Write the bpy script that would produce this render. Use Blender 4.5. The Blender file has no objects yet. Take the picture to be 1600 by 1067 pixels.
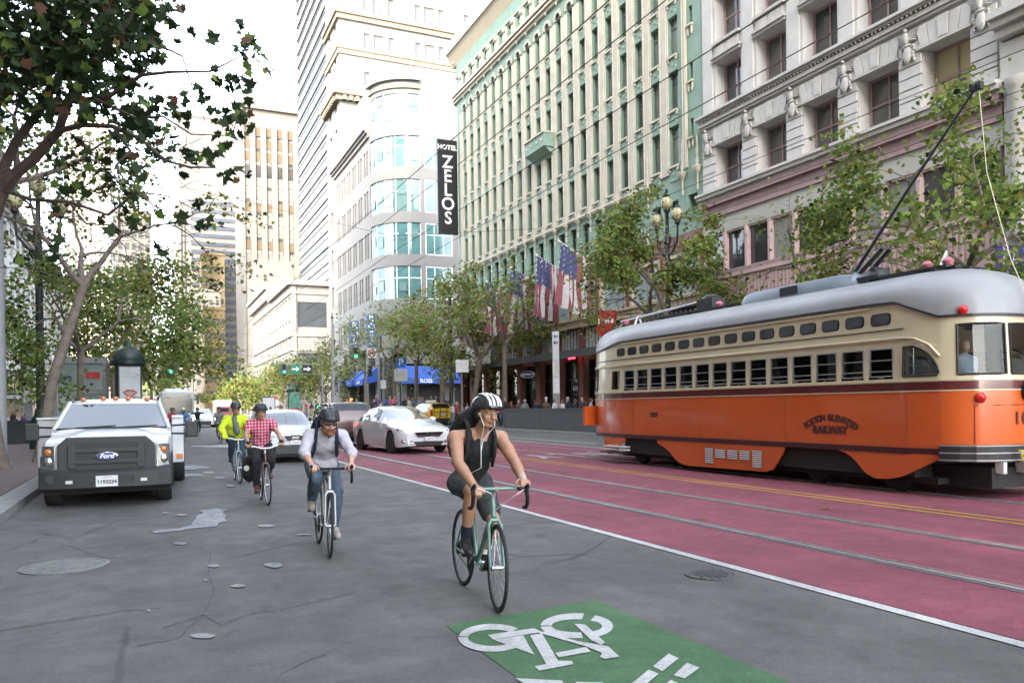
import bpy, bmesh, math, random
import numpy as np
from mathutils import Vector, Matrix, Euler
R = math.radians
rnd = random.Random(7)
SC = bpy.context.scene
COL = SC.collection

# ------------------------------------------------------------------ camera
YAW, ROLL, CAM_H, FPX = 24.554, 0.831, 1.6, 1240.0
cam_d = bpy.data.cameras.new('camera')
cam = bpy.data.objects.new('camera', cam_d)
COL.objects.link(cam)
cam_d.sensor_width = 36.0
cam_d.lens = FPX / 1600 * 36.0
cam_d.shift_y = 0.0627
cam_d.clip_start, cam_d.clip_end = 0.1, 3000
cam.location = (0, 0, CAM_H)
cam.rotation_euler = (Matrix.Rotation(R(-YAW), 3, 'Z') @ Matrix.Rotation(R(90), 3, 'X') @ Matrix.Rotation(R(-ROLL), 3, 'Z')).to_euler()
SC.camera = cam

# ------------------------------------------------------------------ light
SUN_EL, SUN_AZ = 25.0, 222.0          # low veiled afternoon sun behind the viewer, over the buildings on the left (compass, +Y = 0, clockwise)
w = bpy.data.worlds.new('World'); SC.world = w; w.use_nodes = True
nt = w.node_tree
bg = nt.nodes['Background']; bg.inputs['Strength'].default_value = 0.15
sky = nt.nodes.new('ShaderNodeTexSky'); sky.sky_type = 'NISHITA'; sky.sun_disc = False
sky.sun_elevation = R(SUN_EL); sky.sun_rotation = R(SUN_AZ)
sky.air_density, sky.dust_density, sky.ozone_density = 0.85, 2.0, 0.3
veil = nt.nodes.new('ShaderNodeHueSaturation'); veil.inputs['Saturation'].default_value = 0.5     # a thin white veil over the whole sky
nt.links.new(sky.outputs['Color'], veil.inputs['Color']); nt.links.new(veil.outputs['Color'], bg.inputs['Color'])
sun_d = bpy.data.lights.new('sun', 'SUN'); sun = bpy.data.objects.new('sun', sun_d); COL.objects.link(sun)
sun_d.energy = 0.6; sun_d.angle = R(14); sun_d.color = (1.0, 0.93, 0.82)
_d = Vector((math.sin(R(SUN_AZ)) * math.cos(R(SUN_EL)), math.cos(R(SUN_AZ)) * math.cos(R(SUN_EL)), math.sin(R(SUN_EL))))
sun.rotation_euler = _d.to_track_quat('Z', 'Y').to_euler()
vs = SC.view_settings
SC.display_settings.display_device = 'sRGB'
vs.view_transform = 'Standard'; vs.look = 'None'; vs.gamma = 1; vs.use_curve_mapping = False
vs.exposure = 3.5
SC.render.engine = 'CYCLES'
SC.cycles.max_bounces = 6; SC.cycles.transparent_max_bounces = 12
SC.cycles.caustics_reflective = False; SC.cycles.caustics_refractive = False

# ------------------------------------------------------------------ where a picture point lies in the place
_cy, _sy = math.cos(R(YAW)), math.sin(R(YAW)); _cr, _sr = math.cos(R(ROLL)), math.sin(R(ROLL))
def ray(px, py):
    x, y = px - 800, py - 533.5
    x, y = x * _cr - y * _sr, y * _cr + x * _sr
    a, b = x / FPX, -(y - 100.3) / FPX
    return (_sy + a * _cy, _cy - a * _sy, b)
def gnd(px, py, z=0.0):
    d = ray(px, py); t = (z - CAM_H) / d[2]; return Vector((d[0] * t, d[1] * t, z))
def onx(px, py, X):
    d = ray(px, py); t = X / d[0]; return Vector((X, d[1] * t, CAM_H + d[2] * t))
def ony(px, py, Y):
    d = ray(px, py); t = Y / d[1]; return Vector((d[0] * t, Y, CAM_H + d[2] * t))
def ond(px, py, D):            # at distance D along the line of sight's horizontal
    d = ray(px, py); t = D / (d[0] * _sy + d[1] * _cy); return Vector((d[0] * t, d[1] * t, CAM_H + d[2] * t))

# ------------------------------------------------------------------ materials
_mats = {}
def lin(c):
    return tuple(((v / 12.92) if v <= .04045 else ((v + .055) / 1.055) ** 2.4) for v in c)
def hexc(h):
    return lin([int(h[i:i + 2], 16) / 255 for i in (0, 2, 4)])
def M(name, col, rough=.6, var=.12, scale=3.0, bump=0.0, bscale=40.0, metal=0.0, coat=0.0, spec=.5, emit=0.0, trans=0.0, stretch=None):
    if name in _mats: return _mats[name]
    if isinstance(col, str): col = hexc(col)
    m = bpy.data.materials.new(name); m.use_nodes = True
    n = m.node_tree.nodes; L = m.node_tree.links
    p = n['Principled BSDF']
    p.inputs['Roughness'].default_value = rough; p.inputs['Metallic'].default_value = metal
    p.inputs['Coat Weight'].default_value = coat; p.inputs['Coat Roughness'].default_value = .05
    p.inputs['Specular IOR Level'].default_value = spec
    p.inputs['Base Color'].default_value = (*col, 1)
    m.diffuse_color = (*col, 1)
    if var > 0 or bump > 0:
        tc = n.new('ShaderNodeTexCoord'); vec = tc.outputs['Object']
        if stretch:
            mp = n.new('ShaderNodeMapping'); mp.inputs['Scale'].default_value = stretch
            L.new(vec, mp.inputs['Vector']); vec = mp.outputs['Vector']
    if var > 0:
        nz = n.new('ShaderNodeTexNoise'); nz.inputs['Scale'].default_value = scale
        nz.inputs['Detail'].default_value = 6; nz.inputs['Roughness'].default_value = .65
        L.new(vec, nz.inputs['Vector'])
        cr = n.new('ShaderNodeValToRGB')
        cr.color_ramp.elements[0].position = .3; cr.color_ramp.elements[1].position = .7
        cr.color_ramp.elements[0].color = (*[c * (1 - var) for c in col], 1)
        cr.color_ramp.elements[1].color = (*[min(1, c * (1 + var)) for c in col], 1)
        L.new(nz.outputs['Fac'], cr.inputs['Fac']); L.new(cr.outputs['Color'], p.inputs['Base Color'])
    if bump > 0:
        nb = n.new('ShaderNodeTexNoise'); nb.inputs['Scale'].default_value = bscale; nb.inputs['Detail'].default_value = 4
        L.new(vec, nb.inputs['Vector'])
        b = n.new('ShaderNodeBump'); b.inputs['Strength'].default_value = bump; b.inputs['Distance'].default_value = .02
        L.new(nb.outputs['Fac'], b.inputs['Height']); L.new(b.outputs['Normal'], p.inputs['Normal'])
    if emit > 0:
        p.inputs['Emission Color'].default_value = (*col, 1); p.inputs['Emission Strength'].default_value = emit
    if trans > 0:
        tr = n.new('ShaderNodeBsdfTranslucent'); tr.inputs['Color'].default_value = (*[min(1, c * 1.3) for c in col], 1)
        mx = n.new('ShaderNodeMixShader'); mx.inputs['Fac'].default_value = trans
        out = n['Material Output']
        L.new(p.outputs['BSDF'], mx.inputs[1]); L.new(tr.outputs['BSDF'], mx.inputs[2]); L.new(mx.outputs['Shader'], out.inputs['Surface'])
    _mats[name] = m
    return m
def glass(name, tint=(.75, .8, .8), refl=1.0, rough=.02):
    """thin sheet of glass: see-through with a Fresnel reflection"""
    if name in _mats: return _mats[name]
    m = bpy.data.materials.new(name); m.use_nodes = True
    n = m.node_tree.nodes; L = m.node_tree.links
    n.remove(n['Principled BSDF'])
    t = n.new('ShaderNodeBsdfTransparent'); t.inputs['Color'].default_value = (*tint, 1)
    g = n.new('ShaderNodeBsdfGlossy'); g.inputs['Roughness'].default_value = rough
    fr = n.new('ShaderNodeFresnel'); fr.inputs['IOR'].default_value = 1.6
    mu = n.new('ShaderNodeMath'); mu.operation = 'MULTIPLY'; mu.inputs[1].default_value = refl; mu.use_clamp = True
    mx = n.new('ShaderNodeMixShader')
    L.new(fr.outputs['Fac'], mu.inputs[0]); L.new(mu.outputs[0], mx.inputs['Fac'])
    L.new(t.outputs['BSDF'], mx.inputs[1]); L.new(g.outputs['BSDF'], mx.inputs[2])
    L.new(mx.outputs['Shader'], n['Material Output'].inputs['Surface'])
    _mats[name] = m
    return m

# ------------------------------------------------------------------ mesh building
class MB:
    def __init__(s):
        s.v = []; s.f = []; s.m = []
    def add(s, vs, fs, mi=0, T=None):
        o = len(s.v)
        if T is not None: vs = [T @ Vector(v) for v in vs]
        s.v += [tuple(v) for v in vs]; s.f += [tuple(i + o for i in f) for f in fs]; s.m += [mi] * len(fs)
        return s
    def box(s, x0, y0, z0, x1, y1, z1, mi=0, T=None):
        return s.add([(x0, y0, z0), (x1, y0, z0), (x1, y1, z0), (x0, y1, z0), (x0, y0, z1), (x1, y0, z1), (x1, y1, z1), (x0, y1, z1)],
                     [(0, 3, 2, 1), (4, 5, 6, 7), (0, 1, 5, 4), (1, 2, 6, 5), (2, 3, 7, 6), (3, 0, 4, 7)], mi, T)
    def cbox(s, c, d, mi=0, T=None):
        return s.box(c[0] - d[0] / 2, c[1] - d[1] / 2, c[2] - d[2] / 2, c[0] + d[0] / 2, c[1] + d[1] / 2, c[2] + d[2] / 2, mi, T)
    def poly(s, pts, mi=0, T=None):
        return s.add(pts, [tuple(range(len(pts)))], mi, T)
    def prism(s, pts, d, mi=0, T=None):
        """pts: planar 3D polygon, d: extrusion vector"""
        n = len(pts); d = Vector(d)
        vs = [Vector(p) for p in pts]; vs += [v + d for v in vs]
        fs = [tuple(range(n))[::-1], tuple(range(n, 2 * n))] + [(i, (i + 1) % n, (i + 1) % n + n, i + n) for i in range(n)]
        return s.add(vs, fs, mi, T)
    def tube(s, pts, r, n=8, mi=0, cap=True, T=None):
        P = [Vector(p) for p in pts]; k = len(P)
        rr = r if isinstance(r, (list, tuple)) else [r] * k
        vs = []; fs = []; up = None
        for i, p in enumerate(P):
            t = (P[min(i + 1, k - 1)] - P[max(i - 1, 0)]).normalized()
            if up is None:
                up = Vector((0, 0, 1)) if abs(t.z) < .9 else Vector((1, 0, 0))
            a = t.cross(up)
            if a.length < 1e-5: a = t.orthogonal()
            a.normalize(); b = a.cross(t).normalized(); up = b
            for j in range(n):
                q = 2 * math.pi * j / n
                vs.append(p + (a * math.cos(q) + b * math.sin(q)) * rr[i])
        for i in range(k - 1):
            for j in range(n):
                fs.append((i * n + j, i * n + (j + 1) % n, (i + 1) * n + (j + 1) % n, (i + 1) * n + j))
        if cap:
            fs.append(tuple(range(n))[::-1]); fs.append(tuple(range((k - 1) * n, k * n)))
        return s.add(vs, fs, mi, T)
    def lathe(s, prof, n=16, mi=0, T=None, c=(0, 0, 0), arc=None):
        """prof: (r, z) list, around z"""
        vs = []; fs = []; k = len(prof); full = arc is None
        a0, a1 = (0, 2 * math.pi) if full else arc
        m = n if full else n + 1
        for r_, z in prof:
            for j in range(m):
                q = a0 + (a1 - a0) * j / n
                vs.append((c[0] + r_ * math.cos(q), c[1] + r_ * math.sin(q), c[2] + z))
        for i in range(k - 1):
            for j in range(n):
                j2 = (j + 1) % m
                fs.append((i * m + j, i * m + j2, (i + 1) * m + j2, (i + 1) * m + j))
        if full:
            if prof[0][0] > 1e-4: fs.append(tuple(range(n))[::-1])
            if prof[-1][0] > 1e-4: fs.append(tuple(range((k - 1) * n, k * n)))
        return s.add(vs, fs, mi, T)
    def torus(s, c, R_, r_, axis='x', n=32, k=8, mi=0, T=None, arc=None):
        vs = []; fs = []; full = arc is None
        a0, a1 = (0, 2 * math.pi) if full else arc
        m = n if full else n + 1
        for i in range(m):
            q = a0 + (a1 - a0) * i / n
            for j in range(k):
                p = 2 * math.pi * j / k
                rr = R_ + r_ * math.cos(p); h = r_ * math.sin(p)
                u, v_ = rr * math.cos(q), rr * math.sin(q)
                vs.append({'x': (c[0] + h, c[1] + u, c[2] + v_), 'y': (c[0] + u, c[1] + h, c[2] + v_), 'z': (c[0] + u, c[1] + v_, c[2] + h)}[axis])
        for i in range(n):
            i2 = (i + 1) % m
            for j in range(k):
                fs.append((i * k + j, i2 * k + j, i2 * k + (j + 1) % k, i * k + (j + 1) % k))
        return s.add(vs, fs, mi, T)
    def sphere(s, c, r_, n=12, k=8, mi=0, T=None):
        rx, ry, rz = r_ if isinstance(r_, (tuple, list)) else (r_, r_, r_)
        vs = [(c[0], c[1], c[2] - rz)]; fs = []
        for i in range(1, k):
            a = math.pi * i / k - math.pi / 2
            for j in range(n):
                q = 2 * math.pi * j / n
                vs.append((c[0] + rx * math.cos(a) * math.cos(q), c[1] + ry * math.cos(a) * math.sin(q), c[2] + rz * math.sin(a)))
        vs.append((c[0], c[1], c[2] + rz)); e = len(vs) - 1
        for j in range(n):
            fs.append((0, 1 + (j + 1) % n, 1 + j)); fs.append((e, 1 + (k - 2) * n + j, 1 + (k - 2) * n + (j + 1) % n))
        for i in range(k - 2):
            for j in range(n):
                a = 1 + i * n + j; b = 1 + i * n + (j + 1) % n
                fs.append((a, b, b + n, a + n))
        return s.add(vs, fs, mi, T)
    def mesh(s, name, mats, smooth=None, recalc=True, bevel=0.0, weld=False):
        me = bpy.data.meshes.new(name)
        me.from_pydata(s.v, [], s.f)
        if not isinstance(mats, (list, tuple)): mats = [mats]
        for m in mats: me.materials.append(m)
        if len(mats) > 1: me.polygons.foreach_set('material_index', s.m)
        if recalc or bevel or weld:
            bm = bmesh.new(); bm.from_mesh(me)
            if weld: bmesh.ops.remove_doubles(bm, verts=bm.verts, dist=.0006)
            bmesh.ops.recalc_face_normals(bm, faces=bm.faces)
            if bevel:
                es = [e for e in bm.edges if len(e.link_faces) == 2 and e.calc_face_angle(0) > .6]
                bmesh.ops.bevel(bm, geom=es, offset=bevel, segments=2, profile=.6, affect='EDGES', clamp_overlap=True)
            bm.to_mesh(me); bm.free()
        if smooth is not None:
            me.polygons.foreach_set('use_smooth', [True] * len(me.polygons))
            me.set_sharp_from_angle(angle=R(smooth))
        me.update()
        return me
    def build(s, name, mats, parent=None, loc=(0, 0, 0), rot=(0, 0, 0), **k):
        return obj(name, s.mesh(name, mats, **k), parent, loc, rot)
def obj(name, me, parent=None, loc=(0, 0, 0), rot=(0, 0, 0), scale=None):
    o = bpy.data.objects.new(name, me); COL.objects.link(o)
    o.location = loc; o.rotation_euler = rot
    if scale: o.scale = scale
    if parent: o.parent = parent
    return o
def tag(o, label, cat, group=None):
    o['label'] = label; o['category'] = cat
    if group: o['group'] = group
    return o
def thing(name, label, cat, loc=(0, 0, 0), rz=0.0, group=None):
    o = bpy.data.objects.new(name, None); COL.objects.link(o); o.empty_display_size = .3
    o.location = loc; o.rotation_euler = (0, 0, rz)
    return tag(o, label, cat, group)
def structure(o): o['kind'] = 'structure'; return o
def stuff(o): o['kind'] = 'stuff'; return o
def copy_tree(o, parent=None):
    c = o.copy(); COL.objects.link(c)
    if parent: c.parent = parent
    for ch in list(o.children): copy_tree(ch, c)
    return c
def text(name, body, size, mat, parent=None, loc=(0, 0, 0), rot=(0, 0, 0), depth=.004, align='CENTER', bold=0.0, scale=(1, 1, 1), shear=0.0, space=1.0):
    cu = bpy.data.curves.new(name, 'FONT'); cu.body = body; cu.size = size; cu.extrude = depth; cu.align_x = align; cu.align_y = 'CENTER'
    cu.offset = bold; cu.shear = shear; cu.space_character = space; cu.resolution_u = 3
    to = bpy.data.objects.new(name + '_t', cu); COL.objects.link(to)
    dg = bpy.context.evaluated_depsgraph_get(); dg.update()
    me = bpy.data.meshes.new_from_object(to.evaluated_get(dg)); me.name = name
    bpy.data.objects.remove(to); bpy.data.curves.remove(cu)
    me.materials.clear(); me.materials.append(mat)
    return obj(name, me, parent, loc, rot, scale)
def wall(mb, u0, u1, z0, z1, holes, d=0.0, rev=.3, mi=0, mir=None):
    """sheet wall in the local plane y=d with rectangular openings and their reveals going back by rev"""
    mir = mi if mir is None else mir
    zs = sorted({z0, z1} | {h[2] for h in holes} | {h[3] for h in holes})
    zs = [z for z in zs if z0 <= z <= z1]
    for a, b in zip(zs, zs[1:]):
        c = (a + b) / 2
        hs = sorted((h for h in holes if h[2] < c < h[3]), key=lambda h: h[0])
        u = u0
        for h in hs + [(u1, u1, 0, 0)]:
            if h[0] > u + 1e-6:
                mb.add([(u, d, a), (h[0], d, a), (h[0], d, b), (u, d, b)], [(0, 1, 2, 3)], mi)
            u = max(u, h[1])
    for h in holes:
        a, b, c, e = h[:4]; q = d - (h[4] if len(h) > 4 else rev)
        mb.add([(a, d, c), (b, d, c), (b, d, e), (a, d, e), (a, q, c), (b, q, c), (b, q, e), (a, q, e)],
               [(0, 1, 5, 4), (1, 2, 6, 5), (2, 3, 7, 6), (3, 0, 4, 7)], mir)
def frame_mb(w_, h_, nx, ny, t=.06, dp=.08, mi=0, bars=None):
    """window frame with nx by ny lights, local x 0..w, z 0..h, front at y=0"""
    mb = MB()
    mb.box(0, -dp, 0, t, 0, h_, mi); mb.box(w_ - t, -dp, 0, w_, 0, h_, mi)
    mb.box(t, -dp, 0, w_ - t, 0, t, mi); mb.box(t, -dp, h_ - t, w_ - t, 0, h_, mi)
    b = t * .75
    for i in range(1, nx):
        x = w_ * i / nx; mb.box(x - b / 2, -dp, t, x + b / 2, -.004, h_ - t, mi)
    for j in range(1, ny):
        z = (bars[j - 1] if bars else h_ * j / ny); mb.box(t, -dp, z - b / 2, w_ - t, -.008, z + b / 2, mi)
    return mb
def pane_me(w_, h_, m, y=-.05):
    return MB().box(.02, y - .02, .02, w_ - .02, y, h_ - .02).mesh('pane', m)
# ------------------------------------------------------------------ ground materials
def asphalt_mat(name, base, patch, crack=True, tint_noise=.5):
    m = bpy.data.materials.new(name); m.use_nodes = True
    n = m.node_tree.nodes; L = m.node_tree.links; p = n['Principled BSDF']
    tc = n.new('ShaderNodeTexCoord')
    def noise(sc, det=5, rough=.6, dist=0.0, st=None):
        a = n.new('ShaderNodeTexNoise'); a.inputs['Scale'].default_value = sc; a.inputs['Detail'].default_value = det
        a.inputs['Roughness'].default_value = rough; a.inputs['Distortion'].default_value = dist
        src = tc.outputs['Object']
        if st:
            mp = n.new('ShaderNodeMapping'); mp.inputs['Scale'].default_value = st; L.new(src, mp.inputs['Vector']); src = mp.outputs['Vector']
        L.new(src, a.inputs['Vector']); return a.outputs['Fac']
    def ramp(x, p0, p1, c0, c1):
        a = n.new('ShaderNodeValToRGB'); e = a.color_ramp.elements
        e[0].position, e[1].position = p0, p1; e[0].color = (*c0, 1); e[1].color = (*c1, 1); L.new(x, a.inputs['Fac']); return a.outputs['Color']
    def mix(f, a, b, mode='MIX'):
        x = n.new('ShaderNodeMix'); x.data_type = 'RGBA'; x.blend_type = mode
        if isinstance(f, float): x.inputs['Factor'].default_value = f
        else: L.new(f, x.inputs['Factor'])
        for s_, v in ((6, a), (7, b)):
            if isinstance(v, tuple): x.inputs[s_].default_value = (*v, 1)
            else: L.new(v, x.inputs[s_])
        return x.outputs[2]
    c = ramp(noise(.55, 5, .6, .6), .34, .68, tuple(v * .82 for v in base), tuple(v * 1.16 for v in base))
    g = ramp(noise(150, 3, .85), .3, .72, (.42,) * 3, (1.55,) * 3)
    c = mix(.8, c, g, 'MULTIPLY')
    c = mix(.7, c, ramp(noise(38, 8, .8), .34, .66, (.66,) * 3, (1.3,) * 3), 'MULTIPLY')
    c = mix(.55, c, ramp(noise(2.6, 9, .7, 1.2), .36, .64, (.70,) * 3, (1.22,) * 3), 'MULTIPLY')
    # worn wheel tracks along the street, darker patches, oily stains
    t = ramp(noise(1.0, 4, .55, .3, (1.0, .05, 1)), .4, .66, (.86,) * 3, (1.1,) * 3)
    c = mix(.8, c, t, 'MULTIPLY')
    st = ramp(noise(.85, 7, .72, 1.6), .60, .69, (0,) * 3, (1,) * 3)
    c = mix(st, c, patch)
    if crack:
        v = n.new('ShaderNodeTexVoronoi'); v.feature = 'DISTANCE_TO_EDGE'; v.inputs['Scale'].default_value = .42
        d = n.new('ShaderNodeMix'); d.data_type = 'RGBA'; d.inputs['Factor'].default_value = .12
        nn = n.new('ShaderNodeTexNoise'); nn.inputs['Scale'].default_value = 2.2; nn.inputs['Detail'].default_value = 8; nn.inputs['Roughness'].default_value = .7
        L.new(tc.outputs['Object'], nn.inputs['Vector']); L.new(tc.outputs['Object'], d.inputs[6]); L.new(nn.outputs['Color'], d.inputs[7])
        L.new(d.outputs[2], v.inputs['Vector'])
        ck = ramp(v.outputs['Distance'], .003, .012, (1,) * 3, (0,) * 3)
        msk = ramp(noise(.3, 3, .5), .5, .6, (0,) * 3, (1,) * 3)
        c = mix(mix(1.0, ck, msk, 'MULTIPLY'), c, tuple(v_ * .42 for v_ in base))
    L.new(c, p.inputs['Base Color'])
    rr = ramp(noise(2.0, 5, .6), .3, .7, (.62,) * 3, (.88,) * 3); L.new(rr, p.inputs['Roughness'])
    p.inputs['Specular IOR Level'].default_value = .35
    b = n.new('ShaderNodeBump'); b.inputs['Strength'].default_value = .45; b.inputs['Distance'].default_value = .008
    L.new(noise(120, 3, .8), b.inputs['Height']); L.new(b.outputs['Normal'], p.inputs['Normal'])
    return m
def paint_mat(name, col, under, wear=.5, rough=.6, dirt=.25):
    """road paint worn through to what is under it"""
    m = asphalt_mat(name, col, tuple(v * (1 - dirt) for v in col), crack=False)
    n = m.node_tree.nodes; L = m.node_tree.links; p = n['Principled BSDF']
    src = p.inputs['Base Color'].links[0].from_socket
    tc = n.new('ShaderNodeTexCoord')
    a = n.new('ShaderNodeTexNoise'); a.inputs['Scale'].default_value = 9; a.inputs['Detail'].default_value = 9; a.inputs['Roughness'].default_value = .78
    L.new(tc.outputs['Object'], a.inputs['Vector'])
    cr = n.new('ShaderNodeValToRGB'); cr.color_ramp.elements[0].position = .78 - .3 * wear; cr.color_ramp.elements[1].position = .84 - .26 * wear
    L.new(a.outputs['Fac'], cr.inputs['Fac'])
    x = n.new('ShaderNodeMix'); x.data_type = 'RGBA'; L.new(cr.outputs['Color'], x.inputs['Factor']); L.new(src, x.inputs[6]); x.inputs[7].default_value = (*under, 1)
    L.new(x.outputs[2], p.inputs['Base Color'])
    return m
ASPH = (.110, .105, .098)
m_asph = asphalt_mat('road_asphalt', ASPH, (.060, .059, .058))
m_red = paint_mat('red_lane_paint', (.205, .054, .074), (.11, .075, .08), .42, dirt=.25)
m_green = paint_mat('green_lane_paint', (.060, .135, .060), (.08, .10, .07), .3, dirt=.15)
m_white = paint_mat('white_road_paint', (.46, .46, .44), ASPH, .55)
m_yellow = paint_mat('yellow_road_paint', (.42, .22, .045), ASPH, .5)
m_stain = paint_mat('pale_stain', (.28, .285, .29), ASPH, .9)
m_steel = M('rail_steel', (.62, .62, .63), .34, .2, 6, metal=.85)
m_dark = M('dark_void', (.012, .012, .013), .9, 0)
m_conc = M('kerb_concrete', (.26, .25, .235), .85, .18, 2.2, .5, 60)
m_granite = M('kerb_granite', (.23, .225, .215), .8, .2, 5, .5, 90)

def sheet(name, x0, y0, x1, y1, z, m):
    return structure(MB().poly([(x0, y0, z), (x1, y0, z), (x1, y1, z), (x0, y1, z)]).build(name, m, recalc=False))
KL, KR = -1.98, 20.4
sheet('ground', -900, -400, 900, 2200, -.03, M('ground_dirt', (.12, .12, .115), .9, .2, .2))
sheet('road', KL - .6, -120, KR + .6, 900, 0, m_asph)
# cross street beyond the green building
sheet('cross_street', -60, 74, 90, 92, -.004, m_asph)
sheet('red_lane', 5.22, -60, 15.0, 260, .004, m_red)
sheet('asphalt_strip', 10.9, -60, 11.6, 260, .0, m_asph) if False else None
def line(name, x, w_, y0, y1, m, z=.008):
    return sheet(name, x - w_ / 2, y0, x + w_ / 2, y1, z, m)
line('lane_line', 5.13, .12, -60, 240, m_white)
line('lane_line', 15.05, .14, -60, 240, m_white)
line('lane_line', 16.5, .12, 28, 60, m_white)
line('centre_line', 10.05, .11, -60, 74, m_yellow); line('centre_line', 10.32, .11, -60, 74, m_yellow)
# rails: steel head proud of a dark flangeway
for x in (6.62, 8.42, 12.05, 13.85):
    mb = MB()
    mb.box(x - .05, -60, -.02, x + .02, 400, .013, 0); mb.box(x + .02, -60, -.02, x + .06, 400, .0075, 1); mb.box(x + .06, -60, -.02, x + .085, 400, .012, 0)
    mb.box(x - .13, -60, -.02, x - .05, 400, .0085, 2)
    structure(mb.build('tram_rail', [m_steel, m_dark, M('rail_grout', (.085, .075, .078), .9, .3, 4, .4)]))
# green box with a bicycle symbol
gx0, gx1, gy1 = 1.93, 3.30, 5.62
structure(MB().poly([(gx0, .6, .004), (gx1, .6, .004), (gx1, gy1 + .02, .004), (gx0 + .02, gy1 - .12, .004)]).build('bike_box', m_green, recalc=False))
def z7(x, y): return (640 + x * .375, 900 + y * .375)
def flat(name, polys, m, z=.0085, conv=lambda a, b: (a, b)):
    mb = MB()
    k_ = 0      # strokes that cross lie a hair above each other
    for pl in polys:
        k_ += isinstance(pl, list); mb.poly([gnd(*conv(*q), z + k_ * .0005) for q in pl])
    return structure(mb.build(name, m, recalc=False))
def arcband(cx, cy, rx, ry, ix, iy, a0, a1, n=18):
    out = []
    for i in range(n):
        p, q = R(a0 + (a1 - a0) * i / n), R(a0 + (a1 - a0) * (i + 1) / n)
        out.append(((cx + rx * math.cos(p), cy + ry * math.sin(p)), (cx + rx * math.cos(q), cy + ry * math.sin(q)),
                    (cx + ix * math.cos(q), cy + iy * math.sin(q)), (cx + ix * math.cos(p), cy + iy * math.sin(p))))
    return out
flat('bicycle_symbol', arcband(349, 255, 142, 58, 102, 34, 46, 183) + arcband(349, 255, 142, 58, 102, 34, 187, 318) +
     arcband(700, 205, 150, 52, 104, 27, 80, 176) + arcband(700, 205, 150, 52, 104, 27, 182, 282) + arcband(706, 207, 146, 52, 100, 27, -60, 60) +
     [[(330, 243), (520, 215), (557, 231), (352, 262)], [(352, 263), (478, 245), (502, 290), (525, 326)],
      [(505, 245), (555, 236), (622, 350), (680, 351), (685, 365), (545, 392), (525, 374), (573, 364)],
      [(528, 230), (572, 230), (700, 268), (770, 280), (832, 291), (878, 333), (820, 343), (797, 336), (806, 318), (740, 291)],
      [(610, 318), (740, 293), (758, 313), (626, 336)], [(690, 197), (735, 199), (820, 275), (802, 284), (762, 266)]], m_white, conv=z7)
flat('arrow_marking', [[(1017, 374), (1083, 321), (1126, 340), (1057, 394)], [(1103, 411), (1160, 359), (1213, 379), (1150, 424)],
     [(920, 452), (1000, 388), (1042, 405), (975, 460)], [(1062, 455), (1092, 430), (1130, 447), (1100, 470)],
     [(445, 423), (640, 433), (655, 470), (520, 470)], [(694, 438), (810, 441), (840, 480), (720, 480)]], m_white, conv=z7)
# letters in the far track lane, read by oncoming drivers
for i, (s_, x, y) in enumerate((('O', 14.0, 22.3), ('N', 13.0, 22.3), ('L', 12.0, 22.3), ('Y', 11.1, 22.3))):
    structure(text('lane_letter', s_, 1.2, m_white, None, (x, y, .009), (0, 0, math.pi), 0, bold=.03, scale=(.95, 2.1, 1)))
# pale stains and sealed spots
def z8(x, y): return (x * .4, 700 + y * .4)
def blob(cx, cy, rx, ry, k=14, seed=0, j=.18):
    q = random.Random(seed); return [(cx + rx * math.cos(2 * math.pi * i / k) * (1 + q.uniform(-j, j)), cy + ry * math.sin(2 * math.pi * i / k) * (1 + q.uniform(-j, j))) for i in range(k)]
flat('white_stain', [[(597, 325), (620, 318), (700, 312), (750, 300), (775, 262), (800, 252), (780, 243), (850, 236), (890, 238), (872, 248), (886, 262), (880, 274), (892, 284), (858, 291), (850, 305), (760, 312), (700, 322), (610, 331)]], m_stain, conv=z8)
flat('road_patches', [blob(708, 371, 26, 5, 12, 1), blob(797, 731, 48, 10, 14, 2, .08), blob(840, 458, 24, 6, 10, 3), blob(935, 536, 32, 6, 10, 4), blob(1072, 455, 34, 10, 8, 5),
     blob(1040, 302, 34, 6, 9, 6), blob(712, 260, 22, 4, 9, 7), blob(652, 252, 14, 3, 8, 8), blob(585, 632, 8, 3, 7, 9), blob(806, 514, 6, 3, 7, 10),
     blob(860, 115, 22, 5, 9, 11), blob(760, 75, 60, 8, 12, 12, .4), blob(740, 106, 66, 5, 12, 13, .4), blob(818, 94, 26, 5, 9, 14, .3), blob(1190, 336, 24, 3, 9, 15, .3), blob(902, 146, 20, 4, 9, 16, .3)], m_stain, conv=z8)
structure(MB().poly([gnd(415 + 12 * math.cos(a) * 4, 705 + 3 * math.sin(a) * 2.2, .005) for a in [i * .5236 for i in range(12)]]).build('bike_box', m_green, recalc=False))
flat('worn_marking', [blob(345, 697, 42, 1.6, 12, 21, .4)], m_white)
# cracks running over the near road
def crack(pts, w_, seed):
    q = random.Random(seed); P = []
    for a, b in zip(pts, pts[1:]):
        n = max(3, int(math.hypot(b[0] - a[0], b[1] - a[1]) / 14))
        P += [(a[0] + (b[0] - a[0]) * i / n + q.uniform(-4, 4), a[1] + (b[1] - a[1]) * i / n + q.uniform(-2.2, 2.2)) for i in range(n)]
    G_ = [gnd(*z8(*p), .0035) for p in P]; mb = MB()
    for i in range(len(G_) - 1):
        t = (G_[i + 1] - G_[i]).normalized(); n_ = V_(-t.y, t.x) * w_ * .55 * q.uniform(.3, 1.2)
        mb.add([tuple(G_[i] - n_), tuple(G_[i + 1] - n_), tuple(G_[i + 1] + n_), tuple(G_[i] + n_)], [(0, 1, 2, 3)])
    structure(mb.build('road_crack', M('crack_tar', (.062, .060, .058), .85, .3, 20), recalc=False))
V_ = lambda x, y: Vector((x, y, 0))
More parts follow.
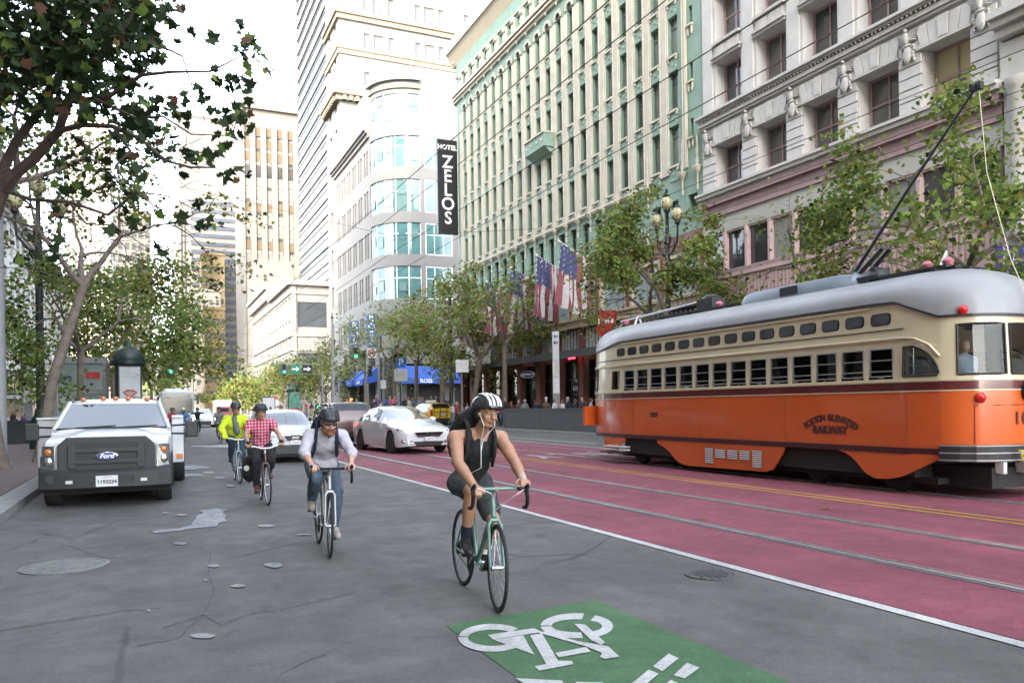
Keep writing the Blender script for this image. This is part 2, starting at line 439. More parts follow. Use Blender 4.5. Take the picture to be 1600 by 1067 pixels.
for i, (c_, w_) in enumerate((([(0, 712), (130, 690), (330, 660), (480, 635), (640, 622)], .012), ([(640, 700), (800, 650), (870, 690), (960, 650), (1100, 628), (1400, 560)], .014), ([(540, 770), (700, 742), (800, 640), (840, 560), (815, 480), (830, 380)], .012),
        ([(0, 376), (90, 372), (230, 366), (420, 430), (520, 425)], .012), ([(1100, 880), (1220, 820), (1300, 800)], .010))): crack(c_, w_, i)
structure(MB().poly([gnd(*p, .003) for p in ((880, 912), (905, 905), (935, 916), (985, 912), (1010, 904), (1035, 905), (1010, 914), (960, 920), (915, 921))]).build('road_crack', m_asph, recalc=False)) if False else None
# manhole covers
def manhole(px, py, r_, label, m_=None):
    p = gnd(px, py); mb = MB()
    mb.lathe([(r_, .0), (r_, .012), (r_ * .9, .012), (r_ * .9, .006), (0, .006)], 32)
    for i in range(-3, 4):
        h = math.sqrt(max(0, (r_ * .86) ** 2 - (i * r_ * .25) ** 2))
        for k in range(-4, 5):
            if abs(k * r_ * .2) < h - .03: mb.box(i * r_ * .25 - .04, k * r_ * .2 - .025, .005, i * r_ * .25 + .04, k * r_ * .2 + .025, .011)
    tag(mb.build('manhole_cover', m_ or M('cast_iron', (.16, .16, .155), .6, .3, 8, .4, metal=.4), None, (p.x, p.y, .001)), label, 'manhole')
manhole(103, 885, .42, 'round iron manhole cover in the asphalt below the pickup truck')
manhole(1112, 898, .24, 'small iron cover beside the white line right of the green box', M('dull_iron', (.075, .074, .072), .8, .3, 12, .4))
# kerbs: stones along both sides, pieces near the camera are single stones
stone = MB().box(0, 0, -.1, .42, 1.96, .15).mesh('kerb_stone', m_granite, bevel=.012)
kerb = thing('kerb', 'grey granite kerb along the brick pavement beside the pickup truck', 'kerb', (KL - .42, 0, 0)); del kerb['category'], kerb['label']; structure(kerb)
for i in range(34): obj('kerb_stone', stone, kerb, (0, -4 + i * 1.98, rnd.uniform(-.006, .006)))
structure(MB().box(KL - .42, 63.2, -.1, KL, 74, .15).build('far_kerb', m_granite))
structure(MB().box(KR, -60, -.1, KR + .4, 73, .15).build('right_kerb', m_granite))
def rise(x, y):      # the far corner lies a little higher than the roadway
    c = lambda v: max(0.0, min(1.0, v))
    return .62 * c((x - 13.2) / 4) * c((y - 57) / 10)
_gx = [13.2 + i * 1.0 for i in range(5)] + [20.3, 26.8, 60]; _gy = [57 + i * 2.5 for i in range(5)] + [80, 97.0]
_mb = MB(); _n = len(_gx)
_mb.add([(x, y, rise(x, y) + .006 if x < 20.3 or y > 73 else max(.152, rise(x, y) + .006)) for y in _gy for x in _gx], [(j * _n + i, j * _n + i + 1, (j + 1) * _n + i + 1, (j + 1) * _n + i) for j in range(len(_gy) - 1) for i in range(_n - 1)])
structure(_mb.build('crossing', m_asph, recalc=False))
def brick_mat():
    m = bpy.data.materials.new('pavement_brick'); m.use_nodes = True
    n = m.node_tree.nodes; L = m.node_tree.links; p = n['Principled BSDF']
    tc = n.new('ShaderNodeTexCoord'); b = n.new('ShaderNodeTexBrick')
    mp = n.new('ShaderNodeMapping'); mp.inputs['Rotation'].default_value = (0, 0, R(45)); L.new(tc.outputs['Object'], mp.inputs['Vector']); L.new(mp.outputs['Vector'], b.inputs['Vector'])
    b.inputs['Color1'].default_value = (.15, .10, .088, 1); b.inputs['Color2'].default_value = (.11, .08, .073, 1); b.inputs['Mortar'].default_value = (.10, .09, .085, 1)
    b.inputs['Scale'].default_value = 1; b.inputs['Brick Width'].default_value = .22; b.inputs['Row Height'].default_value = .11; b.inputs['Mortar Size'].default_value = .008
    nz = n.new('ShaderNodeTexNoise'); nz.inputs['Scale'].default_value = 1.3; nz.inputs['Detail'].default_value = 6; L.new(tc.outputs['Object'], nz.inputs['Vector'])
    x = n.new('ShaderNodeMix'); x.data_type = 'RGBA'; x.blend_type = 'MULTIPLY'; x.inputs['Factor'].default_value = .8
    cr = n.new('ShaderNodeValToRGB'); cr.color_ramp.elements[0].color = (.6, .6, .6, 1); cr.color_ramp.elements[1].color = (1.3, 1.3, 1.3, 1)
    L.new(nz.outputs['Fac'], cr.inputs['Fac']); L.new(b.outputs['Color'], x.inputs[6]); L.new(cr.outputs['Color'], x.inputs[7]); L.new(x.outputs[2], p.inputs['Base Color'])
    bp = n.new('ShaderNodeBump'); bp.inputs['Strength'].default_value = .4; bp.inputs['Distance'].default_value = .01; L.new(b.outputs['Fac'], bp.inputs['Height']); bp.invert = True
    L.new(bp.outputs['Normal'], p.inputs['Normal']); p.inputs['Roughness'].default_value = .8
    return m
m_brick = brick_mat()
structure(MB().box(-60, -60, -.1, KL - .43, 74, .147).build('pavement', m_brick))
structure(MB().box(KR + .41, -60, -.1, 80, 73, .147).build('pavement', m_brick))
structure(MB().box(-60, 93, -.1, KL - .2, 900, .147).build('pavement', m_conc))
structure(MB().box(KR + .2, 93, -.1, 90, 900, .147).build('pavement', m_conc))
# ------------------------------------------------------------------ building materials
m_cream = M('cream_terracotta', (.50, .465, .37), .7, .10, 1.5, .25, 30)
m_greenw = M('green_terracotta', (.20, .30, .235), .7, .12, 1.2, .2, 25)
m_whites = M('white_stone', (.50, .49, .465), .8, .10, .9, .3, 25)
m_whited = M('weathered_white_stone', (.44, .43, .40), .85, .16, 2.5, .4, 40)
m_mauve = M('mauve_paint', (.33, .22, .225), .7, .15, 2)
m_pink = M('pink_paint', (.50, .36, .355), .7, .10, 1.5)
m_greyp = M('grey_plaster', (.40, .39, .36), .8, .08, 1)
m_redbrick = M('red_pier_brick', (.19, .072, .05), .8, .25, 6, .4, 60)
m_darkred = M('dark_red_terracotta', (.20, .10, .085), .75, .2, 2)
m_tan = M('tan_terracotta', (.44, .36, .235), .75, .14, 3, .3, 30)
m_black = M('black_metal', (.018, .019, .02), .45, .1, 3)
m_dkgreen = M('dark_green_metal', (.018, .04, .032), .4, .1, 3)
m_glassd = M('dark_window_glass', (.035, .04, .045), .05, .3, .4, spec=.8)
m_glassg = M('grey_blind_glass', (.075, .078, .076), .08, .35, .5, spec=.7)
m_blind = M('yellow_window_blind', (.42, .36, .19), .5, .1, 1)
m_blind2 = M('pale_window_blind', (.24, .24, .225), .5, .1, 1)
m_teal = M('teal_window_glass', (.055, .135, .135), .06, .35, .25, spec=.8)
m_teal2 = M('pale_teal_glass', (.10, .175, .165), .06, .15, .3, spec=.8)  # paler copy of the teal; on upper storeys it carries a painted reflection
m_offwhite = M('off_white_cladding', (.15, .147, .138), .7, .05, .5)
m_white = m_white
m_wht = M('white_paint', (.72, .72, .70), .5, .06, 2)
m_win_d = M('window_shade', (.025, .025, .025), .3, .3, .3)
m_tower = M('cream_tower_stone', (.15, .125, .09), .8, .08, .1)
m_tower2 = M('white_tower_stone', (.125, .117, .10), .8, .05, .1)
m_orange = M('warm_stone', (.20, .145, .07), .8, .1, .2)
m_conw = M('pale_concrete', (.47, .46, .43), .85, .1, .3)

def windows(root, spots, w_, h_, nx, ny, fm, pms, d, t=.06, bars=None, nm='window'):
    """individual windows (frame > pane) that share their meshes; spots are (u, z) of the lower left corner"""
    fme = frame_mb(w_, h_, nx, ny, t, bars=bars).mesh(nm, fm)
    ps = [pane_me(w_, h_, pm) for pm in pms]
    for i, (u, z) in enumerate(spots):
        f_ = obj(nm, fme, root, (u, d, z)); obj('pane', ps[rnd.randrange(len(ps))], f_)
def facade(name, label, loc, rz, width, zt, depth=14.0, cat='building', group=None):
    return thing(name, label, cat, loc, rz, group)
RIGHT = R(90); FRONT = R(180); LEFT = R(-90)
FX = 26.84

# ---- white stone office building with eagles and pink shop front (Y 17.75 .. 33.9); local u = Y - 17.75, outward = local +y
A0 = 17.72; AW = 33.92 - A0
wb = thing('office_building', 'white stone office building with eagle shields between windows and a pink shopfront storey', 'building', (FX, A0, 0), RIGHT)
cols = [30.9 - A0, 27.85 - A0, 24.87 - A0, 21.87 - A0, 18.86 - A0]
ow = 1.95
rows = [(12.55, 14.85), (16.4, 19.1), (20.1, 22.8), (24.2, 26.9), (28.0, 30.6)]
mb = MB(); wall(mb, 0, AW, 12.1, 33, [(c, c + ow, a, b) for c in cols for a, b in rows], 0, .8, 0)
mb.build('wall', m_whites, wb, recalc=False)
MB().box(0, -16, 0, AW, -1.6, 33).build('core', m_conw, wb)  # block behind each sheet wall, added to stop light leaking through
for r_, (a, b) in enumerate(rows):
    windows(wb, [(c + .02, a + .0) for c in cols], ow - .04, b - a, 2, 2, m_mauve, [m_glassd, m_glassg, m_blind, m_glassg] if r_ == 0 else [m_glassg, m_glassd, m_glassg], -.62, .11)
# projecting window heads and sill panels on the upper rows
head = MB().box(-.06, .003, 0, ow + .06, .16, .14).box(-.12, .003, .14, ow + .12, .26, .24).mesh('window_head', m_whited)
panel = MB().box(.1, .003, 0, ow - .1, .1, .62).box(.3, .1, .12, ow / 2 - .12, .13, .5).box(ow / 2 + .12, .1, .12, ow - .3, .13, .5).box(-.05, .003, .62, ow + .05, .22, .76).mesh('sill_panel', m_whited)
for c in cols:
    for (a, b) in rows[1:]: obj('window_head', head, wb, (c, 0, b + .02))
    for (a, b) in rows[2:]: obj('sill_panel', panel, wb, (c, 0, a - .78))
# flat pilasters between the upper windows
for c in [cols[-1] - 1.04] + [c + ow for c in cols]:
    MB().box(c + .16, .003, 16.5, c + .9, .09, 33).build('pilaster', m_whites, wb)
# flared voussoirs over the third floor windows
vs_me = []
for k in range(5):
    x0 = ow * k / 5; x1 = ow * (k + 1) / 5; fl = .22
    e = lambda x: x + (x - ow / 2) * fl
    pr = .16 if k == 2 else .1
    vs_me.append(MB().prism([(x0 + .012, .003, 0), (x1 - .012, .003, 0), (e(x1) - .012, .003, .78), (e(x0) + .012, .003, .78)], (0, pr + .06, 0)).mesh('voussoir', m_whites, bevel=.015))
hood = MB().box(-.1, -.3, -.12, ow + .1, .2, -.003).mesh('window_hood', m_whited)
for c in cols:
    for v_ in vs_me: obj('voussoir', v_, wb, (c, 0, 14.95))
    obj('window_hood', hood, wb, (c, 0, 14.95))
# rusticated blocks and an eagle above an oval shield on every pier
mb = MB()
for k in range(6):
    mb.box(.02, .003, 12.65 + k * .44, 1.0, .10, 12.65 + k * .44 + .395)
rus = mb.mesh('rustic_block', m_whites, bevel=.02)
def eagle_mesh():
    m_ = MB()
    m_.sphere((.52, .14, .82), (.17, .10, .36), 14, 10)                     # oval shield
    m_.torus((.52, .12, .82), .2, .035, 'y', 18, 6)
    m_.sphere((.52, .2, 1.42), (.11, .12, .24), 10, 8); m_.sphere((.5, .26, 1.72), (.06, .09, .07), 8, 6)
    for s_ in (-1, 1):
        for k in range(6):
            m_.tube([(.52 + s_ * .08, .14, 1.62 - k * .05), (.52 + s_ * (.5 - .03 * k), .1, 1.72 - k * .085)], [.045, .022], 5)
        for k in range(5):
            m_.sphere((.52 + s_ * (.25 + .02 * math.sin(k * 2)), .1, 1.1 - k * .13), (.055, .07, .075), 6, 5)
    m_.sphere((.52, .18, 1.16), (.2, .08, .07), 8, 6)
    return m_.mesh('eagle_shield', m_whited, smooth=50)
eg = eagle_mesh()
for c in [cols[-1] - 1.02] + [c + ow for c in cols]:
    obj('rustic_block', rus, wb, (c, 0, 0)); obj('eagle_shield', eg, wb, (c, .06, 14.0))
# cornices
def cornice(root, nm, u0, u1, z, prof, m):
    """prof: list of (z0, z1, projection)"""
    b_ = MB()
    for a, c, p in prof: b_.box(u0, .002, z + a, u1, p, z + c)
    return b_.build(nm, m, root)
cornice(wb, 'dentil_cornice', -.05, AW + .1, 15.9, [(0, .1, .2), (.12, .3, .3), (.42, .5, .36), (.5, .62, .52)], m_whites)
mb = MB()
for i in range(int(AW / .2)):
    mb.sphere((.1 + i * .2, .33, 16.25), (.065, .06, .06), 6, 4)
stuff(mb.build('egg_moulding', m_whited, wb, smooth=60))
cornice(wb, 'sill_cornice', -.05, AW + .1, 12.05, [(0, .12, .25), (.12, .3, .45), (.3, .42, .55), (.42, .55, .16)], m_whites)
# mauve fascia, grey band, shop window storey, pink fluted panels
MB().box(0, -.2, 11.15, AW, .1, 12.04).box(0, .1, 11.75, AW, .3, 12.04).box(0, .1, 11.15, AW, .16, 11.27).build('fascia', m_mauve, wb)
MB().box(0, -.2, 10.3, AW, .06, 11.148).build('grey_band', m_greyp, wb)
gl = MB().box(.09, -.16, .06, 1.51, -.13, 1.94).mesh('pane', m_glassd); gl2 = MB().box(.09, -.16, .06, 1.51, -.13, 1.94).mesh('pane', m_blind2)
fr = MB().box(0, -.2, 0, .08, .12, 2.0).box(.08, -.2, 0, 1.52, .02, .06).box(.08, -.2, 1.94, 1.52, .02, 2.0).box(1.52, -.2, 0, 1.6, .12, 2.0).mesh('shop_window', m_pink)
n_ = int(AW / 1.62)
for i in range(n_):
    f_ = obj('shop_window', fr, wb, (.1 + i * (AW - .2) / n_, 0, 8.28)); obj('pane', gl2 if i in (2, 3, 6) else gl, f_)
MB().box(0, -.2, 8.1, AW, .14, 8.278).build('window_sill', m_mauve, wb)
MB().box(0, -.2, 6.2, AW, .03, 8.098).build('pink_band', m_pink, wb)
flute = MB().box(0, .032, 0, .12, .085, 1.35).mesh('flute', m_pink)
for i in range(int(AW / .24)): obj('flute', flute, wb, (.06 + i * .24, 0, 6.55))
MB().box(0, .031, 7.92, AW, .16, 8.098).box(0, .031, 6.2, AW, .2, 6.5).build('pink_moulding', m_pink, wb)
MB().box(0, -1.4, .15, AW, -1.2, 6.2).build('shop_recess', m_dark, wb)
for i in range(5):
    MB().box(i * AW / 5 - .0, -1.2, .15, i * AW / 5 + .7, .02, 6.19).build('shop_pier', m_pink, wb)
MB().box(0, .02, 5.0, AW, .9, 5.15).box(0, .85, 4.7, AW, .9, 5.0).build('shop_canopy', m_black, wb)

# ---- neighbour toward the viewer: tall stone front with a giant column
nb = thing('stone_building', 'pale stone building with a tall half column at the right edge of the street', 'building', (FX, -6, 0), RIGHT)
NW = A0 - .02 + 6
MB().box(0, -16, .15, NW, -.3, 30).build('wall', m_greyp, nb)
MB().box(0, -.3, 13.8, NW, .5, 14.1).box(0, -.3, 14.1, NW, .75, 14.35).box(0, -.3, 14.35, NW, .95, 14.6).box(0, -.3, 15.0, NW, .1, 22).build('cornice', m_whites, nb)
MB().box(0, -.3, 12.4, NW, .2, 13.7).build('frieze', m_whites, nb)
for i in range(5):
    MB().box(NW - 1.1 - i * 3.6, -.3, .15, NW - .05 - i * 3.6, .1, 12.39).lathe([(.34, 7.0), (.34, 12.0), (.42, 12.1), (.42, 12.39)], 16, 0, None, (NW - .55 - i * 3.6, .1, 0)).build('pilaster', m_whites, nb, smooth=40)
    w_ = frame_mb(2.0, 4.6, 2, 3).build('window', m_black, nb, (NW - 3.4 - i * 3.6, -.1, 7.2)); obj('pane', pane_me(2.0, 4.6, m_glassd), w_)
MB().box(0, -.28, .15, NW, .06, 6.0).build('shop_front', m_mauve, nb)

# ---- green and cream terracotta building (Y 33.95 .. 70.3)
m_gblind = M('drawn_grey_blind', (.185, .19, .175), .12, .3, .6, spec=.6); m_sash = M('grey_green_sash', (.11, .15, .125), .5, .1, 3)
B0 = 33.95; BW = 70.3 - B0; PER = 1.67
gb = thing('terracotta_building', 'green and cream terracotta building with rows of narrow windows and arched tops', 'building', (FX, B0, 0), RIGHT)
MB().box(0, -18, 0, BW, -1.2, 34.2).build('core', m_conw, gb)
ub = [36.01 - B0 + PER * i for i in range(20)]; W_ = .84
rws = [(14.85 + 3.04 * k, 14.85 + 3.04 * k + 2.18) for k in range(4)]
holes = [(u, u + W_, a, b, .26) for u in ub for a, b in rws] + [(u, u + W_, 27.05, 29.0, .3) for u in ub] + [(u, u + W_, 11.55, 13.72, .3) for u in ub]
holes += [(.75, 1.05, a + 1.1, a + 2.1, .3) for a, b in rws] + [(u + .1, u + W_ - .1, 31.25, 32.3, .3) for u in ub] + [(.5 + 1.67 * i, 1.35 + 1.67 * i, 12.0, 12.9, .5) for i in range(3)]
holes = [h for h in holes if not (h[2] == 11.55 and h[0] < 5.5)]
mb = MB(); wall(mb, 0, BW, 10.9, 34.2, holes, 0, .26, 0)
mb.build('wall', m_greenw, gb, recalc=False)
windows(gb, [(u, a) for u in ub for a, b in rws], W_, 2.18, 1, 2, m_sash, [m_gblind, m_gblind, m_glassg], -.2, .045, [1.62])
windows(gb, [(u, 27.05) for u in ub], W_, 2.3, 1, 2, m_sash, [m_gblind, m_glassg], -.22, .045, [1.4])
windows(gb, [(u, 11.55) for u in ub if u > 5.5], W_, 2.17, 1, 2, m_dkgreen, [m_glassd], -.22, .05, [1.5])
windows(gb, [(u + .1, 31.25) for u in ub], W_ - .2, 1.05, 1, 1, m_dkgreen, [m_glassd], -.22, .05)
# cream piers with slim ribs, running up to the arches
pw = PER - W_ - .04
mb = MB(); mb.box(.02, .003, 0, pw + .02, .1, 14.4); mb.box(.1, .1, 0, .18, .15, 14.4); mb.box(pw - .14, .1, 0, pw - .06, .15, 14.4)
pier = mb.mesh('pier', m_cream, bevel=.012)
for u in ub: obj('pier', pier, gb, (u + W_, 0, 14.4))
obj('pier', pier, gb, (ub[0] - pw - .04, 0, 14.4), scale=(.45, 1, 1)); 
# arch: cream surround with a pointed trefoil head over each top window
mb = MB(); n = 8
for s_ in (0, 1):
    for i in range(n):
        a0_, a1_ = math.pi * i / n, math.pi * (i + 1) / n
        if s_ == 0: mb.prism([(W_ / 2 - .58 * math.cos(a0_), .003, 29.0 + .55 * math.sin(a0_)), (W_ / 2 - .58 * math.cos(a1_), .003, 29.0 + .55 * math.sin(a1_)),
                              (W_ / 2 - .42 * math.cos(a1_), .003, 29.0 + .4 * math.sin(a1_)), (W_ / 2 - .42 * math.cos(a0_), .003, 29.0 + .4 * math.sin(a0_))], (0, .16, 0))
for i in range(7): mb.sphere((W_ / 2 - .64 * math.cos(math.pi * (i + .5) / 7), .1, 29.0 + .62 * math.sin(math.pi * (i + .5) / 7)), .06, 6, 4)
arch = mb.mesh('arch', m_cream)
hd = MB().add([(W_ / 2 - .42 * math.cos(math.pi * i / 10), -.015, .4 * math.sin(math.pi * i / 10)) for i in range(11)], [tuple(range(11))]).mesh('arch_head', m_glassd, recalc=False)
hd2 = MB().add([(W_ / 2 - .42 * math.cos(math.pi * i / 10), .004, .4 * math.sin(math.pi * i / 10)) for i in range(11)], [tuple(range(11))]).mesh('arch_head', m_black, recalc=False)
for u in ub:
    obj('arch', arch, gb, (u, 0, 0)); obj('arch_head', hd2, gb, (u, 0, 29.002))
# green spandrel panels with cream sill and pendants between floors
mb = MB(); mb.box(.03, .003, .02, W_ - .03, .05, .86, 0); mb.box(-.02, .05, .76, W_ + .02, .17, .88, 1); mb.box(.0, .05, .58, .12, .13, .76, 1); mb.box(W_ - .12, .05, .58, W_, .13, .76, 1)
mb.sphere((W_ / 2, .07, .4), (.09, .05, .12), 6, 5, 0); mb.sphere((.12, .06, .25), (.05, .04, .06), 6, 4, 1)
spn = mb.mesh('spandrel', [m_greenw, m_cream])
for u in ub:
    for z in [b for a, b in rws] + [13.95]:
        obj('spandrel', spn, gb, (u, 0, z))
# strip ornaments on the plain green end bay
orn = MB().box(-.25, .003, 0, .25, .16, .1).box(-.2, .003, -.3, -.12, .1, 0).box(.12, .003, -.3, .2, .1, 0).sphere((-.16, .06, -.36), (.06, .05, .12), 6, 4).sphere((.16, .06, -.36), (.06, .05, .12), 6, 4).mesh('bracket_ornament', m_cream)
for a, b in rws: obj('bracket_ornament', orn, gb, (.9, 0, a + 1.0))
cup = MB().lathe([(.05, -.9), (.05, -.1), (.12, 0), (.3, .25), (.3, .33), (0, .33)], 8, 0, None, (0, .1, 0)).lathe([(.05, .33), (.1, .6), (.04, .9), (.09, 1.2), (.04, 1.5), (.07, 1.8), (.01, 2.2)], 6, 0, None, (0, .1, 0)).mesh('pendant_ornament', m_cream, smooth=40)
for i, u in enumerate(ub): obj('pendant_ornament', cup, gb, (u + W_ + pw / 2 if i else u - .4, 0, 13.9))
obj('pendant_ornament', cup, gb, (.35, 0, 13.9))
cornice(gb, 'string_course', 5.4, BW, 14.12, [(0, .1, .14), (.1, .26, .22)], m_cream)
# ledge below the frieze with drops, scrolled brackets between the frieze windows, green band and deep eaves
cornice(gb, 'frieze_ledge', -.1, BW + .15, 30.2, [(0, .22, .2), (.22, .4, .38), (.48, .72, .5)], m_cream)
dr = MB().sphere((0, .2, -.1), (.07, .07, .16), 6, 5).mesh('drop_ornament', m_cream)
sc_ = MB().box(-.3, .003, 0, .3, .14, 1.5).sphere((0, .2, 1.2), (.26, .14, .22), 8, 6).sphere((0, .18, .5), (.16, .12, .3), 8, 6).mesh('scroll_bracket', m_cream, smooth=45)
for u in ub:
    obj('drop_ornament', dr, gb, (u + .42, 0, 30.2)); obj('scroll_bracket', sc_, gb, (u + W_ + pw / 2 + .02, 0, 30.95))
cornice(gb, 'frieze_top', 0, BW, 32.5, [(0, .14, .16)], m_cream)
m_soffit = M('eaves_soffit', (.50, .43, .31), .7, .05, 1)
MB().prism([(0, .002, 33.9), (0, .62, 35.0), (0, .62, 36.0), (0, .5, 36.1), (0, -1, 36.1), (0, -1, 33.9)], (BW + 1.0, 0, 0)).build('eaves', m_soffit, gb)
MB().box(-.02, .622, 34.96, BW + 1.02, .74, 35.9).build('eaves_fascia', m_cream, gb)
# green balcony box
MB().box(50.6 - B0, .003, 20.2, 53.8 - B0, .9, 21.15, 0).box(50.55 - B0, .003, 21.15, 53.85 - B0, 1.0, 21.27, 1).prism([(50.7 - B0, .003, 20.2), (50.7 - B0, .85, 20.2), (50.7 - B0, .003, 19.6)], (3.0, 0, 0), 0).build('balcony', [m_greenw, m_cream], gb)
bl = MB().sphere((0, .92, 20.7), (.12, .05, .12), 8, 5).mesh('balcony_boss', m_cream)
for k in range(4): obj('balcony_boss', bl, gb, (51.0 - B0 + k * .8, 0, 0))
# lower storeys: dark red band, arched first-floor windows, tan base cornice, transoms, canopy, brick piers
MB().box(0, -.3, 9.95, BW, .06, 10.898).build('red_band', m_darkred, gb)
cornice(gb, 'band_parapet', 5.0, BW, 10.9, [(0, .5, .2), (.5, .62, .3)], m_whited)
NB = 10; bw = BW / NB
mb = MB(); wall(mb, 0, BW, 7.5, 9.948, [(i * bw + .55, (i + 1) * bw - .35, 7.62, 9.7, .35) for i in range(NB)], .02, .35)
mb.build('first_floor_wall', m_cream, gb, recalc=False)
colm = MB().lathe([(.09, 0), (.09, 2.0), (.14, 2.1), (.14, 2.2)], 8, 0, None, (0, .06, 7.55)).mesh('slim_column', m_redbrick, smooth=40)
pa = MB(); w1 = bw - .9
pa.add([(0, -.3, 7.62), (w1, -.3, 7.62), (w1, -.3, 9.7), (0, -.3, 9.7)], [(0, 1, 2, 3)], 0)
for x0, x1 in ((.12, w1 / 2 - .08), (w1 / 2 + .08, w1 - .12)):
    c = (x0 + x1) / 2
    pa.prism([(x0, -.29, 7.66), (x1, -.29, 7.66), (x1, -.29, 8.7), (x1 - .12, -.29, 9.2), (c, -.29, 9.6), (x0 + .12, -.29, 9.2), (x0, -.29, 8.7)], (0, .06, 0), 1)
pam = pa.mesh('arched_window', [m_cream, M('pale_shop_glass', (.30, .37, .40), .1, .3, .5)])
for i in range(NB):
    obj('arched_window', pam, gb, (i * bw + .55, 0, 0)); obj('slim_column', colm, gb, (i * bw + .1, 0, 0))
    MB().box(i * bw - .05, .021, 7.5, i * bw + .22, .12, 9.94).build('pilaster', m_redbrick, gb)
cornice(gb, 'base_cornice', -.02, BW + .2, 6.85, [(0, .12, .25), (.13, .5, .16), (.5, .65, .3)], m_tan)
mb = MB()
for i in range(int(BW / .42)): mb.box(.05 + i * .42, .16, 6.99 + .0, .05 + i * .42 + .36, .2, 7.33)
stuff(mb.build('cornice_blocks', m_tan, gb))
pr = [34.0 - B0 + .02] + [40.4 - B0, 43.6 - B0, 46.9 - B0, 50.3 - B0, 53.5 - B0, 56.9 - B0, 60.4 - B0, 63.9 - B0, 67.2 - B0, 69.55 - B0]
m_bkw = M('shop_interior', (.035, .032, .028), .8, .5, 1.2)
m_curt = M('white_curtain', (.42, .44, .43), .7, .15, 3)
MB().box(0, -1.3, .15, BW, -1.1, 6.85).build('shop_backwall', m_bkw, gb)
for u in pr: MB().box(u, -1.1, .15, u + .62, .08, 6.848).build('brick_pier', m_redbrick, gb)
cu = MB().box(0, -.12, 0, .26, -.06, 1.35).mesh('curtain', m_curt)
shopcols = [(.16, .13, .06), (.05, .10, .09), (.20, .17, .10), (.03, .04, .06), (.10, .05, .04)]
for i in range(len(pr) - 1):
    a, b = pr[i] + .62, pr[i + 1]
    MB().box(a, -.3, 5.3, b, -.18, 5.42).box(a, -.3, 6.72, b, -.18, 6.84).box(a, -.28, 5.42, b, -.2, 6.72).build('transom', m_black, gb)
    k = max(1, int((b - a) / .42))
    for j in range(k): obj('curtain', cu, gb, (a + .1 + j * (b - a - .1) / k, 0, 5.4))
    # shop window with a warm lit display, a doorway of dark glass
    d_ = frame_mb(b - a, 4.5, 3, 2, .07, bars=[3.2]).build('shop_window', m_black, gb, (a, -.35, .2))
    obj('pane', MB().box(.05, -.08, .05, b - a - .05, -.06, 4.45).mesh('pane', glass('shop_glass', (.7, .74, .72), 1.3)), d_)
    q = random.Random(i)
    for j in range(4):
        x = a + .3 + j * (b - a - .6) / 4; h = q.uniform(.8, 2.6)
        MB().box(x, -1.05, .3, x + q.uniform(.25, .6), -.85, .3 + h).build('shop_display', M('shop_display_%d' % ((i + j) % 5), shopcols[(i + j) % 5], .6, .5, 3), gb)
    lm = MB().sphere((0, 0, 0), .09, 8, 6).build('shop_lamp', M('lit_bulb', (1, .85, .55), .5, 0, emit=3.0), gb, (a + (b - a) * q.uniform(.2, .8), -.8, 4.2))
MB().box(.0, .1, 4.95, BW, 1.35, 5.06).box(0, 1.25, 4.75, BW, 1.36, 5.25).build('canopy', m_black, gb)
MB().box(25.9, .2, 5.27, 31.2, 1.2, 5.3, 0).box(25.9, 1.37, 5.1, 31.2, 1.42, 6.75, 0).build('shop_banner', m_wht, gb)
# bay on the far chamfered corner
ca = R(58)
mb = MB(); hl = [(.9, 1.74, a, b, .2) for a, b in rws] + [(.9, 1.74, 27.05, 29.2, .2)]
T = Matrix.Translation((BW, 0, 0)) @ Matrix.Rotation(-ca, 4, 'Z')
tmp = MB(); wall(tmp, 0, 3.0, 7.5, 34.2, hl, 0, .2); mb.add(tmp.v, tmp.f, 0, T)
mb.build('corner_wall', m_greenw, gb, recalc=False)
for h in hl:
    f_ = frame_mb(.84, h[3] - h[2], 1, 2, .05, bars=[1.5]).build('window', m_dkgreen, gb, T @ Vector((.9, -.15, h[2])), (0, 0, -ca)); obj('pane', pane_me(.84, h[3] - h[2], m_glassg), f_)
for x in (.25, 1.8): MB().box(x, .003, 14.4, x + .6, .1, 28.8).build('pier', m_cream, gb, (BW, 0, 0), (0, 0, -ca))
for z, h, p in ((30.2, .7, .5), (34.1, 1.8, .5)): MB().box(0, .002, z, 3.0, p, z + h).build('cornice', m_soffit, gb, (BW, 0, 0), (0, 0, -ca))
MB().box(.2, -.3, .15, 2.8, 0, 7.48).build('corner_base', m_redbrick, gb, (BW, 0, 0), (0, 0, -ca))

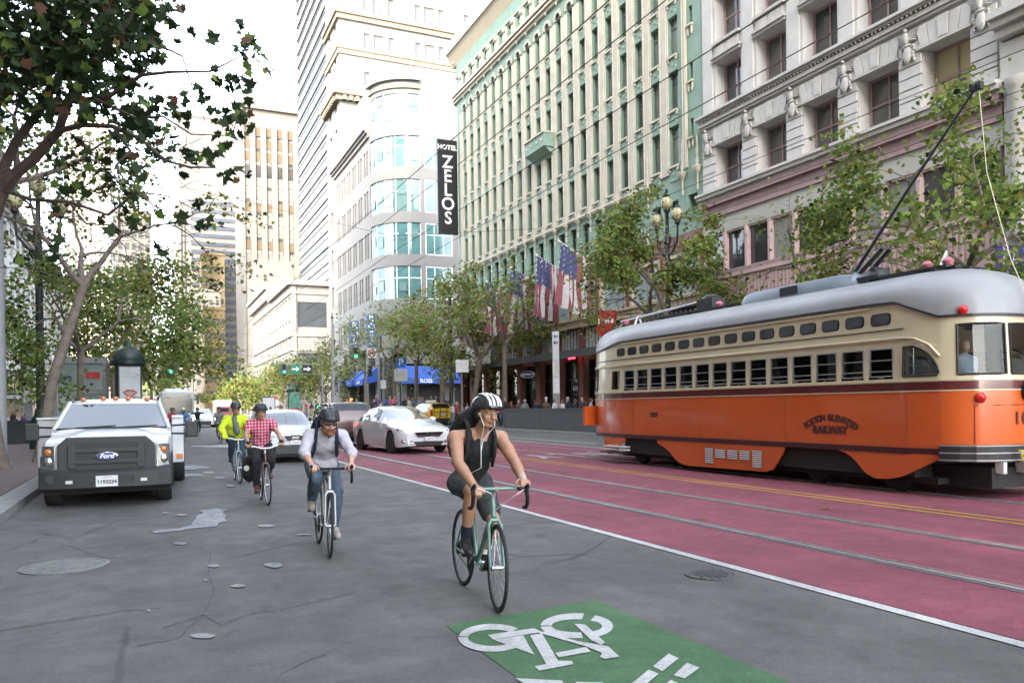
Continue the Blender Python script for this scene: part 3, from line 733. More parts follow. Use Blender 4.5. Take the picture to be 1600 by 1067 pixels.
# ---- white corner building with a rounded glazed bay (Y 98 .. 125) and blue awnings
CX, CY = 27.0, 98.0
cb = thing('corner_building', 'white corner building with curved teal glass bays above blue shop awnings', 'building', (CX, CY, 0), RIGHT)
rc = 5.2
ZB = [(3.9, 9.0), (15.6, 19.8), (21.3, 25.4), (27.0, 31.1), (32.7, 36.4), (38.2, 41.4)]
ZC = [(15.6, 19.8), (21.3, 25.4), (26.8, 31.0), (32.6, 36.6), (38.3, 42.0)]
def curved(r_, z0, z1, m, nm, par, n=20, thick=.15):
    # quarter round between the street side (+y local) and the cross-street side (-x local)
    b_ = MB(); c = (rc, -rc)
    P = [(c[0] - r_ * math.sin(math.pi / 2 * i / n), c[1] + r_ * math.cos(math.pi / 2 * i / n)) for i in range(n + 1)]
    Q = [(c[0] - (r_ - thick) * math.sin(math.pi / 2 * i / n), c[1] + (r_ - thick) * math.cos(math.pi / 2 * i / n)) for i in range(n + 1)]
    for i in range(n):
        b_.add([(*P[i], z0), (*P[i + 1], z0), (*Q[i + 1], z0), (*Q[i], z0), (*P[i], z1), (*P[i + 1], z1), (*Q[i + 1], z1), (*Q[i], z1)],
               [(0, 1, 5, 4), (2, 3, 7, 6), (4, 5, 6, 7), (0, 3, 2, 1), (0, 4, 7, 3), (1, 2, 6, 5)])
    return b_.build(nm, m, par, smooth=30)
zz = [9.2] + [v for p in ZC for v in p] + [45.5]
for i in range(0, len(zz), 2): curved(rc, zz[i], zz[i + 1], m_offwhite, 'curved_band', cb)
for i, (a, b) in enumerate(ZC):
    g_ = curved(rc - .2, a, b, m_teal if i < 2 else m_teal2, 'curved_window', cb)  # upper storeys paler: their reflection is put into the glass colour
    for k in range(6):
        q = math.pi / 2 * k / 5; x, y = rc - (rc - .17) * math.sin(q), -rc + (rc - .17) * math.cos(q)
        MB().cbox((x, y, (a + b) / 2), (.1, .1, b - a)).build('mullion', m_wht, g_)
    curved(rc - .12, a + 2.6, a + 2.72, m_wht, 'transom_bar', g_, thick=.1)
    # irregular printed panes
    for k in range(5):
        q = math.pi / 2 * (k + .5) / 5; x, y = rc - (rc - .13) * math.sin(q), -rc + (rc - .13) * math.cos(q)
        MB().cbox((0, 0, 0), (.9, .05, rnd.uniform(.5, 1.4))).build('pane', m_teal2 if (k + i) % 2 else m_teal, g_, (x, y, rnd.uniform(a + .8, b - .8)), (0, 0, q))
curved(rc + .5, 43.6, 44.2, m_offwhite, 'curved_cornice', cb, thick=.9); curved(rc + .25, 42.6, 43.0, m_tower, 'curved_cornice', cb, thick=.6)
# street side
mb = MB(); CW = 27.0
pu = [rc + 1.2 + 3.4 * i for i in range(6)]
zr = [(11.0, 14.0), (16.0, 19.4), (21.6, 25.0), (27.2, 30.6), (32.8, 36.0)]
hs = [(u + k * 1.25, u + k * 1.25 + .85, a, b, .35) for u in pu for k in (0, 1) for a, b in zr]
wall(mb, rc, CW, 9.2, 40.5, hs, 0, .35); mb.build('wall', m_offwhite, cb, recalc=False)
for a, b in zr: windows(cb, [(u + k * 1.25, a) for u in pu for k in (0, 1)], .85, b - a, 1, 2, m_wht, [m_glassg, m_blind2], -.28, .06)
cornice(cb, 'cornice', rc, CW, 37.4, [(0, .5, .3), (.5, .8, .6), (.8, 1.1, .9)], m_offwhite)
cornice(cb, 'cornice', rc, CW, 9.4, [(0, .6, .4)], m_offwhite)
# cross-street side, local x = 0 plane faces the viewer
mb = MB(); sx = [(-rc - .6 - 4.6 * k - 3.7, -rc - .6 - 4.6 * k) for k in range(4)]
hs = [(a, b, c, d, .2) for a, b in sx for c, d in ZC]
tmp = MB(); wall(tmp, -26, -rc, 9.2, 45.5, hs, 0, .2); mb.add([(-y, x, z) for x, y, z in tmp.v], tmp.f, 0)
mb.build('side_wall', m_offwhite, cb, recalc=False)
for i, (c, d) in enumerate(ZC):
    for a, b in sx:
        f_ = frame_mb(b - a, d - c, 3, 2, .12, bars=[2.6]).build('window', m_wht, cb, (.12, b, c), (0, 0, R(90) + math.pi)); obj('pane', pane_me(b - a, d - c, m_teal if i < 2 else m_teal2), f_)  # same paler glass higher up, reflection painted in
MB().box(.6, -26, 0, CW, -1.2, 45.4).build('core', m_conw, cb) if False else MB().box(rc + .3, -26, 9.2, CW, -1.0, 45.4).box(1, -26, 9.2, rc + .3, -rc - .5, 45.4).build('core', m_conw, cb)
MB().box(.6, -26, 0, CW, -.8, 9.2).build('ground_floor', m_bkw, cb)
for x in (2.5, 7.5, 13.0, 18.5, 24.0): MB().box(x, -.8, 0, x + 1.5, .0, 9.198).build('ground_pier', m_offwhite, cb)
for y in (-1.5, -8.0, -15.0, -22.0): MB().box(.0, y - 1.5, 0, .58, y, 9.198).build('ground_pier', m_offwhite, cb)
MB().box(.0, -26, 7.2, .59, -1.5, 9.197).build('sign_band', m_offwhite, cb)
m_blue = M('blue_awning_cloth', (.018, .075, .36), .65, .12, 2)
for (y0, y1) in ((-8.2, -1.6), (-15.2, -8.6), (-22.0, -15.6)):
    a_ = MB().prism([(.0, y0, 6.9), (-2.2, y0, 5.3), (-2.2, y0, 4.55), (-2.15, y0, 4.55), (0, y0, 5.0)], (0, y1 - y0, 0)).build('awning', m_blue, cb)
    text('lettering', 'ROSS', .7, m_wht, a_, (-2.22, (y0 + y1) / 2, 4.9), (R(90), 0, R(-90)), .01, bold=.02)
for u in (3.0, 9.0, 14.5):
    a_ = MB().prism([(u, 0, 6.9), (u, 2.0, 5.3), (u, 2.0, 4.55), (u, 0, 5.0)], (4.4, 0, 0)).build('awning', m_blue, cb)
    text('lettering', 'ROSS', .6, m_wht, a_, (u + 2.2, 2.02, 4.92), (R(90), 0, R(180)), .01)
# ---- classical white tower behind it
ct = thing('stone_tower', 'tall white classical tower with bracketed cornices behind the glazed corner building', 'building', (28.0, 125.2, 0), RIGHT)
mb = MB(); tw = []
for zf in range(0, 9):
    for y in (-4.0, -12.6, -21.2):
        for dx, w2 in ((0, .9), (1.6, 1.7), (4.1, .9)): tw.append((y - dx - w2, y - dx, 46 + zf * 6.2, 49.2 + zf * 6.2))
tmp = MB(); wall(tmp, -27, 0, 0, 100, tw, 0, .4); mb.add([(-y, x, z) for x, y, z in tmp.v], tmp.f, 0); mb.build('front_wall', m_offwhite, ct, recalc=False)
for h in tw:
    f_ = frame_mb(h[1] - h[0], h[3] - h[2], 1, 2, .12).build('window', m_tower, ct, (.3, h[1], h[2]), (0, 0, R(-90))); obj('pane', pane_me(h[1] - h[0], h[3] - h[2], m_glassg), f_)
mb = MB(); su = [(2.0 + 4.2 * i, 3.6 + 4.2 * i, 12 + 6.2 * k, 15.4 + 6.2 * k) for i in range(2) for k in range(14)]
wall(mb, 0, 10, 0, 100, su, 0, .4); mb.build('street_wall', m_offwhite, ct, recalc=False)
windows(ct, [(h[0], h[2]) for h in su], 1.6, 3.4, 2, 2, m_tower, [m_glassg, m_blind2], -.3, .1)
MB().box(.9, -26, 0, 9.9, -.9, 99).build('core', m_conw, ct)
for z, p, h in ((51.0, 1.2, .9), (58.5, .4, .5), (64.0, .7, .7), (76, .5, .5)):
    MB().box(-p, -27, z, 10, p, z + h).box(-p * .6, -27, z - .8, 10, p * .6, z).build('cornice', m_tower, ct)
brk = MB().box(-1.0, -.28, -1.6, .0, .28, -.8).mesh('bracket', m_tower)
for i in range(26): obj('bracket', brk, ct, (0, -.6 - i * 1.02, 51.8))
brk2 = MB().box(-.28, 0, -1.6, .28, 1.0, -.8).mesh('bracket', m_tower)
for i in range(9): obj('bracket', brk2, ct, (.6 + i * 1.02, 0, 51.8))
MB().lathe([(1.9, 0), (1.5, 1.2), (.6, 1.9), (0, 2.0)], 12, 0, None, (-.9, -11.0, 52)).build('cartouche', m_tower, ct, smooth=50)

# ---- glass office tower peeking over the eaves
gt = thing('glass_tower', 'blue glass office tower showing above the green building eaves', 'building', (63, 172, 0), FRONT)
MB().box(-24, -20, 0, 0.3, -.3, 132).build('core', m_offwhite, gt)
pn = MB().box(.06, -.2, .06, 1.94, 0, 3.7).mesh('pane', M('blue_tower_glass', (.10, .19, .25), .08, .4, .05, spec=.8))
pn2 = MB().box(.06, -.2, .06, 1.94, 0, 3.7).mesh('pane', M('pale_tower_glass', (.30, .40, .44), .08, .2, .05, spec=.8))
for i in range(9):
    for k in range(12): obj('pane', pn if (i * 3 + k * 5) % 4 else pn2, gt, (-20 + i * 2.0, 0, 72 + k * 3.9))

# ---- white tower with raked bands (beyond)
st = thing('banded_tower', 'white office tower with closely stacked dark window bands and a folded corner', 'building', (40, 194, 0), RIGHT)
m_bgl = M('band_glass', (.06, .075, .09), .15, .3, .08)
slab = MB().prism([(0, 0, 0), (40, 0, 0), (40, -20, 0), (-7, -20, 0), (-7, -5, 0)], (0, 0, 2.0)).mesh('slab_band', m_offwhite)
glb = MB().prism([(.3, -.3, 0), (39.7, -.3, 0), (39.7, -19.7, 0), (-6.7, -19.7, 0), (-6.7, -5, 0)], (0, 0, 1.9)).mesh('window_band', m_bgl)
rib = MB().prism([(-.1, .15, 0), (40, .15, 0), (40, 0, 0), (-7.2, -5, 0), (-7.2, -4.85, 0)], (0, 0, .25)).mesh('sun_shade', m_black)
for k in range(33):
    obj('slab_band', slab, st, (0, 0, k * 3.9 + 2)); obj('window_band', glb, st, (0, 0, k * 3.9 + 4.0)); obj('sun_shade', rib, st, (0, 0, k * 3.9 + 3.99))
# ---- low pale building on the far corner
lb = thing('low_building', 'low pale stone building with a flat roof and a large glazed end window', 'building', (27, 168, 0), RIGHT)
mb = MB(); LW = 68
hl = [(2 + 4.1 * i, 4.3 + 4.1 * i, a, b, .5) for i in range(16) for a, b in ((7, 12), (14.5, 20), (21.5, 25.0))]
wall(mb, 0, LW, 0, 28, hl, 0, .5); m_low = M('grey_beige_stone', (.15, .145, .133), .85, .12, .4)
mb.build('wall', m_low, lb, recalc=False)
for a, b in ((7, 12), (14.5, 20), (21.5, 25.0)): windows(lb, [(2 + 4.1 * i, a) for i in range(16)], 2.3, b - a, 1, 2, m_wht, [m_glassg, m_glassd], -.4, .12)
mb = MB(); hl = [(a_ - 6.0, a_, c_, d_, .4) for a_ in (-1.2, -8.6) for c_, d_ in ((9.5, 13.2), (18.6, 23.8))]
tmp = MB(); wall(tmp, -22, 0, 0, 28, hl, 0, .4); mb.add([(-y, x, z) for x, y, z in tmp.v], tmp.f, 0); mb.build('end_wall', m_low, lb, recalc=False)
for h in hl:
    f_ = frame_mb(6.0, h[3] - h[2], 3, 2, .14).build('window', m_black, lb, (.3, h[1], h[2]), (0, 0, R(-90))); obj('pane', pane_me(6.0, h[3] - h[2], m_glassd), f_)
MB().box(.6, -22, 0, LW, -.8, 27.8).build('core', m_conw, lb)
MB().box(-.9, -22, 27.2, 30, .9, 28.2).build('roof_edge', m_low, lb); MB().box(30.1, -20, 28, LW, 1.0, 31.5).box(30.1, 1.0, 30.5, LW, 1.6, 31.5).build('cornice', m_low, lb)
for z in (6.0, 13.6, 16.6, 25.4): MB().box(0, .003, z, LW, .3, z + .5).box(-.3, -22, z, -.003, .3, z + .5).build('string_course', m_low, lb)
for y in (-.9, -8.3, -15, -21.5): MB().box(-.25, y, 0, -.003, y + .7, 27.1).build('pilaster', m_low, lb)
# ---- cream tower with white piers, standing in full sun
et = thing('pier_tower', 'tall sunlit cream tower with white vertical piers and few dark windows', 'building', (54.2, 300, 0), FRONT)
m_spd = M('pale_orange_spandrel', (.09, .062, .034), .8, .08, .1)
EW = 54.2 - 31.4
MB().box(0, -26, 0, EW, -.6, 113).build('core', m_tower2, et)
MB().box(-.3, -26, 110.5, EW + .3, .8, 113).box(.3, -24, 113, EW - .3, 0, 117).build('crown', m_tower2, et)
nb_ = 6; pb = EW / nb_
for i in range(nb_ + 1): MB().box(max(0, i * pb - .95), -.6, 0, min(EW, i * pb + .95), .5, 104 if i not in (0, nb_) else 110.4).build('pier', m_tower2, et)
sp_ = MB().box(0, -.59, 0, pb - 1.9, -.1, 3.3).mesh('spandrel', m_spd); sp2 = MB().box(0, -.59, 0, pb - 1.9, -.1, 3.3).mesh('spandrel', m_tower2)
wn = frame_mb(1.6, 2.6, 2, 2, .14).mesh('window', m_tower2); pnd = pane_me(1.6, 2.6, m_win_d); pnl = pane_me(1.6, 2.6, m_blind2)
q = random.Random(3)
for i in range(nb_):
    for k in range(19):
        z = 18 + k * 4.6; obj('spandrel', sp_ if (k % 3 == 0 or k > 15) else sp2, et, (i * pb + .95, 0, z))
        if k < 17:
            f_ = obj('window', wn, et, (i * pb + .95 + (pb - 1.9 - 1.6) / 2, -.3, z + 3.4)); obj('pane', pnd if q.random() < .45 else pnl, f_)
    if True:
        for j in range(3): MB().box(i * pb + 1.05 + j * .62, -.3, 86, i * pb + 1.45 + j * .62, -.02, 90).build('slit_window', m_win_d, et)
# lower wing of the cream tower
ew = thing('tower_wing', 'blank white sunlit block in front of the cream tower', 'building', (42.2, 262, 0), FRONT)
MB().box(0, -30, 0, 10.5, 0, 49).build('wall', m_tower2, ew)
for k in range(7):
    f_ = frame_mb(1.2, 2.4, 1, 2, .14).build('window', m_tower, ew, (7.6, .12, 14 + k * 4.7)); obj('pane', pane_me(1.2, 2.4, m_win_d, -.08), f_)
# ---- far background blocks on the right side of the axis
def slabs(name, label, X0, X1, Y, zt, bandz, m1, m2, step, hgt, crown=0):
    t_ = thing(name, label, 'building', (X1, Y, 0), FRONT); W2 = X1 - X0
    MB().box(0, -25, 0, W2, -.3, zt).build('core', m1, t_)
    me = MB().box(.4, -.29, 0, W2 - .4, .06, hgt).mesh('window_band', m2); k = 0
    while 10 + k * step < bandz:
        obj('window_band', me, t_, (0, 0, 10 + k * step)); k += 1
    return t_
def p2(px, py, Y): v_ = ony(px, py, Y); return v_.x, v_.z
x0, _ = p2(297, 400, 420); x1, z1 = p2(369, 290, 420)
sb = slabs('striped_office_tower', 'office block with broad dark horizontal window bands and pale top', x0, x1, 420, z1, p2(330, 318, 420)[1], m_tower2, M('band_glass_dark', (.035, .04, .055), .3, .2, .05), 4.05, 1.9)
MB().box(1, -20, z1, x1 - x0 - 1, -1, z1 + 3).build('roof_plant', m_offwhite, sb)
x0, _ = p2(276, 400, 380); x1, z1 = p2(299, 318, 380)
sl = thing('slender_tower', 'slender pale tower with two dark vertical strips at the end of the street', 'building', (x1, 380, 0), FRONT)
MB().box(0, -22, 0, x1 - x0, 0, z1).build('wall', m_tower2, sl)
for x in (2.2, 3.6): MB().box(x, .003, 0, x + .55, .3, z1 - 4).build('window_strip', m_black, sl)
x0, _ = p2(240, 400, 520); x1, z1 = p2(276, 560, 520)
def grid_block(name, label, px0, px1, pyt, Y, m1, nx, ny, ww, wh, m2, z0=6.0, group=None):
    x0, _ = p2(px0, 600, Y); x1, zt = p2(px1, pyt, Y); W2 = x1 - x0
    t_ = thing(name, label, 'building', (x1, Y, 0), FRONT, group)
    MB().box(0, -24, 0, W2, -.0, zt).box(-.4, -24.4, zt - 1.2, W2 + .4, .5, zt - .2).build('wall', m1, t_)
    fm_ = frame_mb(ww, wh, 1, 2, ww * .1).mesh('window', m1); pm_ = pane_me(ww, wh, m2, -.08)
    for i in range(nx):
        for k in range(ny):
            f_ = obj('window', fm_, t_, (W2 * (i + .5) / nx - ww / 2, .14, z0 + (zt - z0 - 2) * k / ny + .6)); obj('pane', pm_, f_)
    return t_
grid_block('stepped_building', 'small tan stepped building in front of the banded office block', 320, 352, 396, 400, m_orange, 4, 9, 1.3, 2.4, m_glassd)
grid_block('white_block', 'narrow white building with arched top window below the tan one', 306, 346, 452, 370, m_tower2, 4, 8, 1.4, 2.6, m_win_d)
grid_block('yellow_building', 'low ochre stone building in sun behind the street trees', 322, 352, 480, 330, m_orange, 5, 6, 1.5, 2.6, m_win_d)
grid_block('grid_office_block', 'pale office block with a fine grid of small windows behind the cream tower', 288, 385, 190, 520, m_tower2, 10, 22, 2.2, 3.4, m_glassg)
grid_block('end_building', 'pale building closing the view at the very end of the street', 222, 276, 560, 640, m_tower2, 6, 7, 2.4, 3.4, m_glassg)

# ---- left side of the street
lf = thing('station_corner_building', 'pale stone building on the left with tall windows behind the lamp post', 'building', (-11, 140, 0), LEFT)
mb = MB(); hl = [(2 + 3.6 * i, 4 + 3.6 * i, a, b, .35) for i in range(17) for a, b in ((6.5, 9.8), (11.2, 14.2), (15.4, 18.0))]
wall(mb, 0, 64, 0, 19.5, hl, 0, .35); mb.build('wall', m_whites, lf, recalc=False)
for a, b in ((6.5, 9.8), (11.2, 14.2), (15.4, 18.0)): windows(lf, [(2 + 3.6 * i, a) for i in range(17)], 2.0, b - a, 2, 2, m_tower, [m_glassg, m_blind2], -.3, .12)
MB().box(0, -24, 0, 64, -.8, 19.4).build('core', m_conw, lf)
cornice(lf, 'cornice', -.5, 64.5, 18.6, [(0, .4, .3), (.4, .9, .8)], m_whites); cornice(lf, 'shop_cornice', 0, 64, 5.2, [(0, .5, .4)], m_whites)
for i in range(12): MB().box(1 + 5.2 * i, .003, .2, 5 + 5.2 * i, .1, 4.6).build('shop_window', m_glassd, lf)
tt = thing('brick_tower', 'tall grey and tan tower glimpsed through the bare tree branches', 'building', (-9.4, 250, 0), FRONT)
MB().box(0, -20, 0, 11, 0, 84).build('wall', m_conw, tt)
for i in range(5):
    MB().box(.6 + i * 2.2, .002, 0, 1.3 + i * 2.2, .5, 82).build('pier', m_tan, tt)
    for k in range(16): MB().box(1.4 + i * 2.2, .002, 10 + k * 4.4, 2.6 + i * 2.2, .12, 12.6 + k * 4.4).build('window', m_glassg, tt)
grid_block('pale_left_block', 'pale building far down the left side behind the tree crowns', 176, 236, 330, 300, m_tower2, 6, 15, 1.6, 2.6, m_win_d)
# tall buildings along the left pavement next to and behind the viewer, which keep the street in shade
for i, (y0, y1, zt, m_, lab) in enumerate(((46, 73, 58, m_tan, 'tall tan stone building shading the left pavement beyond the camera'), (8, 45.9, 62, m_whites, 'tall white stone building shading the left pavement beside the camera'),
                                            (-34, 7.9, 60, m_tan, 'tall tan stone building on the left behind the camera'), (-80, -34.1, 56, m_whites, 'tall white stone building on the left far behind the camera'))):
    t_ = thing('shade_building', lab, 'building', (-11, y1, 0), LEFT); W2 = y1 - y0
    nw = int(W2 / 3.2); pt = W2 / nw
    hl = [(i_ * pt + .7, (i_ + 1) * pt - .7, 7 + k * 4.2, 9.8 + k * 4.2, .3) for i_ in range(nw) for k in range(int((zt - 10) / 4.2))]
    mb = MB(); wall(mb, 0, W2, 0, zt, hl, 0, .3); mb.build('wall', m_, t_, recalc=False)
    MB().box(0, -22, 0, W2, -.31, zt).build('window_backing', m_glassg, t_)
    cornice(t_, 'cornice', 0, W2, zt - 1.2, [(0, .5, .5), (.5, 1.2, 1.2)], m_)
    for i_ in range(int(W2 / 4.5)): MB().box(.4 + i_ * 4.5, .003, .2, 4.2 + i_ * 4.5, .12, 5).build('shop_window', m_glassd, t_)
# ------------------------------------------------------------------ trees
m_bark = M('sycamore_bark', (.15, .12, .095), .9, .35, 5, .5, 25)
m_barkd = M('dark_bark', (.075, .055, .045), .9, .3, 5, .5, 25)
LEAFM = [M('leaf_green', (.10, .16, .032), .65, .25, 1.5, trans=.35, spec=.2), M('leaf_light', (.185, .24, .055), .65, .25, 1.5, trans=.35, spec=.2),
         M('leaf_yellow', (.24, .20, .045), .6, .25, 1.5, trans=.35), M('leaf_brown', (.17, .105, .04), .75, .25, 1.5, trans=.25, spec=.2),
         M('leaf_dark', (.022, .036, .014), .7, .25, 1.5, trans=.18, spec=.15), M('leaf_rust', (.085, .035, .016), .7, .25, 1.5, trans=.2)]
STAR = []
for i in range(11):     # five pointed lobes of a plane leaf, stem at the bottom
    a = -math.pi / 2 + 2 * math.pi * i / 11 * 1.0
    STAR.append(None)
LOBE = [(0, -.45, 0), (.22, -.36, .05), (.5, -.3, .10), (.36, -.08, .04), (.56, .14, .08), (.24, .16, .02), (0, .58, -.06), (-.24, .16, .02), (-.56, .14, .08), (-.36, -.08, .04), (-.5, -.3, .10), (-.22, -.36, .05)]
QUAD = [(0, -.5, 0), (.42, -.1, .08), (0, .55, -.03), (-.42, -.1, .08)]
def leaf_cloud(pts, size, q, shape, mats_w):
    """joined leaves: one leaf face per point, turned every way but mostly flat"""
    n = len(pts); sh = np.array(shape); k = len(sh)
    r = np.random.RandomState(q)
    tilt = r.uniform(-1.15, 1.15, (n, 2)); yaw = r.uniform(0, 2 * np.pi, n); s = size * r.uniform(.6, 1.25, n)
    cx, sx, cy, sy = np.cos(tilt[:, 0]), np.sin(tilt[:, 0]), np.cos(tilt[:, 1]), np.sin(tilt[:, 1]); cz, sz = np.cos(yaw), np.sin(yaw)
    v = sh[None, :, :] * s[:, None, None]
    x, y, z = v[..., 0], v[..., 1], v[..., 2]
    y, z = y * cx[:, None] - z * sx[:, None], y * sx[:, None] + z * cx[:, None]
    x, z = x * cy[:, None] + z * sy[:, None], -x * sy[:, None] + z * cy[:, None]
    x, y = x * cz[:, None] - y * sz[:, None], x * sz[:, None] + y * cz[:, None]
    V = np.stack([x, y, z], -1) + np.array(pts)[:, None, :]
    return V.reshape(-1, 3), n, k, r.choice(len(mats_w), n, p=np.array(mats_w) / sum(mats_w))
def leaf_mesh(name, pts, size, seed, shape, mats_w):
    V, n, k, mi = leaf_cloud(pts, size, seed, shape, mats_w)
    me = bpy.data.meshes.new(name)
    me.vertices.add(n * k); me.vertices.foreach_set('co', V.ravel())
    me.loops.add(n * k); me.loops.foreach_set('vertex_index', np.arange(n * k))
    me.polygons.add(n); me.polygons.foreach_set('loop_start', np.arange(n) * k)
    for m_ in LEAFM: me.materials.append(m_)
    me.polygons.foreach_set('material_index', mi.astype(np.int32))
    me.update(calc_edges=True)
    return me
def grow(mb, p, d, r_, L_, lvl, q, tips, droop=.05, maxl=4, spread=.75):
    """recursive limbs: bent tapered tube, then two or three children"""
    n = 4; pts = [Vector(p)]; dd = Vector(d).normalized()
    for i in range(n):
        dd = (dd + Vector((q.uniform(-.22, .22), q.uniform(-.22, .22), q.uniform(-.12, .16) - droop * lvl))).normalized()
        pts.append(pts[-1] + dd * (L_ / n))
    r1 = r_ * (.62 if lvl < maxl else .3)
    mb.tube(pts, [r_ + (r1 - r_) * i / n for i in range(n + 1)], 7 if lvl < 2 else 5 if lvl < 3 else 3, 0, False)
    if lvl >= 2: tips.append((pts, lvl))
    if lvl < maxl:
        k = 3 if q.random() < .55 else 2
        a0_ = q.uniform(0, 6.28)
        ax = dd.orthogonal().normalized()
        for i in range(k):
            t = Matrix.Rotation(a0_ + 6.283 * i / k + q.uniform(-.5, .5), 3, dd) @ ax
            nd = (dd + t * q.uniform(spread * .6, spread * 1.3)).normalized()
            grow(mb, pts[-1] if i < 2 else pts[-2], nd, r1 * q.uniform(.68, .9), L_ * q.uniform(.66, .92), lvl + 1, q, tips, droop, maxl, spread)
def tree(label, base, H, r_, n_leaf, size, seed, weights, trunk_h=None, lean=(0, 0), group='street trees', shape=QUAD, maxl=4, bark=None, spread=.75, L0=None, fuzz=.45):
    q = random.Random(seed)
    t_ = thing('street_tree', label, 'tree', base, 0, group)
    mb = MB(); th_ = trunk_h or H * .34
    top = Vector((lean[0], lean[1], th_))
    mb.tube([(0, 0, -.05), (lean[0] * .08, lean[1] * .08, th_ * .1), (lean[0] * .3 + q.uniform(-.05, .05), lean[1] * .3, th_ * .45), tuple(top)], [r_ * 1.35, r_ * 1.05, r_ * .9, r_ * .78], 10, 0, False)
    tips = []; L_ = L0 or (H - th_) * .36
    for i in range(3):
        a = 6.283 * i / 3 + q.uniform(-.4, .4)
        grow(mb, top - Vector((0, 0, .05)), Vector((math.cos(a) * spread, math.sin(a) * spread, 1.0)), r_ * .6, L_, 1, q, tips, maxl=maxl, spread=spread)
    mb.build('trunk', bark or m_bark, t_, smooth=50, recalc=False)
    pts = []; segs = [s_ for s_ in tips if s_[1] >= maxl - 1]
    # leaves sit in clumps on some twigs and leave others bare
    wts = [q.uniform(.05, 1) ** 1.6 for _ in segs]
    for i in q.choices(range(len(segs)), wts, k=n_leaf):
        P = segs[i][0]; j = q.randrange(len(P) - 1); f_ = q.random()
        c = P[j].lerp(P[j + 1], f_)
        pts.append((c.x + q.gauss(0, fuzz), c.y + q.gauss(0, fuzz), c.z + q.gauss(0, fuzz * .8)))
    obj('crown', leaf_mesh('crown', pts, size, seed, shape, weights), t_)
    return t_
SUNNY = [5, 6, 2.0, .6, .6, .1]; AUTUMN = [4, 5, 3.2, 1.2, .4, .3]; DEEP = [4, 2.5, .7, .5, 5, .6]
G1 = 'plane trees along the right pavement'
def rt(label, px, X, H, n, seed, w_=SUNNY, py=560, r_=.17, **k):
    p = onx(px, py, X); return tree(label, (X, p.y, .14), H, r_, n, k.pop('size', .17), seed, w_, group=G1, **k)
rt('leafy plane tree reaching over the streetcar roof in front of the pink shopfront', 1515, 22.0, 10.6, 11000, 11, [6, 7, 1.2, .3, .6, .05], trunk_h=5.3, spread=1.0, L0=2.15, fuzz=.34, size=.18, maxl=5)
rt('thin half bare plane tree left of the trolley pole by the pink building', 1292, 22.4, 11.2, 500, 12, AUTUMN, trunk_h=5.0, spread=.6, L0=1.8)
rt('plane tree in front of the building joint behind the streetcar roof gear', 1085, 22.6, 11.6, 7500, 13, SUNNY, trunk_h=7.0, lean=(-.4, 2.2), size=.2, spread=.9, L0=1.85, fuzz=.27, maxl=5)
rt('bushy plane tree between the flags and the three globe lamp', 1020, 22.8, 10.6, 1700, 14, AUTUMN, trunk_h=5.8, spread=.85, L0=1.9, fuzz=.25, maxl=5)
rt('broad plane tree with a forked trunk below the green building flags', 738, 23.0, 16.2, 6200, 15, AUTUMN, trunk_h=5.2, size=.24, r_=.25, spread=.85, L0=2.9, fuzz=.38, lean=(.5, -.6), maxl=5)
rt('plane tree with a single straight trunk near the white transit pylon', 790, 23.2, 14.6, 3400, 16, SUNNY, trunk_h=5.8, size=.22, r_=.2, spread=.8, L0=2.3, fuzz=.34, maxl=5)
for i, (px, X, H, n, w_, lab) in enumerate(((692, 21.8, 15.2, 2600, AUTUMN, 'tall plane tree at the crossing in front of the blue awnings'), (652, 22.4, 12.5, 1500, SUNNY, 'slim plane tree at the crossing behind the parking sign'),
        (618, 22.0, 11.5, 1300, SUNNY, 'small plane tree behind the white sedan at the crossing'), (572, 23.0, 14.0, 1700, AUTUMN, 'plane tree with a curved bough beside the glazed corner building'))):
    p = onx(px, 560, X); tree(lab, (X, p.y, .14), H, .22, n, .26, 30 + i, w_, trunk_h=5.4, group=G1, spread=.85, L0=2.7, fuzz=.55)
G2 = 'plane trees down the far street'
far = [(22.0, 112), (24.5, 122), (22.0, 134), (22.5, 148), (21.5, 163), (22.5, 180), (21.5, 200), (22.5, 225), (21.5, 255), (22, 290), (21, 335)]
FLAB = ['farther plane tree, nearest the glazed corner building', 'farther plane tree behind the round white disc sign', 'farther plane tree below the low building end window', 'farther plane tree before the low pale building',
        'farther plane tree over the green advertising kiosk', 'farther plane tree left of the arrow signs', 'farther plane tree above the pink shirt cyclist', 'farther plane tree above the yellow jacket cyclist',
        'distant plane tree behind the far silver car', 'distant plane tree to the right of the bus', 'most distant plane tree at the right of the bus roof']
for i, (x, y) in enumerate(far):
    tree(FLAB[i], (x, y, .14), 11.5 + rnd.uniform(-1, 1.5), .25, 1700, .42 if y < 180 else .6, 50 + i, [4, 2, 1.0, 1.4, 1.4, .4], trunk_h=3.6, group=G2, maxl=3, spread=1.0, L0=3.2, fuzz=.9)
G3 = 'plane trees along the left pavement'
p = ond(62, 600, 23.5)
tree('leaning plane tree behind the pickup truck, trunk beside the lamp post', (p.x, p.y, .14), 11.8, .17, 2600, .17, 71, [3, 3, 2, 1.6, 2, .8], trunk_h=5.4, lean=(1.15, .9), group=G3, spread=.7, L0=2.0, fuzz=.27, maxl=5)
p = ond(128, 600, 33)
tree('young plane tree in front of the glass pavilion', (p.x, p.y, .14), 11.0, .15, 7000, .18, 72, [7, 5, 1, .4, 1.5, .1], trunk_h=4.0, group=G3, spread=.85, L0=2.0, fuzz=.32, maxl=5)
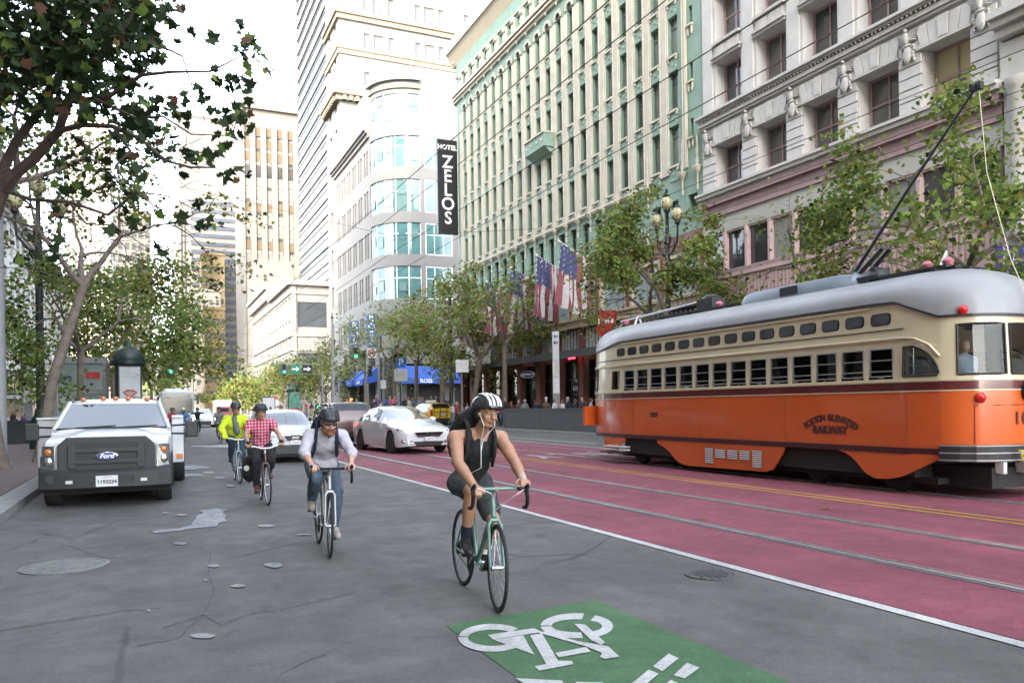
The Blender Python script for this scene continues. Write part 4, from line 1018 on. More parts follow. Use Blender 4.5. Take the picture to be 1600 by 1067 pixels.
for i, (px, D, H, n, lab) in enumerate(((205, 44, 12.4, 5200, 'leafy plane tree right behind the poster kiosk'), (178, 56, 14, 2600, 'plane tree between the kiosk and the young tree'), (238, 88, 11.5, 1700, 'plane tree beyond the crossing left of the signal mast'),
        (246, 130, 12, 1500, 'farther plane tree left of the bus'), (254, 190, 12, 1300, 'distant plane tree left of the bus roof'))):
    p = ond(px, 600, D); tree(lab, (p.x, p.y, .14), H, .2, n, .24 if D < 80 else .45, 80 + i, SUNNY, trunk_h=4.2, group=G3, spread=.85, L0=2.6, fuzz=.6, maxl=4 if D < 80 else 3)
# trunk foot at the left frame edge
p = gnd(4, 741)
tree('thick plane tree trunk at the kerb by the dark stair parapet', (p.x - .12, p.y, .14), 12.5, .27, 2200, .17, 90, DEEP, trunk_h=5.6, lean=(-.9, -.3), group=G3, spread=.8, L0=2.4, fuzz=.4)
for i, (px, py, mt) in enumerate(((1412, 798, 2), (1466, 793, 2), (1292, 796, 3), (1098, 812, 3))):
    b_ = MB(); b_.add(LOBE, [(0, 1, 2, 3, 4, 5, 6), (6, 7, 8, 9, 10, 11, 0)]); p = gnd(px, py)
    o = b_.build('fallen_leaf', LEAFM[mt], None, (p.x, p.y, .035), (.25, .2, i * 2.1), recalc=False); o.scale = (.13,) * 3
    tag(o, ('dry leaf on the red lane beside the yellow lines, under the streetcar middle', 'dry leaf on the red lane by the yellow lines, nearest the streetcar rear', 'brown leaf on the red lane between the yellow lines and the rail', 'brown leaf lying next to the nearer steel rail')[i], 'leaf', 'leaves fallen on the red lane')
# ---- the big tree overhead, its trunk outside the frame on the left; limbs reach over the road
def big_tree():
    q = random.Random(5)
    base = Vector((-3.15, 12.9, .14))
    t_ = thing('street_tree', 'dark leafy plane tree overhead with long drooping branches at the top corner', 'tree', base, 0, G3)
    mb = MB()
    def limb(pth, r0, r1, D0, D1, n=7):
        P = [ond(x, y, D0 + (D1 - D0) * i / max(1, len(pth) - 1)) - base for i, (x, y) in enumerate(pth)]
        mb.tube(P, [r0 + (r1 - r0) * i / (len(P) - 1) for i in range(len(P))], n, 0, False); return P
    f0 = ond(2, 300, 10.4) - base
    mb.tube([(0, 0, -.1), (.1, -.02, .5), (.35, -.1, 2.2), tuple(f0 * .82 + Vector((0, 0, .1))), tuple(f0)], [.27, .2, .17, .13, .1], 10, 0, False)
    limb([(2, 300), (22, 275), (55, 248), (93, 205), (106, 160), (140, 105), (190, 50), (250, -30)], .085, .02, 10.4, 9.6)
    limb([(2, 300), (8, 262), (28, 220), (60, 178), (90, 130), (120, 60), (130, -40)], .075, .03, 10.4, 11.5)
    limb([(-60, 330), (-20, 170), (18, 134), (60, 118), (98, 100), (150, 60)], .09, .03, 10.4, 9.8)
    limb([(93, 205), (130, 196), (178, 198), (222, 218), (262, 252), (300, 262), (338, 262)], .04, .008, 10.0, 9.4, 5)
    limb([(178, 198), (205, 236), (182, 260), (196, 282), (240, 320), (300, 352)], .022, .006, 9.8, 9.2, 5)
    limb([(106, 160), (170, 152), (222, 118), (268, 113), (330, 112), (378, 88)], .035, .006, 9.8, 8.8, 5)
    limb([(222, 118), (252, 72), (286, 88), (302, 138), (322, 190)], .018, .005, 9.4, 9.0, 4)
    limb([(150, 155), (214, 185), (256, 182), (300, 210), (352, 212)], .02, .005, 9.6, 9.0, 4)
    limb([(5, 296), (50, 312), (110, 316), (170, 336), (214, 300), (262, 306), (312, 330)], .03, .005, 10.4, 9.4, 5)
    limb([(30, 305), (60, 330), (58, 382), (90, 420), (96, 470)], .018, .005, 10.3, 10, 4)
    limb([(110, 318), (136, 350), (178, 352), (236, 390)], .016, .005, 10.2, 9.8, 4)
    # fine bare twigs
    for k in range(150):
        x, y = q.uniform(0, 300), q.uniform(215, 430); a = q.uniform(-.6, .9); L_ = q.uniform(18, 60)
        pth = [(x, y)]
        for i in range(4): a += q.uniform(-.55, .55); pth.append((pth[-1][0] + L_ / 4 * math.cos(a), pth[-1][1] + L_ / 4 * math.sin(a)))
        limb(pth, .0065, .003, q.uniform(9.6, 10.6), 10, 3)
    mb.build('trunk', m_barkd, t_, smooth=50, recalc=False)
    L_ = []
    def cl(cx, cy, rx, ry, n, D0=9.0, D1=11.2):
        for _ in range(n):
            a = q.uniform(0, 6.283); r_ = math.sqrt(q.random())
            L_.append(ond(cx + rx * r_ * math.cos(a), cy + ry * r_ * math.sin(a), q.uniform(D0, D1)) - base)
    cl(70, 40, 150, 75, 900); cl(150, 60, 100, 80, 420); cl(40, 120, 100, 70, 420); cl(230, 10, 60, 30, 50); cl(140, 140, 70, 55, 130); cl(205, 30, 40, 40, 60)
    cl(40, -60, 220, 90, 260); cl(-90, 60, 110, 200, 330)
    for c in (*((a_, b_, c_, d_, max(2, int(e_ * .5))) for a_, b_, c_, d_, e_ in ((185, 345, 34, 24, 26), (230, 345, 30, 18, 22), (250, 385, 20, 12, 10), (215, 310, 30, 16, 14), (150, 285, 40, 24, 26), (100, 290, 40, 40, 30), (86, 350, 14, 36, 26), (60, 400, 40, 30, 22), (170, 240, 40, 26, 30), (110, 235, 40, 30, 26), (220, 268, 18, 14, 8))), (205, 200, 34, 26, 40), (240, 190, 28, 22, 24), (255, 236, 24, 18, 14), (262, 168, 22, 18, 12), (215, 150, 30, 30, 26), (238, 88, 26, 22, 26), (205, 120, 30, 30, 24), (225, 60, 24, 22, 16),
              (328, 58, 10, 12, 5), (264, 26, 22, 14, 10), (290, 55, 18, 14, 5), (372, 42, 8, 12, 5), (388, 74, 22, 18, 16), (400, 98, 22, 24, 14), (420, 108, 8, 8, 3), (376, 130, 26, 16, 14), (348, 116, 18, 14, 8), (305, 158, 24, 22, 14), (288, 186, 14, 10, 7),
              (350, 176, 26, 18, 20), (372, 196, 24, 18, 18), (386, 170, 12, 14, 7), (352, 216, 16, 14, 8), (322, 246, 26, 16, 18), (366, 272, 26, 12, 18), (294, 240, 8, 10, 5), (288, 276, 8, 8, 4), (272, 226, 10, 14, 6), (330, 352, 26, 10, 10), (316, 320, 10, 6, 4), (280, 342, 14, 10, 6)): cl(*c)
    rust = {i for i, v_ in enumerate(L_) if False}
    vis = list(range(len(L_)))
    # the 300 that show largest are leaves of their own, the rest is joined
    def inframe(v_):
        P = v_ + base; d_ = P.x * _sy + P.y * _cy; lat = P.x * _cy - P.y * _sy; h = P.z - CAM_H
        return abs(lat / d_) < .66 and h / d_ < .53
    vis = sorted((i for i in vis if inframe(L_[i])), key=lambda i: L_[i].y)
    big = set(q.sample(vis, 300))
    rest = [tuple(v_) for i, v_ in enumerate(L_) if i not in big]
    stuff(obj('foliage', leaf_mesh('foliage', rest, .14, 6, LOBE, [1.2, .25, .04, .12, 9, .5]), t_))
    lm = []
    for k, mt in enumerate((4, 4, 4, 4, 4, 0)):
        ty, tx = [(.3, .5), (-.6, .2), (.9, -.4), (-.2, -.9), (.5, .8), (-.8, .6)][k]
        b_ = MB(); b_.add([v_ for v_ in LOBE], [(0, 1, 2, 3, 4, 5, 6), (6, 7, 8, 9, 10, 11, 0)], 0); lm.append(b_.mesh('leaf', LEAFM[mt], recalc=False))
    for i in big:
        s_ = q.uniform(.10, .185); obj('leaf', lm[q.randrange(6)], t_, L_[i], (q.uniform(-1.2, 1.2), q.uniform(-1.2, 1.2), q.uniform(0, 6.28)), (s_, s_, s_))
big_tree()
# ------------------------------------------------------------------ street furniture
m_lampg = M('lamp_globe', (.42, .38, .22), .35, .15, 6)
m_polegrey = M('galvanised_pole', (.22, .225, .23), .5, .12, 4)
m_pylon = M('pylon_white', (.55, .56, .56), .5, .08, 2)
m_signred = M('sign_red', (.42, .02, .025), .5, .05, 3)
m_signgrn = M('sign_green', (.01, .20, .10), .5, .05, 3)
m_sigback = M('signal_backplate', (.10, .14, .10), .6, .1, 3)
m_lit = M('green_signal_light', (.02, .9, .45), .4, 0, emit=2.2)
m_litred = M('red_hand_light', (.9, .12, .03), .4, 0, emit=1.5)
m_navy = M('navy_sign', (.012, .02, .06), .4, .1, 3)
TXT = (R(90), 0, 0)
def lamp(label, x, y, h=10.9, rz=0, z=.15):
    t_ = thing('street_lamp', label, 'street lamp', (x, y, z), rz, 'three globe street lamps')
    MB().lathe([(.42, 0), (.42, .35), (.34, .42), (.34, 1.2), (.24, 1.35), (.2, 1.6)], 12).build('base', m_dkgreen, t_, smooth=35)
    mb = MB(); mb.lathe([(.15, 1.6), (.13, h * .6), (.11, h - 2.6), (.2, h - 2.5), (.2, h - 2.2), (.1, h - 2.1), (.09, h - 1.0), (.17, h - .9), (.17, h - .8)], 14)
    for k in range(7): a = 6.283 * k / 7; mb.tube([(.14 * math.cos(a), .14 * math.sin(a), 1.7), (.11 * math.cos(a), .11 * math.sin(a), h - 2.6)], .022, 4)
    for s_ in (-1, 1):
        mb.tube([(0, 0, h - 3.2), (s_ * .35, 0, h - 3.1), (s_ * .75, 0, h - 2.6), (s_ * .8, 0, h - 2.0), (s_ * .8, 0, h - 1.75)], .055, 6)
        mb.torus((s_ * .35, 0, h - 2.55), .22, .035, 'y', 14, 5)
        mb.lathe([(.06, 0), (.16, .1), (.14, .2)], 10, 0, None, (s_ * .8, 0, h - 1.75))
    mb.build('pole', m_black, t_, smooth=40)
    gm = MB().sphere((0, 0, .36), (.31, .31, .36), 16, 10).mesh('globe', m_lampg, smooth=80)
    cp = MB().lathe([(.2, .64), (.1, .78), (.05, .82), (.05, .95), (.09, 1.0), (.02, 1.12), (0, 1.12)], 10).mesh('finial', m_black, smooth=40)
    for p in ((0, 0, h - .82), (-.8, 0, h - 1.56), (.8, 0, h - 1.56)):
        g_ = obj('globe', gm, t_, p); obj('finial', cp, g_)
        ribs = MB()
        for k in range(8): a = 6.283 * k / 8; ribs.tube([(.315 * math.cos(a) * math.sin(b), .315 * math.sin(a) * math.sin(b), .36 - .365 * math.cos(b)) for b in (.4, .9, 1.57, 2.2, 2.7)], .012, 4)
        ribs.build('globe_rib', m_black, g_)
    return t_
p = ond(60, 283, 32.0); lamp('three globe street lamp among the left tree branches', p.x, p.y, 11.1, R(15))
p = onx(1043, 305, 24.4); lamp('three globe street lamp rising behind the streetcar', p.x, p.y, p.z - .1, R(95))
p = ond(706, 440, 66); lamp('three globe street lamp at the far corner of the green building', p.x, p.y, 9.6, R(80)) if False else None
def pole(t_, h, r_=.07, m=None, x=0, y=0, nm='pole'):
    return MB().lathe([(r_ * 1.8, 0), (r_ * 1.8, .12), (r_ * 1.1, .2), (r_, .4), (r_ * .8, h), (0, h)], 10, 0, None, (x, y, 0)).build(nm, m or m_polegrey, t_, smooth=40)
# plain poles
for px, D, h, r_, lab in ((2, 21, 12, .14, 'thick grey pole at the very left edge of the road scene'), (706, 64, 11, .17, 'dark strain pole by the far corner of the green building'),
                          (1562, 23, 7.2, .075, 'grey strain pole at the pink building end'), (522, 88, 12, .14, 'grey pole left of the round white disc sign')):
    p = ond(px, 600, D); t_ = thing('strain_pole', lab, 'pole', (p.x, p.y, .14), 0, 'poles holding the overhead wires'); pole(t_, h, r_, m_polegrey if D != 64 else m_black)
    MB().lathe([(r_ * 1.1, 0), (r_ * 1.1, .2)], 10, 0, None, (0, 0, h - .6)).build('clamp', m_black, t_)
    if D == 64: MB().tube([(0, 0, 8.9), (-1.2, -.4, 9.05)], .04, 6).cbox((-1.25, -.4, 9.0), (1.9, .3, .1)).build('lamp_arm', m_polegrey, t_)
def signal_head(parent, at, lit=0, disc=True, rz=0, yaw=0):
    x, y, z = at
    h = MB().box(-.19, -.16, -.55, .19, .16, .55).build('signal_head', m_black, parent, (x, y, z), (0, 0, yaw), bevel=.03)
    if disc: MB().lathe([(.0, -.02), (.62, -.02), (.62, .02), (0, .02)], 24, 0, Matrix.Translation((0, .18, 0)) @ Matrix.Rotation(R(90), 4, 'X')).build('backplate', m_sigback, h)
    for k in range(3):
        MB().lathe([(0, 0), (.13, .01), (.14, .0)], 14, 0, Matrix.Translation((0, -.162, .35 - k * .35)) @ Matrix.Rotation(R(90), 4, 'X')).build('lens', m_lit if k == 2 and lit else m_black, h)
        MB().lathe([(.155, 0), (.155, .22)], 12, 0, Matrix.Translation((0, -.16, .35 - k * .35)) @ Matrix.Rotation(R(90), 4, 'X'), arc=(R(-30), R(210))).build('visor', m_black, h, recalc=False)
    return h
def plate(parent, at, w_, h_, m, txt=None, tm=None, size=.2, nm='sign_plate', border=None, yaw=0):
    b_ = MB().box(-w_ / 2, -.02, -h_ / 2, w_ / 2, .0, h_ / 2).build(nm, m, parent, at, (0, 0, yaw), bevel=.01)
    if border:
        t = .035; e = MB()
        for bx in ((-w_ / 2 + .02, -h_ / 2 + .02, w_ / 2 - .02, -h_ / 2 + .02 + t), (-w_ / 2 + .02, h_ / 2 - .02 - t, w_ / 2 - .02, h_ / 2 - .02), (-w_ / 2 + .02, -h_ / 2 + .02, -w_ / 2 + .02 + t, h_ / 2 - .02), (w_ / 2 - .02 - t, -h_ / 2 + .02, w_ / 2 - .02, h_ / 2 - .02)):
            e.box(bx[0], -.026, bx[1], bx[2], -.021, bx[3])
        e.build('border', border, b_)
    if txt: text('lettering', txt, size, tm or m_black, b_, (0, -.024, 0), TXT, .003)
    return b_
def noturn(parent, at, s_=.8, yaw=0):
    b_ = plate(parent, at, s_, s_, m_wht, border=m_black, yaw=yaw)
    MB().torus((0, -.03, 0), s_ * .33, s_ * .045, 'y', 24, 6).cbox((0, 0, 0), (s_ * .64, .012, s_ * .07), 0, Matrix.Translation((0, -.045, 0)) @ Matrix.Rotation(R(45), 4, 'Y')).build('ban_ring', m_signred, b_)
    MB().prism([(.16 * s_, -.026, -.2 * s_), (.16 * s_, -.026, .1 * s_), (-.08 * s_, -.026, .1 * s_), (-.08 * s_, -.026, .2 * s_), (-.24 * s_, -.026, .05 * s_), (-.08 * s_, -.026, -.08 * s_), (-.08 * s_, -.026, .02 * s_), (.08 * s_, -.026, .02 * s_), (.08 * s_, -.026, -.2 * s_)], (0, -.006, 0)).build('arrow', m_black, b_)
# signal mast left of the street, over the kerb lane
p = ond(228, 577, 66); t_ = thing('signal_mast', 'signal mast with a no left turn sign and green light beside the poster kiosk', 'traffic light', (p.x - .6, p.y, .14), 0, 'traffic signals at the crossing')
pole(t_, 6.4, .11); MB().tube([(0, 0, 5.6), (2.9, 0, 5.75)], .06, 8).tube([(0, 0, 4.6), (2.5, 0, 4.65)], .04, 8).build('mast_arm', m_polegrey, t_)
zb = p.z; noturn(t_, (1.2, -.1, 5.15), .9); signal_head(t_, (2.55, -.1, 5.1), 1)
# far mast with arrow signs
p = ond(505, 580, 100); t_ = thing('signal_mast', 'long signal mast with a green light and two arrow signs over the far lane', 'traffic light', (p.x, p.y, .14), 0, 'traffic signals at the crossing')
pole(t_, 7.4, .12); MB().tube([(0, 0, 7.0), (-5.4, 0, 7.1)], .06, 8).tube([(0, 0, 5.8), (-5.2, 0, 5.8)], .04, 8).build('mast_arm', m_polegrey, t_)
signal_head(t_, (-4.7, -.1, 6.4), 1)
def arrow(parent, at, bgm, fgm, w_=1.15):
    b_ = plate(parent, at, w_, 1.0, bgm)
    MB().prism([(-.45, -.024, -.1), (.08, -.024, -.1), (.08, -.024, -.32), (.48, -.024, 0), (.08, -.024, .32), (.08, -.024, .1), (-.45, -.024, .1)], (0, -.006, 0)).build('arrow', fgm, b_)
arrow(t_, (-3.3, -.1, 6.4), m_signgrn, m_wht); arrow(t_, (-1.9, -.1, 6.4), m_black, m_wht)
# near corner signal group on the right
p = ond(597, 560, 84); t_ = thing('signal_mast', 'signal mast with a no turn sign and white plate before the blue awnings', 'traffic light', (p.x, p.y, .14), 0, 'traffic signals at the crossing')
pole(t_, 9.0, .14, m_black); MB().tube([(0, 0, 8.1), (-3.6, 0, 8.1)], .06, 8).tube([(0, 0, 6.4), (-3.4, 0, 6.4)], .04, 8).build('mast_arm', m_polegrey, t_)
signal_head(t_, (-2.75, -.1, 7.2), 1); noturn(t_, (-1.05, -.1, 7.2), 1.1); plate(t_, (.45, -.1, 7.2), 1.2, .95, m_pylon, 'NO TURN', m_black, .2, border=m_black)
signal_head(t_, (1.6, -.1, 7.6), 0, False); signal_head(t_, (-1.3, -.1, 5.3), 0, False); plate(t_, (.15, -.2, 3.9), .6, .9, m_pylon)
hb = MB().box(-.22, -.12, -.3, .22, .12, .3).build('walk_signal', m_black, t_, (-3.3, -.1, 2.3)); MB().box(-.12, -.13, -.16, .12, -.121, .16).build('hand_light', m_litred, hb)
# parking sign
p = ond(627, 567, 78); t_ = thing('parking_sign', 'blue parking sign on a dark post above a white information panel', 'sign', (p.x, p.y, .14), 0)
pole(t_, 4.4, .13, m_dkgreen); plate(t_, (0, -.15, p.z - .14), .95, .95, M('parking_blue', (.02, .13, .45), .5, .05), 'P', m_wht, 1.0); plate(t_, (0, -.15, p.z - 1.35), 1.35, 1.2, m_pylon, '24 HOUR\nPARKING', m_greyp, .22)
# round white disc sign
p = ond(530, 563, 90); t_ = thing('disc_sign', 'round white disc sign on a pole at the far corner', 'sign', (p.x, p.y, .14), 0)
pole(t_, p.z + .6, .06); MB().lathe([(0, -.02), (.62, -.02), (.62, .03), (0, .03)], 28, 0, Matrix.Translation((0, -.1, p.z - .14)) @ Matrix.Rotation(R(90), 4, 'X')).build('disc', m_pylon, t_)
# lane sign on the right pavement
p = ond(723, 572, 54); t_ = thing('lane_sign', 'white lane control sign on a thin post by the forked tree', 'sign', (p.x, p.y, .14), 0)
pole(t_, p.z + .2, .035); plate(t_, (0, -.06, p.z - .14), .92, .85, m_pylon, 'RIGHT LANE\nMUST\nTURN RIGHT', m_greyp, .15)
# transit pylons
def pylon(label, p, h, w_, yaw=0, wr='Powell'):
    t_ = thing('transit_pylon', label, 'sign pylon', (p.x, p.y, .14), yaw, 'white station pylons')
    MB().box(-w_ / 2, -.12, 0, w_ / 2, .12, h * .36).build('pylon_base', m_polegrey, t_); MB().box(-w_ / 2, -.13, h * .36 + .002, w_ / 2, .13, h).build('pylon_body', m_pylon, t_, bevel=.02)
    text('lettering', wr, h * .075, m_greyp, t_, (0, -.135, h * .62), (R(90), R(-90), 0), .003)
    for k, (z, m_) in enumerate(((h * .95, M('badge_blue', (.02, .06, .30), .5)), (h * .885, m_black))):
        MB().box(-w_ * .3, -.138, z - .09, -.01, -.131, z + .09).box(.03, -.138, z - .06, w_ * .3, -.131, z + .06).build('badge', m_, t_)
    return t_
p = ony(871, 630, 44.5); pylon('white station pylon behind the stair parapet on the right pavement', Vector((p.x, p.y, 0)), 6.1, .42, R(-25))
p = ond(46, 640, 56); pylon('white Powell station pylon behind the pickup truck at the left', p, 6.0, .5, R(0))
# kerb parking sign with red lettering
p = ond(90, 565, 27); t_ = thing('kerb_sign', 'small white kerb sign with red lettering beside the leaning tree', 'sign', (p.x, p.y, .14), 0)
pole(t_, p.z + .3, .03); plate(t_, (0, -.05, p.z - .14), .28, .42, m_wht, 'NO\nSTOP\nPING', m_signred, .09)
# one way arrow
p = ond(23, 620, 62); t_ = thing('one_way_sign', 'black one way sign with a white arrow at the far left corner', 'sign', (p.x, p.y, .14), 0)
pole(t_, p.z + .5, .045); b_ = plate(t_, (0, -.06, p.z - .14), 1.25, .5, m_black)
MB().prism([(-.55, -.024, -.13), (.25, -.024, -.13), (.25, -.024, -.23), (.58, -.024, 0), (.25, -.024, .23), (.25, -.024, .13), (-.55, -.024, .13)], (0, -.004, 0)).build('arrow', m_wht, b_); text('lettering', 'ONE WAY', .15, m_black, b_, (-.12, -.03, 0), TXT, .002)
p = ond(36, 575, 60); t_ = thing('corner_signal', 'dark signal heads on a grey pole at the far left corner', 'traffic light', (p.x, p.y, .14), 0, 'traffic signals at the crossing')
pole(t_, 5.6, .1); signal_head(t_, (0, -.2, 4.2), 0, False); signal_head(t_, (-1.1, -.2, 4.0), 0, False); MB().tube([(0, 0, 4.0), (-1.1, 0, 4.0)], .05, 6).build('mast_arm', m_polegrey, t_)
# poster kiosk with lips
p = ond(203, 640, 40); KX, KY = p.x, p.y
t_ = thing('poster_kiosk', 'dark green advertising kiosk with a domed roof and a poster of red lips', 'kiosk', (KX, KY, .14), R(6))
MB().lathe([(.75, 0), (.75, .3), (.62, .36), (.62, 3.7), (.66, 3.74)], 20).build('drum', m_dkgreen, t_, smooth=40)
MB().lathe([(.78, 3.75), (.86, 3.82), (.86, 4.02), (.74, 4.06)], 20).build('ring', m_dkgreen, t_, smooth=40)
MB().lathe([(.76, 4.07), (.74, 4.22), (.62, 4.45), (.36, 4.64), (.1, 4.75), (.06, 4.98), (0, 5.0)], 20).build('dome', m_dkgreen, t_, smooth=60)
pf = MB().box(-.52, -.7, .4, .52, -.6, 3.72).build('poster_case', m_dkgreen, t_); po = MB().box(-.46, -.715, .46, .46, -.702, 3.66).build('poster', m_pylon, t_)
text('lettering', 'The best talks', .12, m_greyp, po, (0, -.718, 3.35), TXT, .001); text('lettering', 'happen here', .12, m_greyp, po, (0, -.718, 3.18), TXT, .001)
lip = MB(); n = 18
def lipc(t, up): x = -.34 + .68 * t; return (x, (.16 + .07 * math.cos(6.283 * (t - .5)) * -1 * 0) * math.sin(math.pi * t) * (1 if up else -1.5) + (-.05 * math.exp(-((t - .5) / .08) ** 2) if up else 0))
def lipi(t, up): x = -.27 + .54 * t; return (x, (.06 if up else -.17) * math.sin(math.pi * t))
for up in (True, False):
    for i in range(n):
        a, b, c, d_ = lipc(i / n, up), lipc((i + 1) / n, up), lipi((i + 1) / n, up), lipi(i / n, up)
        lip.add([(x, -.72, 2.4 + z) for x, z in (a, b, c, d_)], [(0, 1, 2, 3)])
lip.build('lips', M('lip_red', (.25, .05, .05), .5, .1), po, recalc=False)
MB().poly([(*(lipi(i / n, True)[0],), -.7165, 2.4 + lipi(i / n, True)[1]) for i in range(n + 1)] + [(lipi(1 - i / n, False)[0], -.7165, 2.4 + lipi(1 - i / n, False)[1]) for i in range(1, n)]).build('mouth', M('mouth_pink', (.5, .25, .22), .5, .1), po, recalc=False)
# glass pavilion with coloured window signs
p0, p1 = ond(84, 640, 41), ond(168, 640, 42)
t_ = thing('glass_pavilion', 'grey framed glass pavilion with small coloured signs behind the pickup truck', 'pavilion', (p0.x, p0.y, .14), math.atan2(p1.y - p0.y, p1.x - p0.x))
W2 = (p1 - p0).length; mfr = M('pavilion_frame', (.25, .245, .24), .6, .1, 2)
for x in (0, W2 / 2 - .08, W2 - .16): MB().box(x, 0, 0, x + .16, .2, 4.0).build('post', mfr, t_)
MB().box(0, 0, 4.002, W2, 2.4, 4.3).build('roof', mfr, t_); MB().box(.16, 0, 2.4, W2 / 2 - .08, .15, 2.6).box(W2 / 2 + .08, 0, 2.4, W2 - .16, .15, 2.6).build('rail', mfr, t_)
MB().box(0, 2.2, 0, W2, 2.4, 4.0).build('back_wall', mfr, t_)
mpg = M('pavilion_glass', (.20, .25, .23), .1, .2, 1)
for x in (.17, W2 / 2 + .09):
    for z in (.1, 2.62): MB().box(x, .06, z, x + W2 / 2 - .26, .09, z + (2.28 if z < 1 else 1.36)).build('pane', mpg, t_)
text('lettering', 'be', .55, m_navy, t_, (W2 * .24, .05, 3.25), TXT, .01, bold=.03); MB().box(W2 * .62, .03, 3.2, W2 * .88, .055, 3.55).build('red_sign', m_signred, t_)
# stair parapets
p = ond(8, 690, 37.5); p1 = ond(66, 690, 37.5); m_par = M('parapet_granite', (.055, .060, .063), .55, .15, 2.5, .2)
t_ = thing('stair_parapet', 'dark granite station stair parapet behind the left tree trunk', 'parapet', (p.x, p.y, .14), math.atan2(p1.y - p.y, p1.x - p.x))
MB().box(-4.2, 0, 0, (p1 - p).length + .1, .3, 1.0).build('wall', m_par, t_); MB().box(-4.25, -.04, 1.002, (p1 - p).length + .15, .34, 1.1).build('coping', m_par, t_)
t_ = thing('stair_parapet', 'long dark granite station stair parapet ahead of the streetcar', 'parapet', (21.0, 34.0, .14), 0)
for i in range(5): MB().box(0, i * 2.62, 0, .34, i * 2.62 + 2.6, 1.18).build('wall_panel', m_par, t_)
MB().box(-.04, -.02, 1.182, .38, 13.12, 1.28).build('coping', m_par, t_); MB().box(0, 13.14, 0, 3, 13.4, 1.18).build('end_wall', m_par, t_)
# hotel banner sign
p = ony(700, 288, 70.8)
t_ = thing('hotel_sign', 'tall black vertical HOTEL ZELOS sign at the corner of the green building', 'sign', (p.x, 70.8, 17.9), 0)
MB().box(-1.0, -.18, 0, 1.0, .18, 8.9).build('sign_box', M('sign_black', (.010, .010, .012), .35, .1), t_, bevel=.03)
text('lettering', 'HOTEL', .62, m_wht, t_, (0, -.19, 8.15), TXT, .01, bold=.02)
for i, ch_ in enumerate('ZELOS'): text('lettering', ch_, 1.65, m_wht, t_, (0, -.19, 6.75 - i * 1.32), TXT, .01, bold=.03)
for z in (1.0, 4.6, 8.0): MB().tube([(1.0, 0, z), (2.0, 0, z)], .05, 6).build('bracket', m_black, t_)
# red jeans shop sign and black plate
p = onx(948, 505, 24.6)
t_ = thing('shop_sign', 'red hanging shop sign lettered in white above the streetcar front', 'sign', (p.x, p.y, p.z - .75), R(-58))
MB().prism([(-.62, 0, 1.5), (.62, 0, 1.5), (.62, 0, .35), (.2, 0, .2), (0, 0, .32), (-.2, 0, 0), (-.55, 0, .1), (-.62, 0, .4)], (0, .14, 0)).build('sign_box', m_signred, t_)
text('lettering', "Levi's", .46, m_wht, t_, (0, -.006, .9), TXT, .005, bold=.025); text('lettering', 'L', .18, m_wht, t_, (.45, -.006, 1.3), TXT, .005)
MB().tube([(.62, .07, 1.2), (2.2, .07, 1.2)], .04, 6).build('bracket', m_black, t_)
p = onx(966, 513, 24.2); t_ = thing('lane_plate', 'small black LEFT LANE plate beside the red shop sign', 'sign', (p.x, p.y, p.z), R(-50)); plate(t_, (0, 0, 0), .75, .42, m_black, 'LEFT\nLANE', m_wht, .16); MB().tube([(0, .05, -.2), (0, .05, -p.z + .15)], .035, 6).build('post', m_polegrey, t_)
p = onx(826, 585, 25.2); t_ = thing('oval_sign', 'oval dark blue shop sign hanging under the canopy', 'sign', (p.x, p.y, p.z), R(-58))
MB().lathe([(0, -.05), (.62, -.05), (.62, .05), (0, .05)], 28, 0, Matrix.Diagonal((1, 1, .42, 1)) @ Matrix.Rotation(R(90), 4, 'X')).build('sign_oval', m_navy, t_); MB().torus((0, -.055, 0), .58, .025, 'y', 28, 5, 0, Matrix.Diagonal((1, 1, .42, 1))).build('rim', m_wht, t_)
text('lettering', 'OLD NAVY', .2, m_wht, t_, (0, -.056, 0), TXT, .003); MB().tube([(0, 0, .26), (0, 0, 1.0)], .025, 6).build('hanger', m_black, t_)
p = onx(894, 558, 26.3); t_ = thing('neon_sign', 'small red lit shop window sign behind the pylon', 'sign', (p.x, p.y, p.z), R(-90)); MB().box(-.45, 0, -.13, .45, .06, .13).build('sign_box', M('red_neon', (.8, .03, .05), .4, 0, emit=.8), t_); text('lettering', "Levi's", .2, m_wht, t_, (0, -.006, 0), TXT, .003)
# ROSS blades on the corner building
for k, (px, py) in enumerate(((556, 553), (582, 540))):
    p = ony(px, py, 96.5 + k * 1.0 + (0 if k == 0 else 4)); t_ = thing('blade_sign', ('blue ROSS blade sign nearer the street on the corner building', 'blue ROSS blade sign behind the tree on the corner building')[k], 'sign', (p.x, p.y, p.z - 2.4), 0)
    MB().box(-.55, -.12, 2.2, .55, .12, 6.4).build('sign_box', M('ross_blue', (.02, .10, .34), .5, .1), t_)
    for i, c in enumerate('ROSS'): text('lettering', c, 1.1, m_wht, t_, (0, -.13, 5.85 - i * .98), TXT, .01, bold=.03)
    MB().tube([(.55, 0, 5.5), (2.5, .5, 5.5)], .06, 6).build('bracket', m_black, t_)
